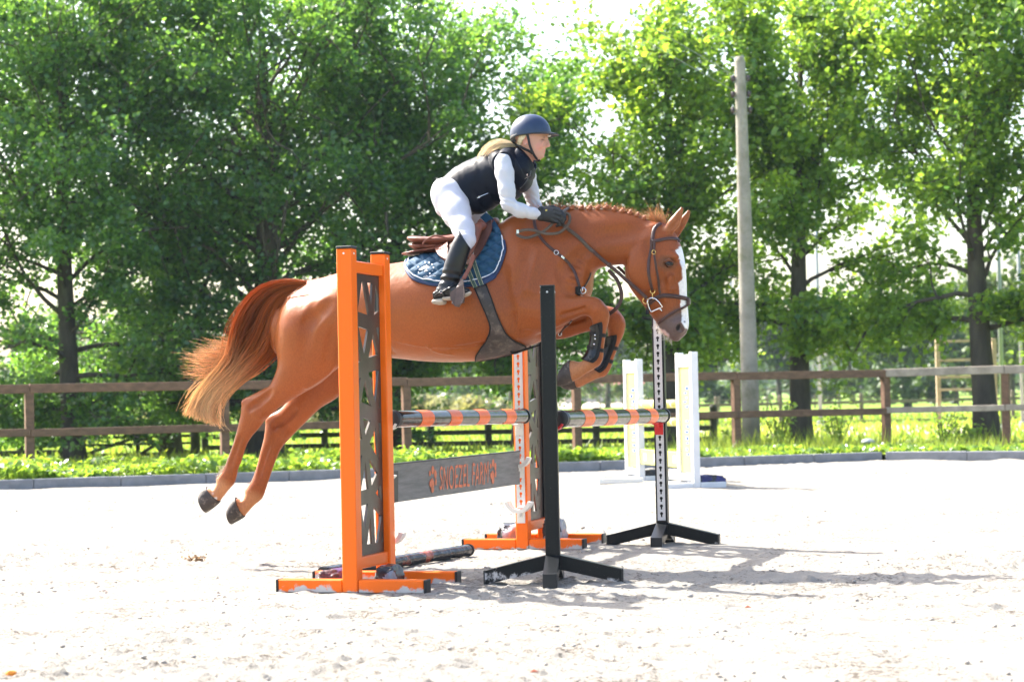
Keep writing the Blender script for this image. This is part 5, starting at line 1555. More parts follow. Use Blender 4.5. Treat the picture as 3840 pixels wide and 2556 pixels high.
# coat colours
def coat(v):
    u, y, w = v[:, 0], v[:, 1], v[:, 2]
    n = len(v)
    col = np.tile(np.array([0.285, 0.071, 0.013]), (n, 1))
    n1 = vnoise(u * 3.2 + 9, y * 3.2 + w, 3)[:, None]; n2 = vnoise(u * 11 + 4, y * 11 + w * 5, 4)[:, None]
    n3 = vnoise(u * 5 + w * 3, y * 7 + 2, 14)[:, None]
    col *= 0.74 + 0.28 * n1 + 0.12 * n2 + 0.14 * n3
    def px(x, yy, ww=0.0): return HP(x, yy, ww)
    def blend(m, c):
        nonlocal col
        m = np.clip(m, 0, 1)[:, None]; col = col * (1 - m) + np.array(c) * m
    # bounce light painted on belly; paler flank and lower legs; darker front and neck
    belly = np.clip((px(1600, 1300)[1] - y) / 0.12, 0, 1) * ((u > px(1380, 1300)[0]) & (u < px(1860, 1300)[0]) & (y > px(1600, 1380)[1]))
    blend(belly * 0.45, (0.50, 0.20, 0.06))
    fl = np.exp(-(((u - px(1400, 1200)[0]) / 0.35) ** 2 + ((y - px(1400, 1200)[1]) / 0.25) ** 2))
    blend(fl * 0.25, (0.43, 0.145, 0.034))
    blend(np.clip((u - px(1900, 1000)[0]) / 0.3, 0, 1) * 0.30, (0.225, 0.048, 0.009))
    # pasterns paler
    for (x, yy, ww, r, c, a) in ((825,1845,.124,.085,(0.50,.235,.105),.7), (945,1890,-.124,.085,(0.46,.21,.09),.7), (2175,1385,.14,.10,(0.52,.24,.11),.55), (2200,1410,-.134,.10,(0.52,.24,.11),.55)):
        p = px(x, yy, ww); d = np.sqrt((u - p[0]) ** 2 + (y - p[1]) ** 2 + (w - p[2]) ** 2)
        blend(np.clip((r * 1.3 - d) / (r * 0.5), 0, 1) * a, c)
    # white heels of the near hind foot
    wob = 0.012 * (vnoise(u * 60, y * 60, 7) - 0.5)
    for (x, yy, ww, r) in ((779,1822,.122,.024), (800,1850,.150,.012), (810,1866,.150,.012), (822,1882,.13,.012), (810,1780,.126,.016), (905,1850,-.122,.010)):
        p = px(x, yy, ww); d = np.sqrt((u - p[0]) ** 2 + (y - p[1]) ** 2 + (w - p[2]) ** 2 * 0.5)
        blend((r - d + wob) / 0.008, (0.72, 0.68, 0.62))
    # head: in a frame along the face
    hd = u > px(2330, 1000)[0]
    # grey muzzle
    p0, p1 = px(2490, 1150), px(2540, 1270)
    ax = (p1 - p0)[:2]; L = np.linalg.norm(ax); ax /= L
    t = ((u - p0[0]) * ax[0] + (y - p0[1]) * ax[1]) / L + 0.12 * (vnoise(u * 20, y * 20, 5) - 0.5)
    blend(np.where(hd, np.clip((t - 0.12) / 0.30, 0, 1) * 0.9, 0), (0.105, 0.078, 0.070))
    # dark round the eye
    e = px(2510, 990); d = np.sqrt(((u - e[0]) / 1.3) ** 2 + (y - e[1]) ** 2)
    blend(np.where(hd, np.clip((0.055 - d) / 0.03, 0, 1) * 0.62, 0), (0.085, 0.045, 0.028))
    # blaze: everything in front of an uneven line down the face
    EDGE = [(2560,905), (2548,918), (2536,940), (2540,958), (2553,985), (2560,1030), (2560,1048), (2546,1062), (2547,1080), (2548,1100), (2552,1150), (2553,1185), (2556,1210), (2566,1228), (2580,1240)]
    ey = np.array([px(a, b, 0.05)[1] for a, b in EDGE]); eu = np.array([px(a, b, 0.05)[0] for a, b in EDGE])
    o = np.argsort(ey)
    lim = np.interp(y, ey[o], eu[o], left=9, right=9) + 0.010 * (vnoise(u * 45 + 5, y * 45, 8) - 0.5) + 0.008 * (vnoise(y * 90, w * 30, 9) - 0.5)
    keep = hd & (np.abs(w) < 0.085) & (y > ey.min()) & (y < ey.max())
    # on the far side of the face the line mirrors
    blend(np.where(keep, (u - lim) / 0.004, 0), (0.76, 0.72, 0.69))
    for x, yy, r in ((2573,1180,.010), (2570,1197,.008), (2569,1204,.010)):
        p = px(x, yy, .05); d = np.sqrt((u - p[0]) ** 2 + (y - p[1]) ** 2 + ((w - p[2]) * 0.4) ** 2)
        blend(np.where(hd, (r - d) / 0.003, 0), (0.14, 0.11, 0.11))
    # pink lower lip
    for x, yy, r in ((2491,1250,.026), (2503,1258,.022), (2480,1238,.014)):
        p = px(x, yy); d = np.hypot(u - p[0], y - p[1])
        blend(np.where(hd, (r - d) / 0.008, 0) * 0.85, (0.60, 0.40, 0.36))
    p = px(2549, 1228); ca_, sa_ = math.cos(-0.3), math.sin(-0.3); du_, dv_ = u - p[0], y - p[1]
    d = np.sqrt(((du_ * ca_ + dv_ * sa_) / 0.012) ** 2 + ((-du_ * sa_ + dv_ * ca_) / 0.024) ** 2)
    blend(np.where(hd, np.clip((1.0 - d) * 4, 0, 1) * 0.95, 0), (0.012, 0.009, 0.009))
    # inside of the ears
    ear = hd & (y > px(2500, 868)[1]) & (u > px(2488, 868)[0])
    blend(np.where(ear & (np.abs(w) > 0.03), 0.25, 0), (0.42, 0.19, 0.09))
    return col
def coat_mat():
    m, nt, b = new_mat('chestnut_coat')
    at = N(nt, 'ShaderNodeAttribute', attribute_name='coat')
    tc = N(nt, 'ShaderNodeTexCoord')
    n1 = N(nt, 'ShaderNodeTexNoise', Scale=120.0, Detail=3.0); n2 = N(nt, 'ShaderNodeTexNoise', Scale=22.0, Detail=5.0)
    mp = N(nt, 'ShaderNodeMapping'); mp.inputs['Scale'].default_value = (1.0, 1.6, 0.45); mp.inputs['Rotation'].default_value = (0, 0.5, 0)
    nt.links.new(tc.outputs['Object'], mp.inputs['Vector'])
    nt.links.new(mp.outputs[0], n1.inputs['Vector']); nt.links.new(tc.outputs['Object'], n2.inputs['Vector'])
    mr = N(nt, 'ShaderNodeMapRange'); mr.inputs['From Min'].default_value = 0.3; mr.inputs['From Max'].default_value = 0.7; mr.inputs['To Min'].default_value = 0.86; mr.inputs['To Max'].default_value = 1.12
    nt.links.new(n1.outputs['Fac'], mr.inputs['Value'])
    vm = N(nt, 'ShaderNodeVectorMath', operation='SCALE'); nt.links.new(at.outputs['Color'], vm.inputs[0]); nt.links.new(mr.outputs[0], vm.inputs['Scale'])
    nt.links.new(vm.outputs[0], b.inputs['Base Color'])
    b.inputs['Roughness'].default_value = 0.40; b.inputs['Specular IOR Level'].default_value = 0.28
    b.inputs['Sheen Weight'].default_value = 0.04; b.inputs['Sheen Roughness'].default_value = 0.4; b.inputs['Sheen Tint'].default_value = (1, 0.75, 0.55, 1)
    ad = N(nt, 'ShaderNodeMath', operation='ADD'); m2 = N(nt, 'ShaderNodeMath', operation='MULTIPLY'); m2.inputs[1].default_value = 0.22
    nt.links.new(n1.outputs['Fac'], m2.inputs[0]); nt.links.new(m2.outputs[0], ad.inputs[0]); nt.links.new(n2.outputs['Fac'], ad.inputs[1])
    bp = N(nt, 'ShaderNodeBump'); bp.inputs['Strength'].default_value = 0.30; bp.inputs['Distance'].default_value = 0.010
    nt.links.new(ad.outputs[0], bp.inputs['Height']); nt.links.new(bp.outputs[0], b.inputs['Normal'])
    return m
MAT['coat'] = coat_mat()
horse = empty('horse', HO, -HY)
tag(horse, 'chestnut horse with a white blaze leaping over the striped poles', 'horse')
HM_ = Matrix.Translation(HO) @ Matrix.Rotation(-HY, 4, 'Z')
horse_me = np_mesh('body', to_local(hv), hq, coat(hv), 'coat')
horse_body = link('body', horse_me, MAT['coat'], horse, smooth=True)
BV = BVHTree.FromPolygons([Vector(p) for p in to_local(hv)], [tuple(q) for q in hq])
def on_body(x, y, off=0.0, bv=None, side=None):
    """the nearest point of the horse seen at a photo point, lifted by off along the surface; in horse space (Blender local)"""
    o = HM_.inverted() @ EYE; d = (HM_.inverted().to_3x3() @ ray(x, y)).normalized()
    h = (bv or BV).ray_cast(o, d)
    if h[0] is None: return None
    return h[0] + h[1] * off, h[1]
def hl(x, y, w): return HB(HP(x, y, w))

# eyes
MAT['eye'] = simple('dark_eye', (0.010, 0.006, 0.005), 0.08, 0.1, 10, spec=0.35)
for s in (1, -1):
    c = hl(2510, 988, 0.088 * s)
    MB().blob(c, 0.0245, 0, 0, 3).build('eye', MAT['eye'], horse, smooth=True)
# hooves
MAT['hoof'] = simple('dark_hoof_with_sand', (0.045, 0.034, 0.028), 0.65, 0.5, 16, bump=0.3, bscale=50, stretch=(1, 1, 1), dirt=((0.30, 0.24, 0.18), 0.55, 0.75, 24))
def hoof(st):
    m = MB(); rows = []
    for (tx, ty, bx, by, wc, b) in st:
        T, B_ = HP(tx, ty, wc), HP(bx, by, wc)
        c = (T + B_) / 2; d = (T - B_) / 2
        ring = []
        for k in range(28):
            th = 2 * math.pi * k / 28
            ct, sn = math.cos(th), math.sin(th)
            if ct < 0: ct = -abs(ct) ** 0.8                      # squarer at the heel
            q = c + d * ct; q[2] = wc + b * sn * (1 if ct > 0 else 1 - 0.12 * ct * ct)
            ring.append(HB(q))
        rows.append(ring + [ring[0]])
    m.grid(rows)
    n = len(rows[0]) - 1
    m.add(rows[-1][:-1], [tuple(range(n))]); m.add(rows[0][:-1], [tuple(range(n))])
    return m.build('hoof', MAT['hoof'], horse, smooth=False)
for st in ([(826,1881,774,1824,.122,.045), (817,1890,765,1826,.122,.050), (800,1904,755,1838,.122,.056), (778,1919,750,1852,.122,.061), (773,1921,749,1856,.122,.059)],
           [(918,1937,884,1863,-.121,.045), (908,1944,876,1868,-.121,.050), (892,1953,864,1886,-.121,.056), (873,1963,858,1902,-.121,.061), (869,1965,857,1906,-.121,.059)],
           [(2149,1433,2138,1349,.138,.046), (2138,1438,2130,1352,.138,.051), (2118,1444,2116,1364,.138,.057), (2098,1448,2104,1384,.138,.062), (2094,1448,2101,1390,.138,.060)],
           [(2164,1456,2157,1394,-.132,.046), (2152,1459,2146,1394,-.132,.051), (2132,1462,2130,1400,-.132,.057), (2112,1456,2114,1412,-.132,.062), (2107,1452,2110,1416,-.132,.060)]):
    h_ = hoof(st)
    h_.data.polygons.foreach_set('use_smooth', np.array([len(p.vertices) == 4 for p in h_.data.polygons]))

# hair: thin tapered strands
def hair_mat(name, rough=0.4):
    m, nt, b = new_mat(name)
    at = N(nt, 'ShaderNodeAttribute', attribute_name='tint')
    nt.links.new(at.outputs['Color'], b.inputs['Base Color'])
    b.inputs['Roughness'].default_value = rough; b.inputs['Specular IOR Level'].default_value = 0.4
    tr = N(nt, 'ShaderNodeBsdfTranslucent'); nt.links.new(at.outputs['Color'], tr.inputs['Color'])
    ms = N(nt, 'ShaderNodeMixShader', Fac=0.48)
    nt.links.new(b.outputs[0], ms.inputs[1]); nt.links.new(tr.outputs[0], ms.inputs[2])
    nt.links.new(ms.outputs[0], nt.nodes['Material Output'].inputs['Surface'])
    return m
MAT['hair'] = hair_mat('horse_hair')
MAT['blond_strand'] = hair_mat('blond_strands', 0.5)
for n__ in MAT['blond_strand'].node_tree.nodes:
    if n__.type == 'MIX_SHADER': n__.inputs[0].default_value = 0.5
def strands(P, rad, cols):
    """P (n, m, 3) strand points, rad (n, m), cols (n, m, 3) -> three-sided tubes"""
    n, m, _ = P.shape
    T = np.gradient(P, axis=1); T /= np.linalg.norm(T, axis=2, keepdims=True) + 1e-9
    ref = np.array([0.13, 0.96, 0.21])
    A = np.cross(T, ref); A /= np.linalg.norm(A, axis=2, keepdims=True) + 1e-9
    B = np.cross(T, A)
    Vv = np.empty((n, m, 3, 3))
    for k in range(3):
        th = 2 * math.pi * k / 3
        Vv[:, :, k] = P + (A * math.cos(th) + B * math.sin(th)) * rad[:, :, None]
    I = np.arange(n * m * 3).reshape(n, m, 3)
    F = []
    for k in range(3):
        k2 = (k + 1) % 3
        F.append(np.stack([I[:, :-1, k], I[:, :-1, k2], I[:, 1:, k2], I[:, 1:, k]], -1).reshape(-1, 4))
    return Vv.reshape(-1, 3), np.concatenate(F), np.repeat(cols.reshape(n, m, 1, 3), 3, axis=2).reshape(-1, 3)
def tail():
    r = np.random.default_rng(4)
    m = 19
    Lp = resample([(1158,1056),(1095,1047),(1022,1060),(965,1092),(926,1140),(893,1200),(878,1262),(868,1325),(812,1395),(745,1468),(690,1545)], m)
    Rp = resample([(1162,1092),(1105,1112),(1070,1150),(1052,1205),(1040,1280),(1003,1340),(925,1405),(852,1460),(805,1512),(790,1560),(812,1585)], m)
    n = 2900
    s = np.clip(r.beta(1.0, 1.0, n), 0, 1)
    P = np.empty((n, m, 3)); t = np.linspace(0, 1, m)
    px = Lp[None] * (1 - s[:, None, None]) + Rp[None] * s[:, None, None]
    # locks: strands that share a gentle sideways swing
    lock = r.integers(0, 42, n); la, lb, lph = r.normal(0, 1, 42), r.uniform(4, 9, 42), r.uniform(0, 6.28, 42)
    sw = (la[lock][:, None] * np.sin(t[None] * lb[lock][:, None] + lph[lock][:, None])) * t[None] ** 1.2 * 17
    px[:, :, 0] += sw + r.normal(0, 3.0, n)[:, None] * t; px[:, :, 1] += 0.55 * sw + r.normal(0, 3.0, n)[:, None] * t
    end = 1.02 - 0.36 * r.random(n) ** 1.4                         # uneven lengths
    w = r.normal(0, 1, n)[:, None] * (0.018 + 0.040 * np.sin(np.pi * np.clip(t * 0.9 + 0.1, 0, 1)))[None]
    tt = t[None] * end[:, None]
    O = np.empty((n, m, 3))
    idx = tt * (m - 1); i0 = np.clip(idx.astype(int), 0, m - 2); f = idx - i0
    q = np.take_along_axis(px, i0[:, :, None], 1) * (1 - f[:, :, None]) + np.take_along_axis(px, i0[:, :, None] + 1, 1) * f[:, :, None]
    # affine map photo -> horse plane (exact enough over the tail)
    p00, p10, p01 = HP(900, 1300), HP(1000, 1300), HP(900, 1400)
    def mp(q, w):
        a = (q[..., 0:1] - 900) / 100; b = (q[..., 1:2] - 1300) / 100
        z = p00[None, None] + a * (p10 - p00)[None, None] + b * (p01 - p00)[None, None]
        return np.stack([z[..., 0], -w, z[..., 1]], -1)
    P1 = mp(q, w)
    base, mid, tip = np.array([0.48, 0.14, 0.028]), np.array([0.72, 0.32, 0.10]), np.array([0.98, 0.74, 0.44])
    dk = np.array([0.15, 0.034, 0.011])
    tone = r.normal(0, 0.12, n)[:, None] + 0.14 * la[lock][:, None] - 0.10
    k = np.clip((tt - 0.42) / 0.3 + tone, 0, 1)[:, :, None]; k2 = np.clip((tt - 0.50) / 0.32, 0, 1)[:, :, None]
    C1 = base * (1 - k) + mid * k; C1 = C1 * (1 - k2 * 0.85) + tip * k2 * 0.85
    dkm = (np.clip(1 - np.abs(s[:, None] - 0.42) / 0.28, 0, 1) * np.clip(1.1 - np.abs(tt - 0.40) / 0.28, 0, 1))[:, :, None] * 0.8
    C1 = C1 * (1 - dkm) + dk * dkm
    C1 = C1 * np.clip(1 + r.normal(0, 0.18, (n, 1, 1)), 0.6, 1.5)
    rad1 = (0.0022 * (1 - 0.55 * t ** 2))[None] * r.uniform(0.6, 1.1, n)[:, None]
    # wild wisps blown off to the left
    n2 = 430; m2 = m
    st = np.array([(885,1290),(872,1330),(850,1360),(830,1390),(800,1415)]); en = np.array([(770,1268),(725,1318),(668,1326),(690,1368),(683,1420)])
    j = r.random(n2) * 3.999; ji = j.astype(int); jf = (j - ji)[:, None]
    A0 = st[ji] * (1 - jf) + st[ji + 1] * jf + r.normal(0, 8, (n2, 2)); B0 = en[ji] * (1 - jf) + en[ji + 1] * jf + r.normal(0, 16, (n2, 2))
    A0 += np.array([35, -30]); ln = r.uniform(0.35, 1.02, n2)[:, None]
    B0 = A0 + (B0 - A0) * ln
    Cc = (A0 + B0) / 2 + np.stack([r.normal(-8, 10, n2), r.normal(22, 12, n2)], -1)
    t3 = t[None, :, None]
    q2 = (1 - t3) ** 2 * A0[:, None] + 2 * t3 * (1 - t3) * Cc[:, None] + t3 ** 2 * B0[:, None]
    P2_ = mp(q2, r.normal(0, 0.03, n2)[:, None] + r.normal(0, 0.03, n2)[:, None] * t[None])
    C2 = (np.array([0.62, 0.27, 0.09])[None, None] * (1 - t3 * 0.6) + tip[None, None] * t3 * 0.6) * np.clip(1 + r.normal(0, 0.2, (n2, 1, 1)), 0.6, 1.5)
    rad2 = (0.0016 * (1 - 0.6 * t))[None] * r.uniform(0.6, 1.1, n2)[:, None]
    v, f_, c = strands(np.concatenate([P1, P2_]), np.concatenate([rad1, rad2]), np.concatenate([C1, C2]))
    link('tail', np_mesh('tail', v, f_, c), MAT['hair'], horse, smooth=True)
tail()
def tuft(name, roots, dirs, length, n, rad, c0, c1, seed, spread=0.35, curl=0.25, parent=None):
    r = np.random.default_rng(seed); m = 7
    i = r.integers(0, len(roots), n)
    p = np.array([roots[k] for k in i]) + r.normal(0, 0.004, (n, 3))
    d = np.array([dirs[k] for k in i]) + r.normal(0, spread, (n, 3)); d /= np.linalg.norm(d, axis=1, keepdims=True)
    L = length * r.uniform(0.4, 1.15, n)
    bend = r.normal(0, curl, (n, 3))
    t = np.linspace(0, 1, m)
    P = p[:, None] + d[:, None] * (L[:, None] * t[None])[:, :, None] + bend[:, None] * (L[:, None] * t[None] ** 2)[:, :, None]
    C = np.array(c0)[None, None] * (1 - t[None, :, None]) + np.array(c1)[None, None] * t[None, :, None]
    C = C * np.clip(1 + r.normal(0, 0.2, (n, 1, 1)), 0.5, 1.5)
    rd = rad * (1 - 0.6 * t)[None] * r.uniform(0.6, 1.2, n)[:, None]
    v, f, c = strands(P, rd, C)
    return link(name, np_mesh(name, v, f, c), MAT['hair'], parent or horse, smooth=True)
# plaited mane: a row of small rolled knots with loose hairs
mane = None
CREST = [(2050,782),(2078,777),(2112,780),(2145,778),(2178,779),(2210,780),(2242,778),(2272,777),(2302,783),(2332,790),(2360,798),(2388,806),(2412,818)]
rootsM, dirsM = [], []
kn = MB()
for i, (x, y) in enumerate(CREST):
    p = hl(x, y + 2, 0.012)
    kn.blob(p, 0.017, i, 0.5, 2, (1.0, 0.85, 0.62))
    kn.blob(p + Vector((0.008, -0.006, 0.009)), 0.010, i + 40, 0.5, 2)
mane = kn.build('mane', simple('plaited_mane', (0.36, 0.115, 0.045), 0.6, 0.4, 60, bump=0.6, bscale=160), horse, smooth=True)
cr = resample(CREST + [(2425,826)], 90)
for x, y in cr:
    rootsM.append(hl(x, y + 3, 0.0)); dirsM.append(np.array([0.25, 0, 1.0]))
tuft('mane_hair', rootsM, dirsM, 0.026, 1500, 0.0009, (0.40, 0.15, 0.06), (0.62, 0.32, 0.14), 5, 0.7, 0.4)
rw = [hl(x, y, 0.0) for x, y in ((1992,800),(2010,795),(2030,790),(2045,785),(2065,780),(2100,779))]
tuft('mane_wisp', rw, [np.array([0.1, 0, 1.0])] * 6, 0.045, 160, 0.0010, (0.42, 0.15, 0.05), (0.6, 0.3, 0.12), 8, 0.5, 0.5)
fr_ = [hl(x, y, w) for x, y, w in ((2462,836,0.0),(2476,842,0.02),(2488,850,-0.01),(2500,858,0.0),(2470,838,-0.02))]
tuft('forelock', fr_, [np.array([-0.55, 0.1, 0.80]), np.array([-0.45, -0.1, 0.85]), np.array([-0.3, 0, 0.9]), np.array([-0.4, 0, 0.8]), np.array([-0.75, 0, 0.6])], 0.095, 420, 0.0010, (0.42, 0.16, 0.06), (0.62, 0.36, 0.16), 6, 0.22, 0.25)
wh = [hl(x, y, w) for x, y, w in ((2466,1216,.02),(2474,1230,.0),(2484,1244,.02),(2494,1254,-.01),(2506,1262,.02),(2478,1236,-.02),(2516,1268,0))]
tuft('chin_whiskers', wh, [np.array([-0.7, 0, -0.6])] * 4 + [np.array([-0.4, 0, -0.9])] * 3, 0.030, 200, 0.0007, (0.70, 0.62, 0.54), (0.85, 0.80, 0.74), 9, 0.5, 0.4)
ft = [hl(x, y, w) for x, y, w in ((848,1757,.126),(838,1770,.126),(826,1784,.126),(850,1746,.12))]
tuft('fetlock_hair', ft, [np.array([-0.75, 0, -0.5])] * 4, 0.032, 300, 0.0009, (0.62, 0.52, 0.42), (0.82, 0.76, 0.68), 10, 0.35, 0.4)
ft = [hl(x, y, w) for x, y, w in ((955,1798,-.126),(942,1817,-.126),(932,1832,-.126))]
tuft('fetlock_hair', ft, [np.array([-0.5, 0, -0.8])] * 3, 0.034, 160, 0.0009, (0.5, 0.28, 0.13), (0.7, 0.5, 0.34), 11, 0.35, 0.4)
# ================================================================== TACK, laid on the horse
def tack(name, label, cat, group=None):
    o = empty(name, HO, -HY); tag(o, label, cat, group); return o
def leather(name, col, rough=0.38, bump=0.25):
    return simple(name, col, rough, 0.25, 18, bump=bump, bscale=120, spec=0.45)
MAT['brown_leather'] = leather('dark_brown_leather', (0.055, 0.022, 0.016))
MAT['rein'] = leather('grey_brown_rubber_rein', (0.075, 0.052, 0.036), 0.6)
MAT['saddle_leather'] = leather('tan_red_leather', (0.19, 0.058, 0.032), 0.46)
MAT['saddle_dark'] = leather('deep_brown_suede', (0.085, 0.026, 0.016), 0.65)
MAT['girth_leather'] = simple('dusty_dark_leather', (0.040, 0.030, 0.027), 0.5, 0.3, 14, bump=0.3, bscale=60, dirt=((0.16, 0.13, 0.10), 0.52, 0.72, 18))
MAT['brass'] = simple('brass', (0.75, 0.50, 0.16), 0.25, 0.05, 10, metal=1.0)
MAT['silver'] = simple('bright_steel', (0.72, 0.72, 0.72), 0.22, 0.05, 10, metal=1.0)
MAT['pad_blue'] = simple('petrol_blue_quilt', (0.007, 0.058, 0.118), 0.75, 0.15, 30, bump=0.10, bscale=260)
MAT['pad_edge'] = simple('navy_binding', (0.008, 0.026, 0.085), 0.6, 0.2, 40)
MAT['pipe'] = simple('white_piping', (0.70, 0.70, 0.74), 0.6, 0.1, 40)
MAT['green_web'] = simple('green_webbing', (0.045, 0.085, 0.062), 0.7, 0.25, 60)
MAT['cream'] = simple('cream_stripe', (0.45, 0.42, 0.25), 0.7, 0.2, 60)
MAT['boot_black'] = simple('glossy_black_shell', (0.007, 0.008, 0.009), 0.28, 0.3, 15, dirt=((0.10, 0.09, 0.08), 0.60, 0.8, 30))
MAT['boot_pad'] = simple('black_neoprene', (0.006, 0.006, 0.007), 0.8, 0.3, 30, bump=0.3, bscale=80)

HMi3 = HM_.inverted().to_3x3(); HEYE = HM_.inverted() @ EYE
def skin(x, y, off, wf=None):
    """surface point lifted by off, with normal; wf = sideways place used where the line of sight misses the horse"""
    h = on_body(x, y, 0.0)
    if h is None or (wf is not None and h[0].y > -wf + 0.09):
        p = hl(x, y, wf if wf is not None else 0.0)
        return p, Vector((0, -1, 0.0))
    return h[0] + h[1] * off, h[1]
def smooth_path(P, it=2):
    P = [Vector(p) for p in P]
    for _ in range(it):
        P = [P[0]] + [(P[i - 1] + P[i] * 2 + P[i + 1]) / 4 for i in range(1, len(P) - 1)] + [P[-1]]
    return P
def strap(mb, px, hw, off=0.005, ht=0.0022, n=26, wf=None, it=2):
    P, Nn = [], []
    for i, (x, y) in enumerate(resample(px, n)):
        f = wf if not isinstance(wf, (tuple, list)) else wf[0] + (wf[1] - wf[0]) * i / (n - 1)
        p, q = skin(x, y, off, f)
        P.append(p); Nn.append(q)
    P, Nn = smooth_path(P, it), smooth_path(Nn, it + 2)
    mb.tube(P, 1.0, 8, flat=(hw, ht), flatdir=Nn)
    return P, Nn
def free_strap(mb, pts3, hw, ht=0.0022, n=30, facing=(0, -1, 0)):
    """strap through the air: (x, y, w) photo points with their sideways place"""
    A = catmull(np.array(pts3, float), 10)
    idx = np.linspace(0, len(A) - 1, n).astype(int)
    P = [hl(*A[i]) for i in idx]
    mb.tube(P, 1.0, 8, flat=(hw, ht), flatdir=facing)
    return P
def shell(top, bot, nu, nv, off, thick=0.006, wf=None, wob=None, mid=None):
    """panel between two photo polylines laid on the horse -> rows of outer points, inner points, normals"""
    A, B = resample(top, nu), resample(bot, nu)
    Mid = resample(mid, nu) if mid is not None else None
    O, I, Q = [], [], []
    for i in range(nu):
        ro, ri, rq = [], [], []
        for j in range(nv):
            t = j / (nv - 1)
            if Mid is None: x, y = A[i] * (1 - t) + B[i] * t
            else: x, y = A[i] * (1 - t) * (1 - 2 * t) + Mid[i] * 4 * t * (1 - t) + B[i] * t * (2 * t - 1)
            p, q = skin(x, y, 0.0, wf)
            o = off + (wob(x, y, i / (nu - 1), t) if wob else 0)
            ro.append(p + q * o); ri.append(p + q * (o - thick)); rq.append(q)
        O.append(ro); I.append(ri); Q.append(rq)
    return O, I, Q
def mir(P): return [[Vector((p.x, -p.y, p.z)) for p in r] for r in P]
def shell_mesh(mb, O, I):
    mb.grid(O); mb.grid([r[::-1] for r in I])
    nu, nv = len(O), len(O[0])
    for line in ([(i, 0) for i in range(nu)], [(i, nv - 1) for i in range(nu)], [(0, j) for j in range(nv)], [(nu - 1, j) for j in range(nv)]):
        mb.grid([[O[i][j] for i, j in line], [I[i][j] for i, j in line]])
    return mb

# ------------------------------------------------------------------ saddle pad
def quilt(x, y, u, t):
    a = (x * 0.62 + y) / 34.0; b = (x * 0.62 - y) / 34.0
    d = min(abs(a - round(a)), abs(b - round(b)))
    puff = 0.017 * min(1, d * 3.4) ** 0.6
    edge = min(1, min(u, 1 - u) * 16, (1 - t) * 14)
    return puff * max(0, edge) + 0.0010 * mnoise.noise((x * 0.09, y * 0.09, 0))
pad = tack('saddle_pad', 'petrol blue quilted saddle pad with white piping under the saddle', 'saddle pad')
PT_ = [(1527,978),(1545,963),(1600,950),(1680,928),(1760,894),(1825,862),(1862,852),(1880,872),(1890,905)]
PB_ = [(1522,988),(1524,1012),(1550,1046),(1600,1064),(1660,1072),(1723,1074),(1787,1067),(1838,1048),(1872,1008),(1893,945),(1893,925)]
O, I, Q = shell(PT_, PB_, 110, 64, 0.012, 0.010, wf=0.0, wob=quilt)
m = MB(); shell_mesh(m, O, I)
m.build('quilted_panel', MAT['pad_blue'], pad, smooth=True)
m = MB(); shell_mesh(m, mir([r[::4] for r in O[::4]]), mir([r[::4] for r in I[::4]])); m.build('quilted_panel', MAT['pad_blue'], pad, smooth=True)
# front gullet part standing up under the pommel, and the blue tie
m = MB()
for s in (1, -1):
    A = resample([(1822,796),(1842,812),(1862,838),(1880,868)], 14); B = resample([(1800,815),(1822,836),(1845,858),(1862,880)], 14)
    m.grid([[hl(A[i][0], A[i][1], s * (0.012 + 0.10 * (i / 13) ** 1.2)), hl(B[i][0], B[i][1], s * (0.03 + 0.12 * (i / 13) ** 1.2))] for i in range(14)])
m.build('gullet', MAT['pad_blue'], pad, smooth=True)
edge_i = [O[0][j] for j in range(0, 64)] + [O[i][63] for i in range(1, 110)] + [O[109][j] for j in range(62, -1, -1)]
edge_q = [Q[0][j] for j in range(0, 64)] + [Q[i][63] for i in range(1, 110)] + [Q[109][j] for j in range(62, -1, -1)]
MB().tube([p - q * 0.004 for p, q in zip(edge_i, edge_q)][::2], 0.0105, 8).build('binding', MAT['pad_edge'], pad, smooth=True)
a_, b_ = 5, 58
ins = [O[a_][j] + Q[a_][j] * 0.002 for j in range(4, b_)] + [O[i][b_] + Q[i][b_] * 0.002 for i in range(a_, 110 - a_)] + [O[109 - a_][j] + Q[109 - a_][j] * 0.002 for j in range(b_, 3, -1)]
MB().tube(ins[::2], 0.0036, 6).build('piping', MAT['pipe'], pad, smooth=True)
m = MB()
strap(m, [(1778,1062),(1800,1067),(1830,1052),(1850,1036)], 0.018, 0.026, 0.004)
m.build('girth_loop', MAT['pad_edge'], pad, smooth=True)
def emb(px, py): 
    p, q = skin(px, py, 0.026); return p
m = MB()
C3 = lambda x, y: (1500 + x / 11.2, 940 + y / 11.2)
for sx, sy in ((1105,640),(1275,635),(1400,700),(1465,820),(1415,940),(1310,1060),(1140,1100),(970,1100),(835,1030),(775,910),(820,810),(945,710)):
    c = C3(sx, sy)
    pts = []
    for k in range(10):
        rr = 3.6 if k % 2 == 0 else 1.6
        pts.append(emb(c[0] + rr * math.sin(k * math.pi / 5), c[1] - rr * math.cos(k * math.pi / 5)))
    m.add(pts, [tuple(range(10))])
m.build('star', MAT['pipe'], pad, fix=False)
m = MB()
m.add([emb(*C3(*q)) for q in ((1100,700),(1165,790),(1140,860),(1060,885),(960,935),(850,940),(830,900),(930,870),(1030,770))], [tuple(range(9))])
for k in range(6):
    a = [(1165 + 26 * k, 715 + 22 * k), (1205 + 27 * k, 800 + 24 * k), (1150 + 20 * k - 30 * 0, 900 + 18 * k), (1070, 985)]
    a = [(1160 + 28 * k, 720 + 20 * k), (1190 + 26 * k, 800 + 18 * k), (1150 + 18 * k, 890 + 12 * k), (1075 + 6 * k, 990)]
    m.tube([emb(*C3(*q)) for q in resample(a, 8)], 0.0012, 4)
m.build('emblem', MAT['pipe'], pad, fix=False)
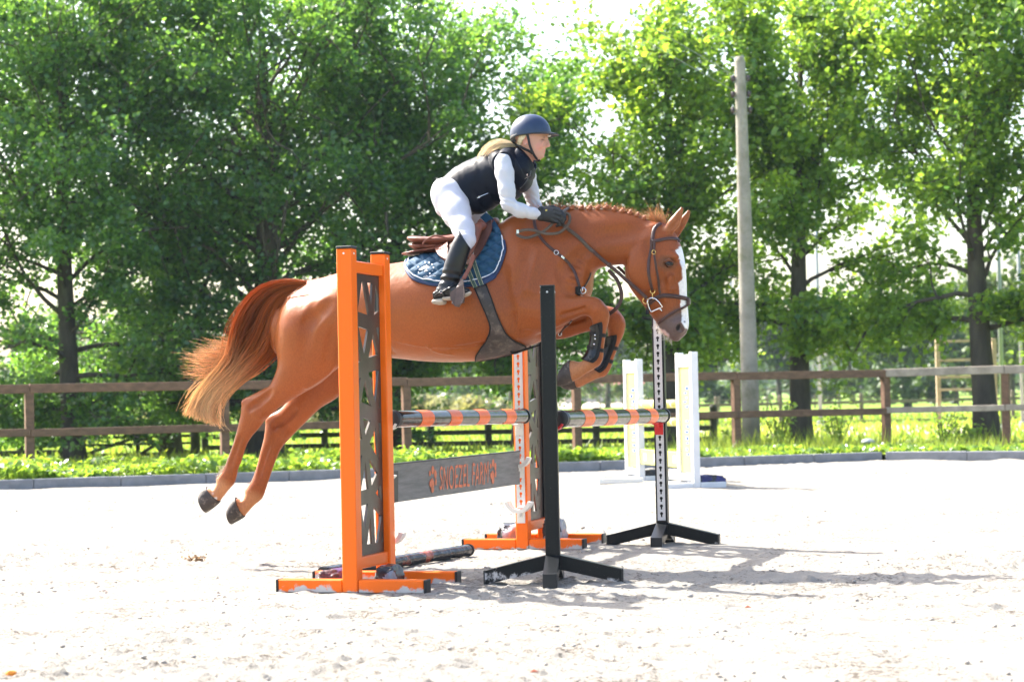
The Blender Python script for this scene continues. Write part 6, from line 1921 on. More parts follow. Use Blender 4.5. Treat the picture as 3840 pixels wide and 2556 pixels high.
v, f = text_mesh('REAL HORSE', 1.0, 1.0)
A0, A1 = C3(1035, 1215), C3(1575, 1160)
m = MB().add([emb(A0[0] + (A1[0] - A0[0]) * p[0], A0[1] + (A1[1] - A0[1]) * p[0] - 4.6 * p[1]) for p in v], f); m.build('lettering', MAT['pipe'], pad, fix=False)

# ------------------------------------------------------------------ saddle
saddle = tack('saddle', 'brown leather jumping saddle on the blue pad under the rider', 'saddle')
def field_obj(name, lofts, h, mat, parent, k=0.012, ells=(), frame=None):
    pts = np.array([[*q[0][:2], q[2] + sgn * q[3] * 1.4] for L in lofts for q in L for sgn in (-1, 1)] + [[*q[1][:2], q[2]] for L in lofts for q in L])
    fl = Field(pts.min(0) - 0.05, pts.max(0) + 0.05, h)
    for L in lofts: fl.loft(L, k, 4, cap=0.5)
    for e in ells: fl.ell(*e)
    v, q = fl.surface(2)
    return link(name, np_mesh(name, to_local(v), q), mat, parent, smooth=True)
field_obj('seat', [[S3(1540,892,1545,902,0,.085,-.2), S3(1556,886,1562,916,0,.135,-.2), S3(1600,889,1604,920,0,.165,-.2), S3(1645,888,1650,924,0,.160,-.1), S3(1700,880,1708,925,0,.125,0), S3(1760,858,1768,915,0,.100,.2),
                   S3(1808,834,1820,895,0,.090,.3), S3(1845,818,1855,868,0,.075,.3), S3(1862,816,1868,842,0,.05,.2)]], 0.007, MAT['saddle_leather'], saddle)
field_obj('panel', [[S3(1547,914,1550,928,0,.085), S3(1562,911,1566,937,0,.125), S3(1600,913,1604,940,0,.140), S3(1645,910,1650,940,0,.125), S3(1720,905,1730,938,0,.12), S3(1790,880,1800,925,0,.13)]], 0.007, MAT['saddle_leather'], saddle)
field_obj('skirt', [[S3(1514,951,1515,956,0,.06), S3(1535,946,1538,957,0,.10), S3(1580,938,1584,951,0,.125), S3(1640,927,1645,945,0,.135), S3(1700,915,1705,935,0,.14)]], 0.006, MAT['saddle_leather'], saddle, 0.006)
O, I, Q = shell([(1632,893),(1665,886),(1720,876),(1780,866),(1830,852),(1858,848)], [(1632,925),(1640,958),(1662,986),(1700,1006),(1762,1006),(1790,985),(1826,935),(1856,880)], 30, 16, 0.052, 0.008, wf=0.0)
m = MB(); shell_mesh(m, O, I); m.build('flap', MAT['saddle_dark'], saddle, smooth=True)
m = MB(); shell_mesh(m, mir(O), mir(I)); m.build('flap', MAT['saddle_dark'], saddle, smooth=True)
O, I, Q = shell([(1632,894),(1650,888),(1672,884),(1700,880)], [(1632,930),(1640,960),(1660,986),(1692,1000)], 16, 14, 0.066, 0.008, wf=0.0)
m = MB(); shell_mesh(m, O, I); m.build('flap', MAT['saddle_leather'], saddle, smooth=True)
m = MB()
P = []
for i, (x, y) in enumerate(resample([(1796,826),(1812,842),(1820,868),(1814,905),(1800,940),(1784,972),(1764,1000)], 20)):
    p, q = skin(x, y, 0.095 if i > 4 else 0.08, 0.12); P.append(p)
m.tube(smooth_path(P, 4), [0.014 + 0.014 * math.sin(math.pi * min(1, i / 14)) for i in range(20)], 12); m.build('knee_roll', MAT['saddle_leather'], saddle, smooth=True)
m = MB()
strap(m, [(1585,918),(1590,906),(1602,897),(1630,884),(1665,890),(1680,895)], 0.006, 0.08, 0.003, wf=0.165); m.build('strap', MAT['saddle_leather'], saddle, smooth=True)
# stirrup leather and iron on the near side (the foot's sideways place is FW)
FW = 0.395
m = MB(); free_strap(m, [(1776,955,0.36),(1766,990,0.375),(1752,1020,0.385),(1738,1046,FW + .01)], 0.012, 0.003)
m.build('stirrup_leather', MAT['saddle_leather'], saddle, smooth=True)
st_ = MB()
st_.prism([hl(x, y, FW + w) for x, y, w in ((1727,1044,.02),(1738,1044,.02),(1739,1068,.045),(1744,1100,.062),(1738,1130,.066),(1722,1152,.066),(1706,1148,.066),(1690,1120,.064),(1688,1098,.058),(1712,1078,.045),(1722,1062,.03))], (0, -0.006, 0))
st_.tube([hl(1733,1048,FW + .01), hl(1737,1075,FW - .03), hl(1742,1110,FW - .048), hl(1735,1132,FW - .05)], [0.006, 0.006, 0.007, 0.008], 8)
st_.box(hl(1718, 1134, FW + 0.008), (0.045, 0.118, 0.012), X=(hl(1745,1120,0) - hl(1690,1138,0)).normalized(), Y=(0, 1, 0), Z=(hl(1745,1120,0) - hl(1690,1138,0)).normalized().cross(Vector((0, 1, 0))))
MAT['iron'] = simple('brown_coated_iron', (0.085, 0.050, 0.036), 0.45, 0.3, 20, bump=0.2, bscale=60, dirt=((0.35, 0.30, 0.26), 0.6, 0.75, 40))
st_.build('stirrup', MAT['iron'], saddle)

# ------------------------------------------------------------------ girth with stud guard
girth = tack('girth', 'dark leather girth with a wide stud guard under the belly', 'girth')
GL = [(1776,1072),(1790,1105),(1812,1155),(1833,1205),(1838,1232),(1832,1256),(1812,1292),(1786,1328),(1783,1350)]
GR_ = [(1820,1062),(1842,1120),(1864,1180),(1884,1224),(1905,1256),(1935,1278),(1965,1292),(1972,1297),(1960,1306)]
A, B = resample(GL, 44), resample(GR_, 44)
O, I = [], []
for i in range(44):
    ro, ri = [], []
    for j in range(16):
        t = j / 15; x, y = A[i] * (1 - t) + B[i] * t
        p, q = skin(x, y, 0.0, None)[0:2] if on_body(x, y) else (None, None)
        if p is None:                                       # below the belly line: hang from the lowest skin
            y2 = y
            while on_body(x, y2) is None and y2 > y - 60: y2 -= 2
            p, q = skin(x, y2 - 3, 0.0); p = p + Vector((0, 0.02, -0.0016 * (y - y2 + 3))); q = Vector((0, -0.5, -0.85))
        e = 0.010 + 0.003 * math.sin(math.pi * t)
        ro.append(p + q * e); ri.append(p + q * 0.001)
    O.append(ro); I.append(ri)
m = MB(); shell_mesh(m, O, I); m.build('stud_guard', MAT['girth_leather'], girth, smooth=True)
m = MB(); shell_mesh(m, mir(O), mir(I)); m.grid([[O[i][j] for j in (0, 8, 15)] for i in (40, 43)]); m.build('stud_guard', MAT['girth_leather'], girth, smooth=True)
m = MB(); m.tube([O[i][15] for i in range(44)], 0.0045, 6); m.tube([O[i][0] for i in range(44)], 0.0045, 6); m.build('rolled_edge', MAT['boot_pad'], girth, smooth=True)
for px in ([(1752,1000),(1766,1036),(1785,1082)], [(1776,972),(1790,1020),(1808,1074)]):
    m = MB(); P, Nn = strap(m, px, 0.013, 0.030, 0.003); bl_ = m.build('billet', MAT['green_web'], girth, smooth=True)
    m = MB()
    for s in (1, -1):
        T = [(P[min(i + 1, 25)] - P[max(i - 1, 0)]).normalized().cross(Nn[i]) for i in range(26)]
        m.tube([P[i] + T[i] * 0.010 * s + Nn[i] * 0.0022 for i in range(26)], 0.0017, 5)
    m.build('stripe', MAT['cream'], bl_, smooth=True)
m = MB(); 
for x, y in ((1774,965),(1782,972)): 
    p, q = skin(x, y, 0.066); m.ring(p, (0.7, 0, 0.7), (-0.7, 0, 0.7), 0.008, 0.0016, 16, 6)
m.build('buckle', MAT['silver'], girth, smooth=True)
m = MB()
strap(m, [(1916,1316),(1926,1326),(1950,1318),(1985,1306),(2026,1292)], 0.005, 0.012, 0.002, wf=0.06); strap(m, [(1912,1310),(1930,1312),(1960,1305),(1990,1298)], 0.006, 0.014, 0.002, wf=0.06)
m.build('loose_strap', MAT['boot_pad'], girth, smooth=True)

# ------------------------------------------------------------------ breastplate
bp_ = tack('breastplate', 'slim dark breastplate strap around the horse\'s shoulder and chest', 'breastplate')
m = MB(); strap(m, [(2003,818),(2004,840),(2010,862),(2026,890),(2050,918),(2085,946),(2120,975),(2146,1006),(2160,1035),(2168,1062),(2173,1078)], 0.0088, 0.005, 0.003, 40); m.build('shoulder_strap', MAT['brown_leather'], bp_, smooth=True)
m = MB(); strap(m, [(2214,1022),(2207,1042),(2196,1064),(2184,1082)], 0.006, 0.006, 0.002, wf=0.02); m.build('far_strap', MAT['brown_leather'], bp_, smooth=True)
m = MB(); strap(m, [(2165,1074),(2164,1090),(2164,1108)], 0.016, 0.012, 0.008, wf=0.10); m.build('chest_pad', MAT['boot_pad'], bp_, smooth=True)
m = MB(); p, q = skin(2180, 1088, 0.014, 0.09); m.ring(p, (1, 0, 0), (0, 0, 1), 0.018, 0.0035, 20, 8); p, q = skin(2175, 1085, 0.018, 0.09); m.ring(p, (0.7, -0.3, 0.3), (0, 0, 1), 0.010, 0.003, 16, 8); m.build('ring', MAT['silver'], bp_, smooth=True)
m = MB(); strap(m, [(2142,1198),(2124,1220),(2106,1242),(2098,1256)], 0.006, 0.008, 0.0025, wf=0.03); m.build('belly_strap', MAT['brown_leather'], bp_, smooth=True)
m = MB()
for x, y in ((2083, 945), (2094, 956)): p, q = skin(x, y, 0.010); m.box(p, (0.020, 0.004, 0.022), X=(0.75, 0, -0.65), Y=q, Z=(0.65, 0, 0.75), bev=0.001)
p, q = skin(2089, 949, 0.013)
m2 = MB().ring(p, (0.75, 0, -0.65), (0.65, 0, 0.75), 0.013, 0.0022, 16, 6); m2.build('buckle', MAT['silver'], bp_, smooth=True)
p, q = skin(2110, 966, 0.0095); MB().box(p, (0.022, 0.003, 0.012), X=(0.72, 0, -0.69), Y=q, Z=(0.69, 0, 0.72), bev=0.001).build('name_plate', MAT['silver'], bp_)
m = MB(); p, q = skin(2100, 1252, 0.008, 0.03); m.ring(p, (0.8, 0, 0.5), (-0.5, 0, 0.8), 0.011, 0.002, 16, 6); m.build('buckle', MAT['silver'], bp_, smooth=True)
m = MB(); free_strap(m, [(2282,1012,.05),(2296,1028,.05),(2313,1048,.05),(2326,1080,.05),(2331,1110,.05),(2322,1140,.05),(2304,1162,.05),(2276,1182,.03)], 0.011, 0.003, 36); m.build('martingale_fork', MAT['brown_leather'], bp_, smooth=True)
MB().ring(hl(2284, 1004, .085), (0.4, 0.6, 0.2), (0, 0, 1), 0.0125, 0.0026, 18, 8).build('martingale_ring', MAT['silver'], bp_, smooth=True)
MB().ring(hl(2318, 1010, -.02), (0.9, 0.2, 0.1), (0, 0, 1), 0.017, 0.0032, 18, 8).build('martingale_ring', MAT['silver'], bp_, smooth=True)
m = MB(); free_strap(m, [(2316,1000,-.02),(2330,1012,-.02),(2345,1028,-.04)], 0.009, 0.003, 10); m.build('far_fork', MAT['brown_leather'], bp_, smooth=True)

# ------------------------------------------------------------------ bridle and reins
br = tack('bridle', 'brown leather bridle with flash noseband and a steel D-ring bit', 'bridle')
def bs(name, px, hw, off=0.004, ht=0.003, n=26, wf=None, mat='brown_leather'):
    m = MB(); r_ = strap(m, px, hw, off, ht, n, wf); m.build(name, MAT[mat], br, smooth=True); return r_
bs('headpiece', [(2478,838),(2466,846),(2454,860),(2449,880),(2446,905)], 0.0115, wf=0.055)
bs('cheekpiece', [(2447,900),(2442,935),(2434,975),(2431,1010),(2436,1048),(2446,1086)], 0.0085)
bs('noseband_cheek', [(2455,908),(2453,945),(2458,985),(2464,1030),(2470,1070),(2477,1108)], 0.0068, 0.006)
bs('browband', [(2446,906),(2470,902),(2500,896),(2530,896),(2549,904)], 0.0098, 0.006, wf=0.05)
bs('noseband', [(2438,1135),(2456,1120),(2478,1110),(2505,1108),(2540,1112),(2562,1117),(2582,1122)], 0.0125, 0.006, 0.004, 34, wf=0.03)
bs('flash_strap', [(2584,1138),(2566,1150),(2540,1163),(2510,1180),(2486,1198),(2469,1213)], 0.0078, 0.005, 0.003, 30, wf=0.03)
bs('chin_strap', [(2448,1113),(2438,1128),(2432,1150),(2428,1172)], 0.010, 0.005, wf=0.035)
bs('throat_lash', [(2452,872),(2440,905),(2425,960),(2400,1010)][:2] + [(2447,940)], 0.004, 0.003)
m = MB(); m.box(hl(2583, 1130, .018), (0.016, 0.05, 0.034), bev=0.004); m.build('flash_loop', MAT['brown_leather'], br)
# hardware
def onh(x, y, off): return skin(x, y, off, 0.06)[0]
m = MB(); c = onh(2453, 947, 0.012)
m.ring(c, (1, 0, 0), (0, 0, 1), 0.011, 0.0022, 16, 6, arc=(R(-30), R(210))); m.tube([c + Vector((-0.011, 0, -0.012)), c + Vector((0.011, 0, -0.012))], 0.0022, 6); m.build('buckle', MAT['brass'], br, smooth=True)
m = MB(); c = onh(2447, 1086, 0.012)
m.ring(c, (1, 0, 0), (0, 0, -1), 0.0135, 0.0032, 16, 6, arc=(0, R(180))); m.tube([c + Vector((-0.0135, 0, 0)), c + Vector((-0.0135, 0, 0.008))], 0.003, 6); m.tube([c + Vector((0.0135, 0, 0)), c + Vector((0.0135, 0, 0.008))], 0.003, 6)
m.tube([onh(2448, 1093, 0.014), onh(2450, 1108, 0.016), onh(2453, 1122, 0.018)], [0.0045, 0.003, 0.0045], 8); m.build('hook', MAT['brass'], br, smooth=True)
dr = [onh(x, y, 0.020) for x, y in ((2434,1122),(2440,1116),(2450,1114),(2462,1118),(2474,1129),(2487,1149),(2470,1157),(2449,1166),(2440,1148),(2434,1130))]
dr = dr[:6] + dr[6:8] + dr[8:]
m = MB(); m.tube(dr + [dr[0]], 0.0044, 8); m.tube([onh(2478, 1156, 0.02), onh(2484, 1164, 0.01), onh(2480, 1170, -0.01)], 0.005, 8); m.build('bit_ring', MAT['silver'], br, smooth=True)
m = MB(); m.ring(onh(2426, 1124, 0.016), (1, 0, 0), (0, 0, 1), 0.0165, 0.0030, 22, 8); m.build('rein_ring', MAT['brass'], br, smooth=True)
m = MB(); m.box(onh(2428, 1170, 0.012), (0.020, 0.008, 0.026), bev=0.002); m.build('keeper', MAT['boot_pad'], br)
m = MB(); free_strap(m, [(2425,1118,.085),(2390,1086,.095),(2355,1056,.105),(2318,1022,.11),(2284,994,.118),(2250,966,.125),(2225,942,.14)], 0.0105, 0.003, 30); m.build('rein_end', MAT['brown_leather'], br, smooth=True)
NW = 0.150
m = MB()
P = []
rp = resample([(2227,944),(2190,910),(2160,884),(2135,866),(2112,848),(2092,834)], 26)
for i, (x, y) in enumerate(rp):
    p, q = skin(x, y, 0.016, 0.13); P.append(p)
P[0] = hl(2227, 944, .139)
m.tube(smooth_path(P, 3), 1.0, 8, flat=(0.0105, 0.003), flatdir=(0, -1, 0.1)); m.build('rein', MAT['rein'], br, smooth=True)
m = MB()
free_strap(m, [(2109,804,.165),(2122,799,.165),(2134,806,.168),(2137,822,.172),(2130,842,.176),(2112,862,.180),(2092,874,.184),(2060,877,.188),(2030,872,.19),(2000,863,.192),(1968,862,.192),(1944,868,.192)], 0.0088, 0.0026, 50)
m.build('rein', MAT['rein'], br, smooth=True)
m = MB()
free_strap(m, [(1938,872,.194),(1942,882,.194),(1962,890,.192),(1985,890,.19),(2012,880,.186),(2040,866,.18),(2062,848,.172),(2074,834,.168)], 0.0088, 0.0026, 40, facing=(0, -1, 0.15))
m.build('rein', MAT['rein'], br, smooth=True)
m = MB(); free_strap(m, [(2096,806,.12),(2108,796,.10),(2122,786,.06),(2133,779,.012),(2140,777,-.03)], 0.0105, 0.0026, 16, facing=(0.2, -0.75, 0.6)); m.build('rein', MAT['rein'], br, smooth=True)
m = MB(); m.box(hl(1941, 869, .194), (0.016, 0.012, 0.026), bev=0.003); m.build('buckle', MAT['silver'], br)
m = MB(); m.box(hl(2284, 993, .118), (0.014, 0.014, 0.030), X=(0.75, 0, -0.65), Y=(0, 1, 0), Z=(0.65, 0, 0.75), bev=0.003); m.build('rein_stop', MAT['brown_leather'], br)

# ------------------------------------------------------------------ tendon boots on the front legs
def tendon_boot(label, L, keep, straps, dx, dy):
    root = tack('tendon_boot', label, 'horse boot', 'black tendon boots on the front legs')
    st = catmull(np.array([L[i] for i in keep], float), 6)
    def ring_pt(r, th, sc):
        T, B_ = HP(r[0], r[1], r[4]), HP(r[2], r[3], r[4])
        c = (T + B_) / 2; d = (T - B_) / 2
        q = c + d * (sc + 0.03) * math.cos(th); q[2] = r[4] + r[5] * sc * math.sin(th)
        return HB(q)
    def shell_(a0, a1, sc0, sc1, i0, i1, name, mat):
        O, I = [], []
        for i in range(i0, i1):
            f = (i - i0) / max(1, i1 - i0 - 1)
            cut = 0.30 * (2 * abs(f - 0.5)) ** 3
            th = np.linspace(R(a0) + cut, R(a1) - cut, 25)
            O.append([ring_pt(st[i], t, sc1) for t in th]); I.append([ring_pt(st[i], t, sc0) for t in th])
        m = MB(); shell_mesh(m, O, I); return m.build(name, mat, root, smooth=True)
    n = len(st)
    shell_(58, 302, 1.0, 1.30, 0, n, 'liner', MAT['boot_pad'])
    shell_(80, 280, 1.3, 1.44, 2, n - 2, 'shell', MAT['boot_black'])
    for i in straps:
        m = MB()
        t_ = (ring_pt(st[min(i + 1, n - 1)], 1.57, 1) - ring_pt(st[max(i - 1, 0)], 1.57, 1)).normalized()
        ring = [ring_pt(st[i], t, 1.45 if abs(t - math.pi) < 1.35 else 0.97) + t_ * (0.010 * math.cos(t)) for t in np.linspace(0, 2 * math.pi, 29)]
        W = 0.0105
        A_ = [p - t_ * W for p in ring]; B2_ = [p + t_ * W for p in ring]
        cen = sum(ring, Vector()) / len(ring)
        A3 = [p + (p - cen).normalized() * 0.004 for p in A_]; B3 = [p + (p - cen).normalized() * 0.004 for p in B2_]
        m.grid([A_, A3, B3, B2_]); sp_ = m.build('strap', MAT['boot_pad'], root, smooth=False)
        m = MB()
        for k in (0.22, 0.78): m.tube([p * (1 - k) + q * k + (p - cen).normalized() * 0.0006 for p, q in zip(A3, B3)], 0.0009, 4)
        m.build('stitching', MAT['girth_leather'], sp_)
    return root
MAT['boot_stud'] = MAT['silver']
tb = tendon_boot('glossy black tendon boot on the nearer foreleg', FORE_NEAR, (8, 9, 10, 11, 12, 13), (9, 18), 0, 0)
m = MB()
for x, y in ((2231,1256),(2232,1270),(2228,1290)):
    p = hl(x, y, .203); m.tube([p, p + Vector((0, -0.004, 0))], [0.006, 0.004], 10)
m.build('stud', MAT['silver'], tb, smooth=True)
p = hl(2214, 1338, .206)
m = MB(); m.ring(p, (1, 0, 0), (0, 0, 1), 0.011, 0.0016, 18, 5, arc=(R(50), R(310))); m.build('logo', MAT['girth_leather'], tb, smooth=True)
tendon_boot('black tendon boot on the foreleg farther back', FORE_FAR, (7, 8, 9, 10, 11, 12), (10, 19), 0, 0)
# ================================================================== THE RIDER
rider = empty('person', HO, -HY)
tag(rider, 'person in navy helmet, black vest and white breeches riding the jumping horse', 'person')
P3 = HP
def MR(p): return np.array([p[0], p[1], -p[2]])
TOR = [(1672,668,1772,800,0,.135,0), (1717,630,1812,792,0,.135,0), (1771,603,1868,762,0,.138,0), (1820,583,1924,742,0,.148,0), (1865,570,1968,706,0,.158,0), (1903,562,1994,668,0,.158,0), (1930,560,1998,638,0,.115,.0), (1944,560,1996,622,0,.070,0)]
rf_ = Field((-0.60, 1.50, -0.50), (0.52, 2.68, 0.50), 0.0056)
rf_.loft([S3(*t) for t in TOR], 0.03, 4, cap=0.4, grow=-0.012)
# pelvis, thighs, knees
hip, mid, low, knee = P3(1692,735,.095), P3(1712,800,.185), P3(1738,858,.265), P3(1752,898,.315)
rf_.loft([S3(1640,690,1742,735,0,.135,0), S3(1635,735,1752,770,0,.152,0), S3(1640,790,1755,800,0,.15,0)], 0.05, 4, cap=0.5)
for f in (lambda p: p, MR):
    rf_.chain([f(hip), f(mid), f(low), f(knee)], [.090, .075, .057, .045], 0.05)
    rf_.ell(f(P3(1668,728,.085)), (.075, .085, .075), 0.3, 0.05)
    rf_.chain([f(knee), f(P3(1722,950,.343)), f(P3(1690,1040,.360)), f(P3(1680,1085,.362))], [.046, .042, .028, .026], 0.03)
    rf_.chain([f(P3(1672,1100,.362)), f(P3(1715,1098,.395)), f(P3(1745,1093,.42))], [.026, .026, .018], 0.02)
# arms
NA = [P3(1889,612,.150), P3(1893,650,.185), P3(1901,715,.208), P3(1907,768,.215), P3(1950,789,.205), P3(2000,801,.185), P3(2030,804,.175)]
rf_.chain(NA, [.062, .053, .047, .041, .041, .032, .026], 0.018)
FA_ = [P3(1960,615,-.150), P3(1975,655,-.185), P3(1992,720,-.20), P3(2004,775,-.20), P3(2030,800,-.175), P3(2062,806,-.14), P3(2080,806,-.125)]
rf_.chain(FA_, [.060, .052, .045, .040, .038, .031, .026], 0.018)
# neck and head
rf_.loft([S3(1930,575,1990,640,0,.066,0), S3(1946,552,1990,614,.004,.054,0), S3(1956,533,1996,597,.006,.050,0), S3(1968,515,2006,585,.008,.050,0)], 0.03, 4, cap=0.4)
rf_.ell(P3(1985,505,.008), (.102, .100, .080), 0.0, 0.03)
rf_.loft([S3(2056,490,1950,490,.010,.070,.10), S3(2055,508,1945,512,.010,.072,.15), S3(2051,527,1950,530,.010,.070,.20), S3(2049,546,1962,547,.010,.066,.22), S3(2042,566,1978,566,.010,.059,.22), S3(2037,581,1990,580,.010,.050,.2), S3(2028,594,2003,594,.010,.034,.1)], 0.025, 4, cap=0.6)
rf_.cone(P3(2050,522,.011), P3(2058,545,.011), .007, .0105, 0.012)           # nose
rf_.ell(P3(2053,549,.018), (.009,.007,.006), 0, 0.008); rf_.ell(P3(2053,549,.004), (.009,.007,.006), 0, 0.008)
rf_.ell(P3(2056,554,.018), (.003,.003,.003), 0, 0.003, 'sub')
rf_.ell(P3(2040,565,.011), (.010,.0045,.020), 0.1, 0.006); rf_.ell(P3(2039,572,.011), (.009,.0048,.017), -0.2, 0.006)   # lips
rf_.chain([P3(2037,568.5,.030), P3(2046,568,.011), P3(2037,568.5,-.008)], [.0015,.002,.0015], 0.002, 'sub')
rf_.ell(P3(2032,586,.010), (.014,.012,.018), 0, 0.015)                       # chin
for w in (.047, -.027):
    rf_.ell(P3(2036,526,w), (.013,.009,.011), 0.0, 0.012, 'sub')             # eye sockets
    rf_.chain([P3(2022,518,w + .008 * (1 if w > 0 else -1)), P3(2038,515,w), P3(2050,519,w - .02 * (1 if w > 0 else -1))], [.005,.006,.005], 0.012)   # brow
    q_ = 1 if w > 0 else -1
    rf_.chain([P3(2025,526,w - .002*q_), P3(2033,522.3,w + .005*q_), P3(2041,523,w + .001*q_), P3(2045,526,w - .006*q_)], [.0030,.0042,.0040,.0030], 0.004)   # lids
    rf_.chain([P3(2026,528,w - .001*q_), P3(2034,531.6,w + .004*q_), P3(2043,529.5,w - .003*q_)], [.0030,.0036,.0030], 0.006)
    rf_.ell(P3(2026,548,w + .004 * (1 if w > 0 else -1)), (.018,.014,.012), 0.3, 0.02)   # cheek
for s in (1, -1):
    c = P3(1971,528,.008 + .074 * s)
    rf_.ell(c, (.016,.030,.010), -0.15, 0.008); c2 = c.copy(); c2[2] += .008 * s; rf_.ell(c2, (.008,.019,.006), -0.15, 0.004, 'sub')
rv, rq = rf_.surface(2)
def folds(v):
    me = np_mesh('t', to_local(v), rq); nr = np.empty(len(v) * 3, np.float32); me.vertices.foreach_get('normal', nr); nr = nr.reshape(-1, 3); bpy.data.meshes.remove(me)
    d = np.zeros(len(v))
    def at(q, dirn, amp, rad, freq, ph=0.0, warp=3.0):
        c = np.asarray(q); e = v - c; g = np.exp(-(e ** 2).sum(1) / rad ** 2)
        dn = np.asarray(dirn, float); dn /= np.linalg.norm(dn)
        s = e @ dn + 0.10 * (vnoise(v[:, 0] * 16 + 3, v[:, 1] * 16 + v[:, 2] * 9, 6) - 0.5) * warp * 0.2
        return amp * g * np.sin(s * freq + ph)
    for A, s in ((NA, 1), (FA_, -1)):
        d += at(A[3], (.3, 1, 0), .0045, .065, 170) + at((A[1] + A[2]) / 2, (.5, 1, .3 * s), .0022, .07, 130, 1) + at(A[0], (.8, -.6, 0), .003, .07, 120, 2) + at((A[4] + A[5]) / 2, (1, .3, 0), .002, .06, 160)
    for s in (1, -1):
        f = (lambda p: p) if s > 0 else MR
        d += at(f(P3(1738,735,.12)), (.55, .8, 0), .0045, .07, 140, 1) + at(f(knee), (.2, 1, 0), .003, .05, 190) + at(f(P3(1690,840,.20)), (.6, .7, .2), .0022, .09, 110)
    d += 0.0022 * (vnoise(v[:, 0] * 22 + 5, v[:, 1] * 22 + v[:, 2] * 13, 7) - 0.5) * (v[:, 1] < P3(1960, 640)[1])
    dl = nr * d[:, None]
    return v + np.stack([dl[:, 0], dl[:, 2], -dl[:, 1]], -1)
rv = folds(rv)
def dress(v):
    n = len(v); u, y, w = v[:, 0], v[:, 1], v[:, 2]
    shirt, breech, skinc = np.array([0.50, 0.50, 0.57]), np.array([0.52, 0.52, 0.56]), np.array([0.50, 0.27, 0.20])
    c = np.tile(shirt, (n, 1))
    p = lambda a, b, ww=0.0: P3(a, b, ww)
    # breeches below the waist
    a, b = p(1690, 660), p(1800, 770)
    side = (u - a[0]) * (b[1] - a[1]) - (y - a[1]) * (b[0] - a[0])
    c[side < 0] = breech
    c[(y < p(1700, 830)[1]) & (u < p(1800, 900)[0])] = breech
    # skin: head and neck above the collar line
    a, b = p(1936, 556), p(1986, 626)
    s2 = (u - a[0]) * (b[1] - a[1]) - (y - a[1]) * (b[0] - a[0])
    head = (s2 < 0) & (y > p(2000, 640)[1]) & (np.abs(w) < 0.11)
    head = head & (y > p(0 + 1960, 632)[1])
    c[head] = skinc * np.array([1, 1, 1])
    def dot(x, yy, ww, r, col, k=1.0, sx=1.0):
        q = P3(x, yy, ww); d = np.sqrt(((u - q[0]) / sx) ** 2 + (y - q[1]) ** 2 + (w - q[2]) ** 2)
        m = (np.clip((r - d) / (r * 0.45), 0, 1) * k * head)[:, None]
        c[:] = c * (1 - m) + np.array(col) * m
    dot(2024, 550, .06, .034, (0.66, 0.27, 0.21), 0.5)
    dot(2056, 548, .012, .018, (0.66, 0.29, 0.22), 0.5)
    dot(1971, 528, .088, .035, (0.62, 0.24, 0.18), 0.5)
    dot(2041, 568, .016, .0135, (0.50, 0.16, 0.14), 0.85, 1.3)
    dot(2036, 516, .050, .009, (0.22, 0.12, 0.07), 0.75, 2.2)
    dot(2034, 523, .052, .0075, (0.12, 0.06, 0.045), 0.8, 1.8)
    dot(2034, 528, .048, .014, (0.42, 0.20, 0.16), 0.5, 1.4)
    return c
m_, nt_, b__ = new_mat('skin_and_cloth')
at_ = N(nt_, 'ShaderNodeAttribute', attribute_name='dress'); nt_.links.new(at_.outputs['Color'], b__.inputs['Base Color'])
b__.inputs['Roughness'].default_value = 0.6; b__.inputs['Specular IOR Level'].default_value = 0.3
tc_ = N(nt_, 'ShaderNodeTexCoord'); n_ = N(nt_, 'ShaderNodeTexNoise', Scale=26.0, Detail=4.0); nt_.links.new(tc_.outputs['Object'], n_.inputs['Vector'])
bp__ = N(nt_, 'ShaderNodeBump'); bp__.inputs['Strength'].default_value = 0.12; bp__.inputs['Distance'].default_value = 0.01
nt_.links.new(n_.outputs['Fac'], bp__.inputs['Height']); nt_.links.new(bp__.outputs[0], b__.inputs['Normal'])
MAT['rider'] = m_
link('body', np_mesh('body', to_local(rv), rq, dress(rv), 'dress'), MAT['rider'], rider, smooth=True)
RBV = BVHTree.FromPolygons([Vector(p) for p in to_local(rv)], [tuple(q) for q in rq])
def rskin(x, y, off, wf=0.05):
    h = on_body(x, y, 0.0, RBV)
    if h is None or h[0].y > -wf + 0.12: return hl(x, y, wf), Vector((0, -1, 0))
    return h[0] + h[1] * off, h[1]
# eyes
MAT['eye_white'] = simple('eye_white', (0.62, 0.56, 0.52), 0.2, 0.02, 5); MAT['iris'] = simple('iris', (0.06, 0.09, 0.11), 0.1, 0.05, 5)
for w in (.043, -.023):
    e = MB().blob(hl(2034, 526.5, w - (0.004 if w > 0 else -0.004)), 0.0100, 0, 0, 3).build('eye', MAT['eye_white'], rider, smooth=True)
    MB().blob(hl(2037.2, 526.3, w + (0.0012 if w > 0 else -0.0012)), 0.0058, 0, 0, 2).build('iris', MAT['iris'], e, smooth=True)
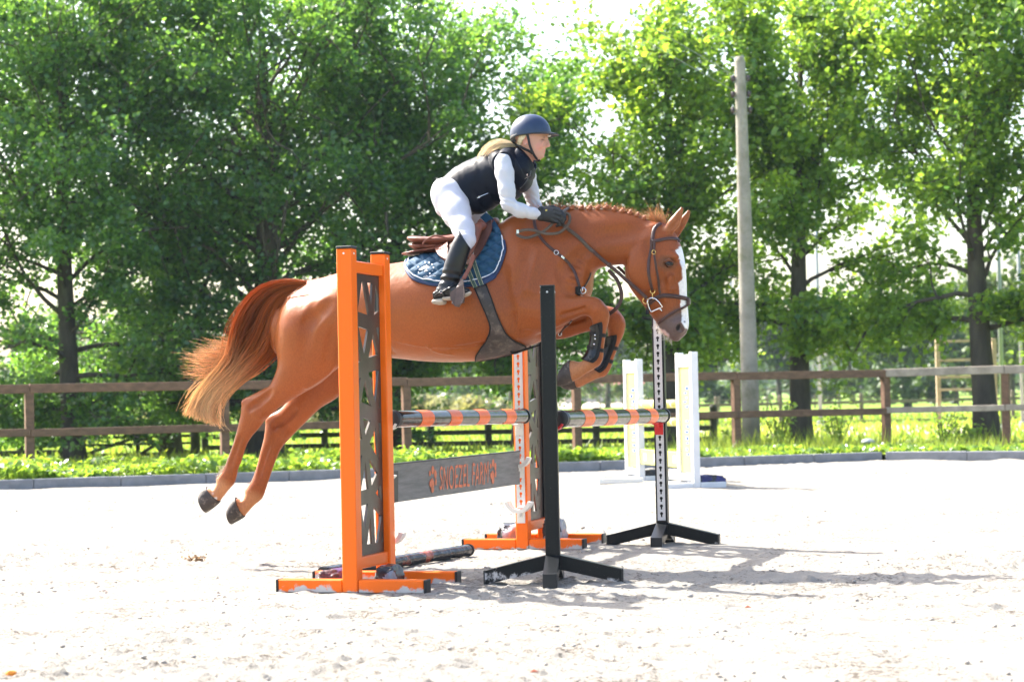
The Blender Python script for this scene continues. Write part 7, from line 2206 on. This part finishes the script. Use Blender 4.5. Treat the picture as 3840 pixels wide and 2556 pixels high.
# vest
MAT['vest'] = simple('black_quilted_vest', (0.003, 0.006, 0.0145), 0.5, 0.3, 14, bump=0.15, bscale=45, spec=0.15)
vf = Field((-0.60, 1.95, -0.36), (0.32, 2.56, 0.36), 0.0056)
vf.loft([S3(*t) for t in TOR[:-1]] + [S3(1942,556,2002,622,0,.088,0)], 0.03, 4, cap=0.25, grow=0.010)
for w, s in ((.150, 1), (-.150, -1)):
    A = NA if s > 0 else FA_
    vf.chain([A[0] + np.array([-.01, .0, -.04 * s]), A[0] + np.array([0, -.005, -.005 * s])], [.080, .074], 0.03)
    out = A[1] - A[0]; out = out / np.linalg.norm(out)
    vf.chain([A[0] + np.array([.004, .0, .055 * s]), A[1] + np.array([.0, .0, .06 * s]), A[2] + np.array([0, 0, .06 * s])], [.060, .064, .066], 0.012, 'sub')
vf.loft([S3(1938,548,2006,632,.004,.050,0), S3(1952,525,2016,604,.006,.050,0)], 0.008, 3, 'sub', cap=0.3)
vv, vq = vf.surface(2)
# quilting: soft rolls that run round the chest and shoulders
axA, axB = P3(1690,715), P3(1965,605)
axd = (axB - axA)[:2]; axl = np.linalg.norm(axd); axd /= axl
tt_ = ((vv[:, 0] - axA[0]) * axd[0] + (vv[:, 1] - axA[1]) * axd[1]) / axl
nn_ = (vv[:, 0] - axA[0]) * -axd[1] + (vv[:, 1] - axA[1]) * axd[0]
me_v = np_mesh('vest', to_local(vv), vq)
nrm = np.empty(len(vv) * 3, np.float32); me_v.vertices.foreach_get('normal', nrm); nrm = nrm.reshape(-1, 3)
front = np.clip((tt_ - 0.52) / 0.12, 0, 1) + np.clip((-nn_ - 0.06) / 0.05, 0, 1) * 0.7
front = np.clip(front, 0, 1)
roll = 0.012 * (np.abs(np.sin((tt_ * 19 + 0.35 * np.sin(nn_ * 14))) * 1.0) ** 0.6 - 0.6) * front
crease = 0.0045 * (vnoise(tt_ * 8 + nn_ * 10, vv[:, 2] * 12, 3) - 0.5) + 0.0025 * (vnoise(tt_ * 24, vv[:, 2] * 30 + nn_ * 18, 5) - 0.5)
loc = to_local(vv) + nrm * (roll + crease)[:, None]
me_v.vertices.foreach_set('co', loc.astype(np.float32).ravel()); me_v.update()
vest = link('vest', me_v, MAT['vest'], rider, smooth=True)
VBV = BVHTree.FromPolygons([Vector(p) for p in loc], [tuple(q) for q in vq])
def vskin(x, y, off, wf=0.12):
    h = on_body(x, y, 0.0, VBV)
    if h is None: return hl(x, y, wf), Vector((0, -1, 0))
    return h[0] + h[1] * off, h[1]
# collar, zip, armhole piping, pocket, embroidery
m = MB()
c0 = [(1936,562,2000,636), (1942,553,2003,622), (1948,549,2004,612), (1950,551,2002,611)]
rows = []
for k, (tx, ty, bx, by) in enumerate(c0):
    T, B_ = P3(tx, ty, .004), P3(bx, by, .004); c = (T + B_) / 2; d = (T - B_) / 2
    rows.append([HB(np.array([c[0] + d[0] * math.cos(a), c[1] + d[1] * math.cos(a), .004 + (0.074, .066, .062, .056)[k] * math.sin(a)])) for a in np.linspace(R(-162), R(162), 30)])
m.grid(rows); m.build('collar', MAT['vest'], vest, smooth=True)
MAT['zip'] = simple('dark_zip', (0.10, 0.10, 0.11), 0.3, 0.1, 60, metal=0.6)
m = MB(); m.tube([vskin(x, y, 0.003)[0] for x, y in resample([(1990,640),(1985,658),(1968,686),(1950,706)], 14)], 0.003, 6); m.build('zip', MAT['zip'], vest)
m = MB(); m.tube([vskin(x, y, 0.003)[0] for x, y in resample([(1790,742),(1810,732),(1830,724)], 8)], 0.0022, 6); m.ring(vskin(1797, 738, 0.004)[0], (0.8, 0, 0.4), (-0.4, 0, 0.8), 0.006, 0.0015, 12, 5); m.build('pocket_zip', MAT['silver'], vest)
MAT['thread'] = simple('pale_thread', (0.62, 0.50, 0.48), 0.6, 0.2, 60)
v, f = text_mesh('equestrian', 1.0, 1.0)
a0, a1 = (1966, 672), (1987, 661)
MB().add([vskin(a0[0] + (a1[0] - a0[0]) * p[0] + 1.0 * p[1], a0[1] + (a1[1] - a0[1]) * p[0] - 5 * p[1], 0.003)[0] for p in v], f).build('embroidery', MAT['thread'], vest, fix=False)
m = MB(); m.add([vskin(x, y, 0.003)[0] for x, y in ((1973,655),(1976,650),(1979,653),(1977,660))], [(0, 1, 2, 3)]); m.build('emblem', MAT['thread'], vest, fix=False)
# helmet
MAT['helmet'] = simple('matt_navy_shell', (0.010, 0.027, 0.072), 0.38, 0.1, 30, bump=0.04, bscale=300, spec=0.55)
MAT['helmet_dark'] = simple('helmet_lining', (0.012, 0.012, 0.014), 0.6, 0.2, 30)
HC = P3(1989, 503, .008); HRX, HRY, HRZ = .1235, .117, .099
def hpt(th, ph, k=1.0):
    ce = math.copysign(abs(math.cos(ph)) ** 0.92, math.cos(ph))
    return HB(np.array([HC[0] + k * HRX * ce * math.cos(th), HC[1] + HRY * k * math.sin(ph), HC[2] + k * HRZ * ce * math.sin(th)]))
def ph0(th): return R(-4 - 8 * max(0, -math.cos(th)) ** 2 + 6 * max(0, math.cos(th)))
rows = []
ths = np.linspace(0, 2 * math.pi, 73)
for j in range(20):
    rows.append([hpt(t, ph0(t) + (math.pi / 2 - ph0(t)) * (j / 19), 1.0) for t in ths])
m = MB(); m.grid(rows); helmet = m.build('helmet', MAT['helmet'], rider, smooth=True)
m = MB(); m.grid([[hpt(t, ph0(t), k) + Vector((0, 0, dz)) for t in ths] for k, dz in ((1.0, 0), (1.012, -0.003), (1.0, -0.007), (0.93, -0.006), (0.86, 0.01))]); m.build('rim', MAT['helmet_dark'], helmet, smooth=True)
m = MB(); rows = []; rb = []
for t in np.linspace(R(-68), R(68), 31):
    q = math.cos(t * 90 / 68) ** 0.8 if abs(t) < R(67.9) else 0.0
    a, b2 = [], []
    for k in range(6):
        f = k / 5
        p = hpt(t, ph0(t), 1.0 + 0.40 * q * f) + Vector((0, 0, -0.002 - 0.016 * q * f ** 1.3 - 0.006 * (1 - math.cos(t)) * f))
        a.append(p + Vector((0, 0, 0.0025))); b2.append(p - Vector((0, 0, 0.0025)))
    rows.append(a); rb.append(b2)
shell_mesh(m, rows, rb); m.build('peak', MAT['helmet_dark'], helmet, smooth=True)
m = MB(); m.tube([hpt(t, ph0(t) + R(3), 1.004) for t in np.linspace(R(120), R(240), 24)], 0.0016, 5); m.build('trim', MAT['silver'], helmet)
m = MB()
for x, y in ((2056,471),): 
    c = P3(2053, 470, .03); m.blob(HB(c), 0.006, 0, 0.1, 1, (1, 1, 0.5))
m.build('vent', MAT['helmet_dark'], helmet)
m = MB(); m.blob(hl(2060, 510, .034), 0.010, 3, 0.2, 2, (1.1, 0.7, 0.55)); m.build('lining', MAT['white_cup'] if 'white_cup' in MAT else MAT['eye_white'], helmet, smooth=True)
m = MB(); P = [rskin(x, y, 0.006, .07) for x, y in resample([(1978,503),(1982,522),(1987,543),(1996,566),(2006,584),(2016,597),(2022,602)], 22)]
m.tube(smooth_path([p[0] for p in P], 2), 1.0, 8, flat=(0.0075, 0.0025), flatdir=[p[1] for p in P])
P = [rskin(x, y, 0.006, .06) for x, y in resample([(1919,526),(1930,536),(1950,548),(1972,559),(1988,566),(1998,574)], 20)]
m.tube(smooth_path([p[0] for p in P], 2), 1.0, 8, flat=(0.0085, 0.003), flatdir=[p[1] for p in P])
m.tube([hl(2022, 603, .02), hl(2018, 605, .0), hl(2010, 602, -.03)], 1.0, 8, flat=(0.007, 0.003), flatdir=(0.3, 0, -1))
m.build('harness', MAT['helmet_dark'], helmet, smooth=True)
m = MB(); m.grid([[hpt(t, ph0(t) - R(2 + 15 * k / 5), 0.985 - 0.03 * k / 5) for t in np.linspace(R(130), R(230), 20)] for k in range(6)]); m.build('nape_pad', MAT['helmet_dark'], helmet, smooth=True)
m = MB(); m.blob(rskin(1973, 541, 0.004, .085)[0], 0.0035, 0, 0, 2); m.build('earring', MAT['silver'], rider, smooth=True)
# hair
r = np.random.default_rng(61); n, mm = 1100, 16
U_ = resample([(1940,541),(1905,533),(1875,533),(1842,545),(1812,575),(1796,605),(1790,628)], mm); L_ = resample([(1944,551),(1912,554),(1885,562),(1862,578),(1846,592),(1832,606),(1826,618)], mm)
s = r.random(n)
px = U_[None] * (1 - s[:, None, None]) + L_[None] * s[:, None, None]
t = np.linspace(0, 1, mm)
px += (r.normal(0, 3.0, (n, 1, 2)) + r.normal(0, 3, (n, 1, 2)) * np.sin(t * 5)[None, :, None]) * t[None, :, None]
wild = r.random(n) < 0.10
px[wild, :, 1] -= (r.uniform(0, 16, wild.sum())[:, None] * np.sin(t * 2.6)[None])
end = 1 - 0.35 * r.random(n) ** 1.5
idx = t[None] * end[:, None] * (mm - 1); i0 = np.clip(idx.astype(int), 0, mm - 2); ff = (idx - i0)[:, :, None]
q = np.take_along_axis(px, i0[:, :, None], 1) * (1 - ff) + np.take_along_axis(px, i0[:, :, None] + 1, 1) * ff
p00, p10, p01 = P3(1850, 570, .01), P3(1950, 570, .01), P3(1850, 670, .01)
zz = p00[None, None] + (q[..., 0:1] - 1850) / 100 * (p10 - p00)[None, None] + (q[..., 1:2] - 570) / 100 * (p01 - p00)[None, None]
wq = r.normal(0.02, 1, n)[:, None] * (0.006 + 0.026 * t[None] ** 0.7) + 0.02
Ph = np.stack([zz[..., 0], -wq, zz[..., 1]], -1)
colr = np.array([0.95, 0.84, 0.66])[None, None] * np.clip(1 + r.normal(0, 0.22, (n, 1, 1)), 0.45, 1.5) * (0.8 + 0.4 * t[None, :, None])
v, f, c = strands(Ph, (0.0014 * (1 - 0.5 * t))[None] * r.uniform(0.7, 1.1, n)[:, None], colr)
link('hair', np_mesh('hair', v, f, c), MAT['blond_strand'], rider, smooth=True)
m = MB()
for i in range(34):
    k = i / 33
    m.tube([rskin(x, y, 0.004, .07)[0] for x, y in resample([(1974 - 24 * k, 505 + 3 * k), (1966 - 20 * k, 518 + 5 * k), (1958 - 16 * k, 532 + 4 * k), (1952 - 10 * k, 545)], 8)], [0.003] * 7 + [0.001], 5)
MAT['blonde'] = simple('blonde_hair', (0.52, 0.41, 0.25), 0.5, 0.4, 60)
m.build('side_hair', MAT['blonde'], rider, smooth=True)
# riding boots, one mesh each with its sole
MAT['leather_black'] = simple('black_riding_leather', (0.005, 0.006, 0.008), 0.3, 0.2, 12, bump=0.15, bscale=40, spec=0.4)
MAT['sole'] = simple('worn_beige_sole', (0.36, 0.31, 0.25), 0.8, 0.25, 30, bump=0.3, bscale=120)
BOOT = [(1764,930,1722,866,.335,.054), (1757,952,1702,900,.343,.058), (1749,980,1684,940,.350,.058), (1740,1008,1670,980,.356,.054), (1731,1030,1661,1012,.360,.047), (1723,1048,1655,1040,.362,.043), (1717,1062,1649,1066,.364,.041), (1712,1076,1642,1092,.366,.040)]
FOOT = [(1636,1088,1630,1126,.362,.031), (1655,1064,1652,1122,.366,.037), (1685,1066,1684,1116,.378,.040), (1715,1076,1716,1112,.396,.042), (1742,1078,1744,1104,.414,.038), (1758,1082,1759,1098,.424,.024)]
bf = Field((-0.66, 1.45, 0.20), (-0.02, 2.10, 0.56), 0.0052)
bf.loft([S3(*q) for q in BOOT], 0.02, 5, cap=0.12)
bf.loft([S3(*q) for q in FOOT], 0.025, 4, cap=0.4)
bv_, bq_ = bf.surface(2)
y_ = bv_[:, 1]
def ypx(y): return P3(1690, y, .36)[1]
wr = np.exp(-((y_ - ypx(1042)) / 0.045) ** 2)
ph = (y_ - ypx(1042)) * 150 + 2.2 * np.sin(bv_[:, 2] * 24 + 1) + bv_[:, 0] * 20
cen = np.array([P3(1688, 1042, .36)[0], 0, .36])
dirv = np.stack([bv_[:, 0] - cen[0], np.zeros(len(bv_)), bv_[:, 2] - cen[2]], -1); dirv /= np.linalg.norm(dirv, axis=1, keepdims=True) + 1e-9
bv_ = bv_ + dirv * (0.0055 * wr * np.sin(ph))[:, None]
boot_me = np_mesh('boot', to_local(bv_), bq_)
boot = link('boot', boot_me, MAT['leather_black'], rider, smooth=True)
sf = [S3(1627,1122,1624,1139,.362,.032), S3(1646,1118,1648,1144,.366,.037), S3(1662,1116,1668,1142,.370,.037)]
s2 = [S3(1664,1112,1668,1128,.374,.036), S3(1690,1110,1694,1126,.384,.042), S3(1720,1106,1724,1119,.400,.045), S3(1748,1099,1752,1111,.418,.040), S3(1763,1091,1766,1101,.428,.022)]
sole = field_obj('sole', [sf], 0.005, MAT['sole'], boot, 0.006); sole2 = field_obj('sole', [s2], 0.005, MAT['sole'], boot, 0.006)
m = MB()
BBV = BVHTree.FromPolygons([Vector(p) for p in to_local(bv_)], [tuple(q) for q in bq_])
def bskin(x, y, off):
    h = on_body(x, y, 0, BBV); return (h[0] + h[1] * off, h[1]) if h else (hl(x, y, .40), Vector((0, -1, 0)))
for px in ([(1630,1112),(1645,1098),(1668,1090),(1690,1078),(1708,1066)], [(1640,1080),(1655,1092),(1668,1106),(1672,1116)]):
    P = [bskin(x, y, 0.004) for x, y in resample(px, 16)]
    m.tube(smooth_path([p[0] for p in P]), 1.0, 8, flat=(0.006, 0.0025), flatdir=[p[1] for p in P])
m.build('spur_strap', MAT['leather_black'], boot, smooth=True)
m = MB(); m.ring(bskin(1655, 1092, 0.006)[0], (1, 0, 0), (0, 0, 1), 0.008, 0.002, 14, 6); m.build('buckle', MAT['silver'], boot, smooth=True)
# the far boot mirrors the near one
b2_ = link('boot', np_mesh('boot', to_local(bv_) * np.array([1, -1, 1]), bq_[:, ::-1]), MAT['leather_black'], rider, smooth=True)
for so in (sole, sole2):
    v0 = np.array([q.co[:] for q in so.data.vertices]) * np.array([1, -1, 1]); f0 = np.array([list(p.vertices) for p in so.data.polygons])[:, ::-1]
    link('sole', np_mesh('sole', v0, f0), MAT['sole'], b2_, smooth=True)
# gloves: palm, four bent fingers and a thumb, closed on the rein
MAT['glove'] = simple('black_glove', (0.006, 0.008, 0.010), 0.6, 0.3, 60, bump=0.3, bscale=180)
def glove(tr):
    g_ = Field((0.05, 1.93, 0.08), (0.56, 2.20, 0.30), 0.0036)
    g_.loft([S3(2018,782,2020,826,.174,.026), S3(2034,779,2036,829,.176,.026), S3(2056,776,2058,834,.178,.027), S3(2080,780,2078,838,.182,.026), S3(2092,790,2090,836,.184,.020)], 0.010, 4, cap=0.3)
    fing = [[(2082,786,.196),(2103,793,.200),(2117,808,.192),(2114,822,.176)], [(2082,798,.200),(2105,806,.206),(2117,821,.196),(2110,832,.178)], [(2080,811,.200),(2100,820,.206),(2110,833,.196),(2101,840,.178)], [(2074,824,.196),(2092,833,.200),(2098,843,.190),(2088,847,.176)]]
    for fi, rr in zip(fing, (.0115, .0118, .0112, .0100)):
        g_.chain([P3(*q) for q in fi], [rr * 1.08, rr, rr * 0.95, rr * 0.85], 0.004)
    g_.chain([P3(2048,782,.160), P3(2074,778,.158), P3(2094,786,.160), P3(2106,798,.166)], [.016, .0130, .0115, .0098], 0.006)
    g_.ell(P3(2030,784,.178), (.017,.017,.026), 0, 0.01); g_.ell(P3(2027,818,.178), (.017,.015,.026), 0, 0.01)     # gathered cuff
    g_.chain([P3(2038,779,.206), P3(2040,806,.209), P3(2038,828,.203)], [.006,.006,.006], 0.006, 'sub')
    v, q = g_.surface(1)
    L = to_local(v); L = np.array([tr(p) for p in L])
    return v, L, q
gv, gL, gq = glove(lambda p: p)
gl = link('glove', np_mesh('glove', gL, gq), MAT['glove'], rider, smooth=True)
MAT['tab'] = simple('yellow_tag', (0.65, 0.50, 0.10), 0.5, 0.1, 60)
GBV = BVHTree.FromPolygons([Vector(p) for p in gL], [tuple(q) for q in gq])
h = on_body(2049, 789, 0, GBV)
m = MB()
if h: m.box(h[0] + h[1] * 0.002, (0.011, 0.003, 0.009), Y=h[1], X=Vector((1, 0, 0)), Z=Vector((1, 0, 0)).cross(h[1]), bev=0.0005); m.build('tab', MAT['tab'], gl)
# far hand: mirrored, moved to the far wrist
dv = hl(2080, 806, -.125) - HB(MR(P3(2030, 804, .175)))
fL = gL * np.array([1, -1, 1]) + np.array(dv)
link('glove', np_mesh('glove', fL, gq[:, ::-1]), MAT['glove'], rider, smooth=True)
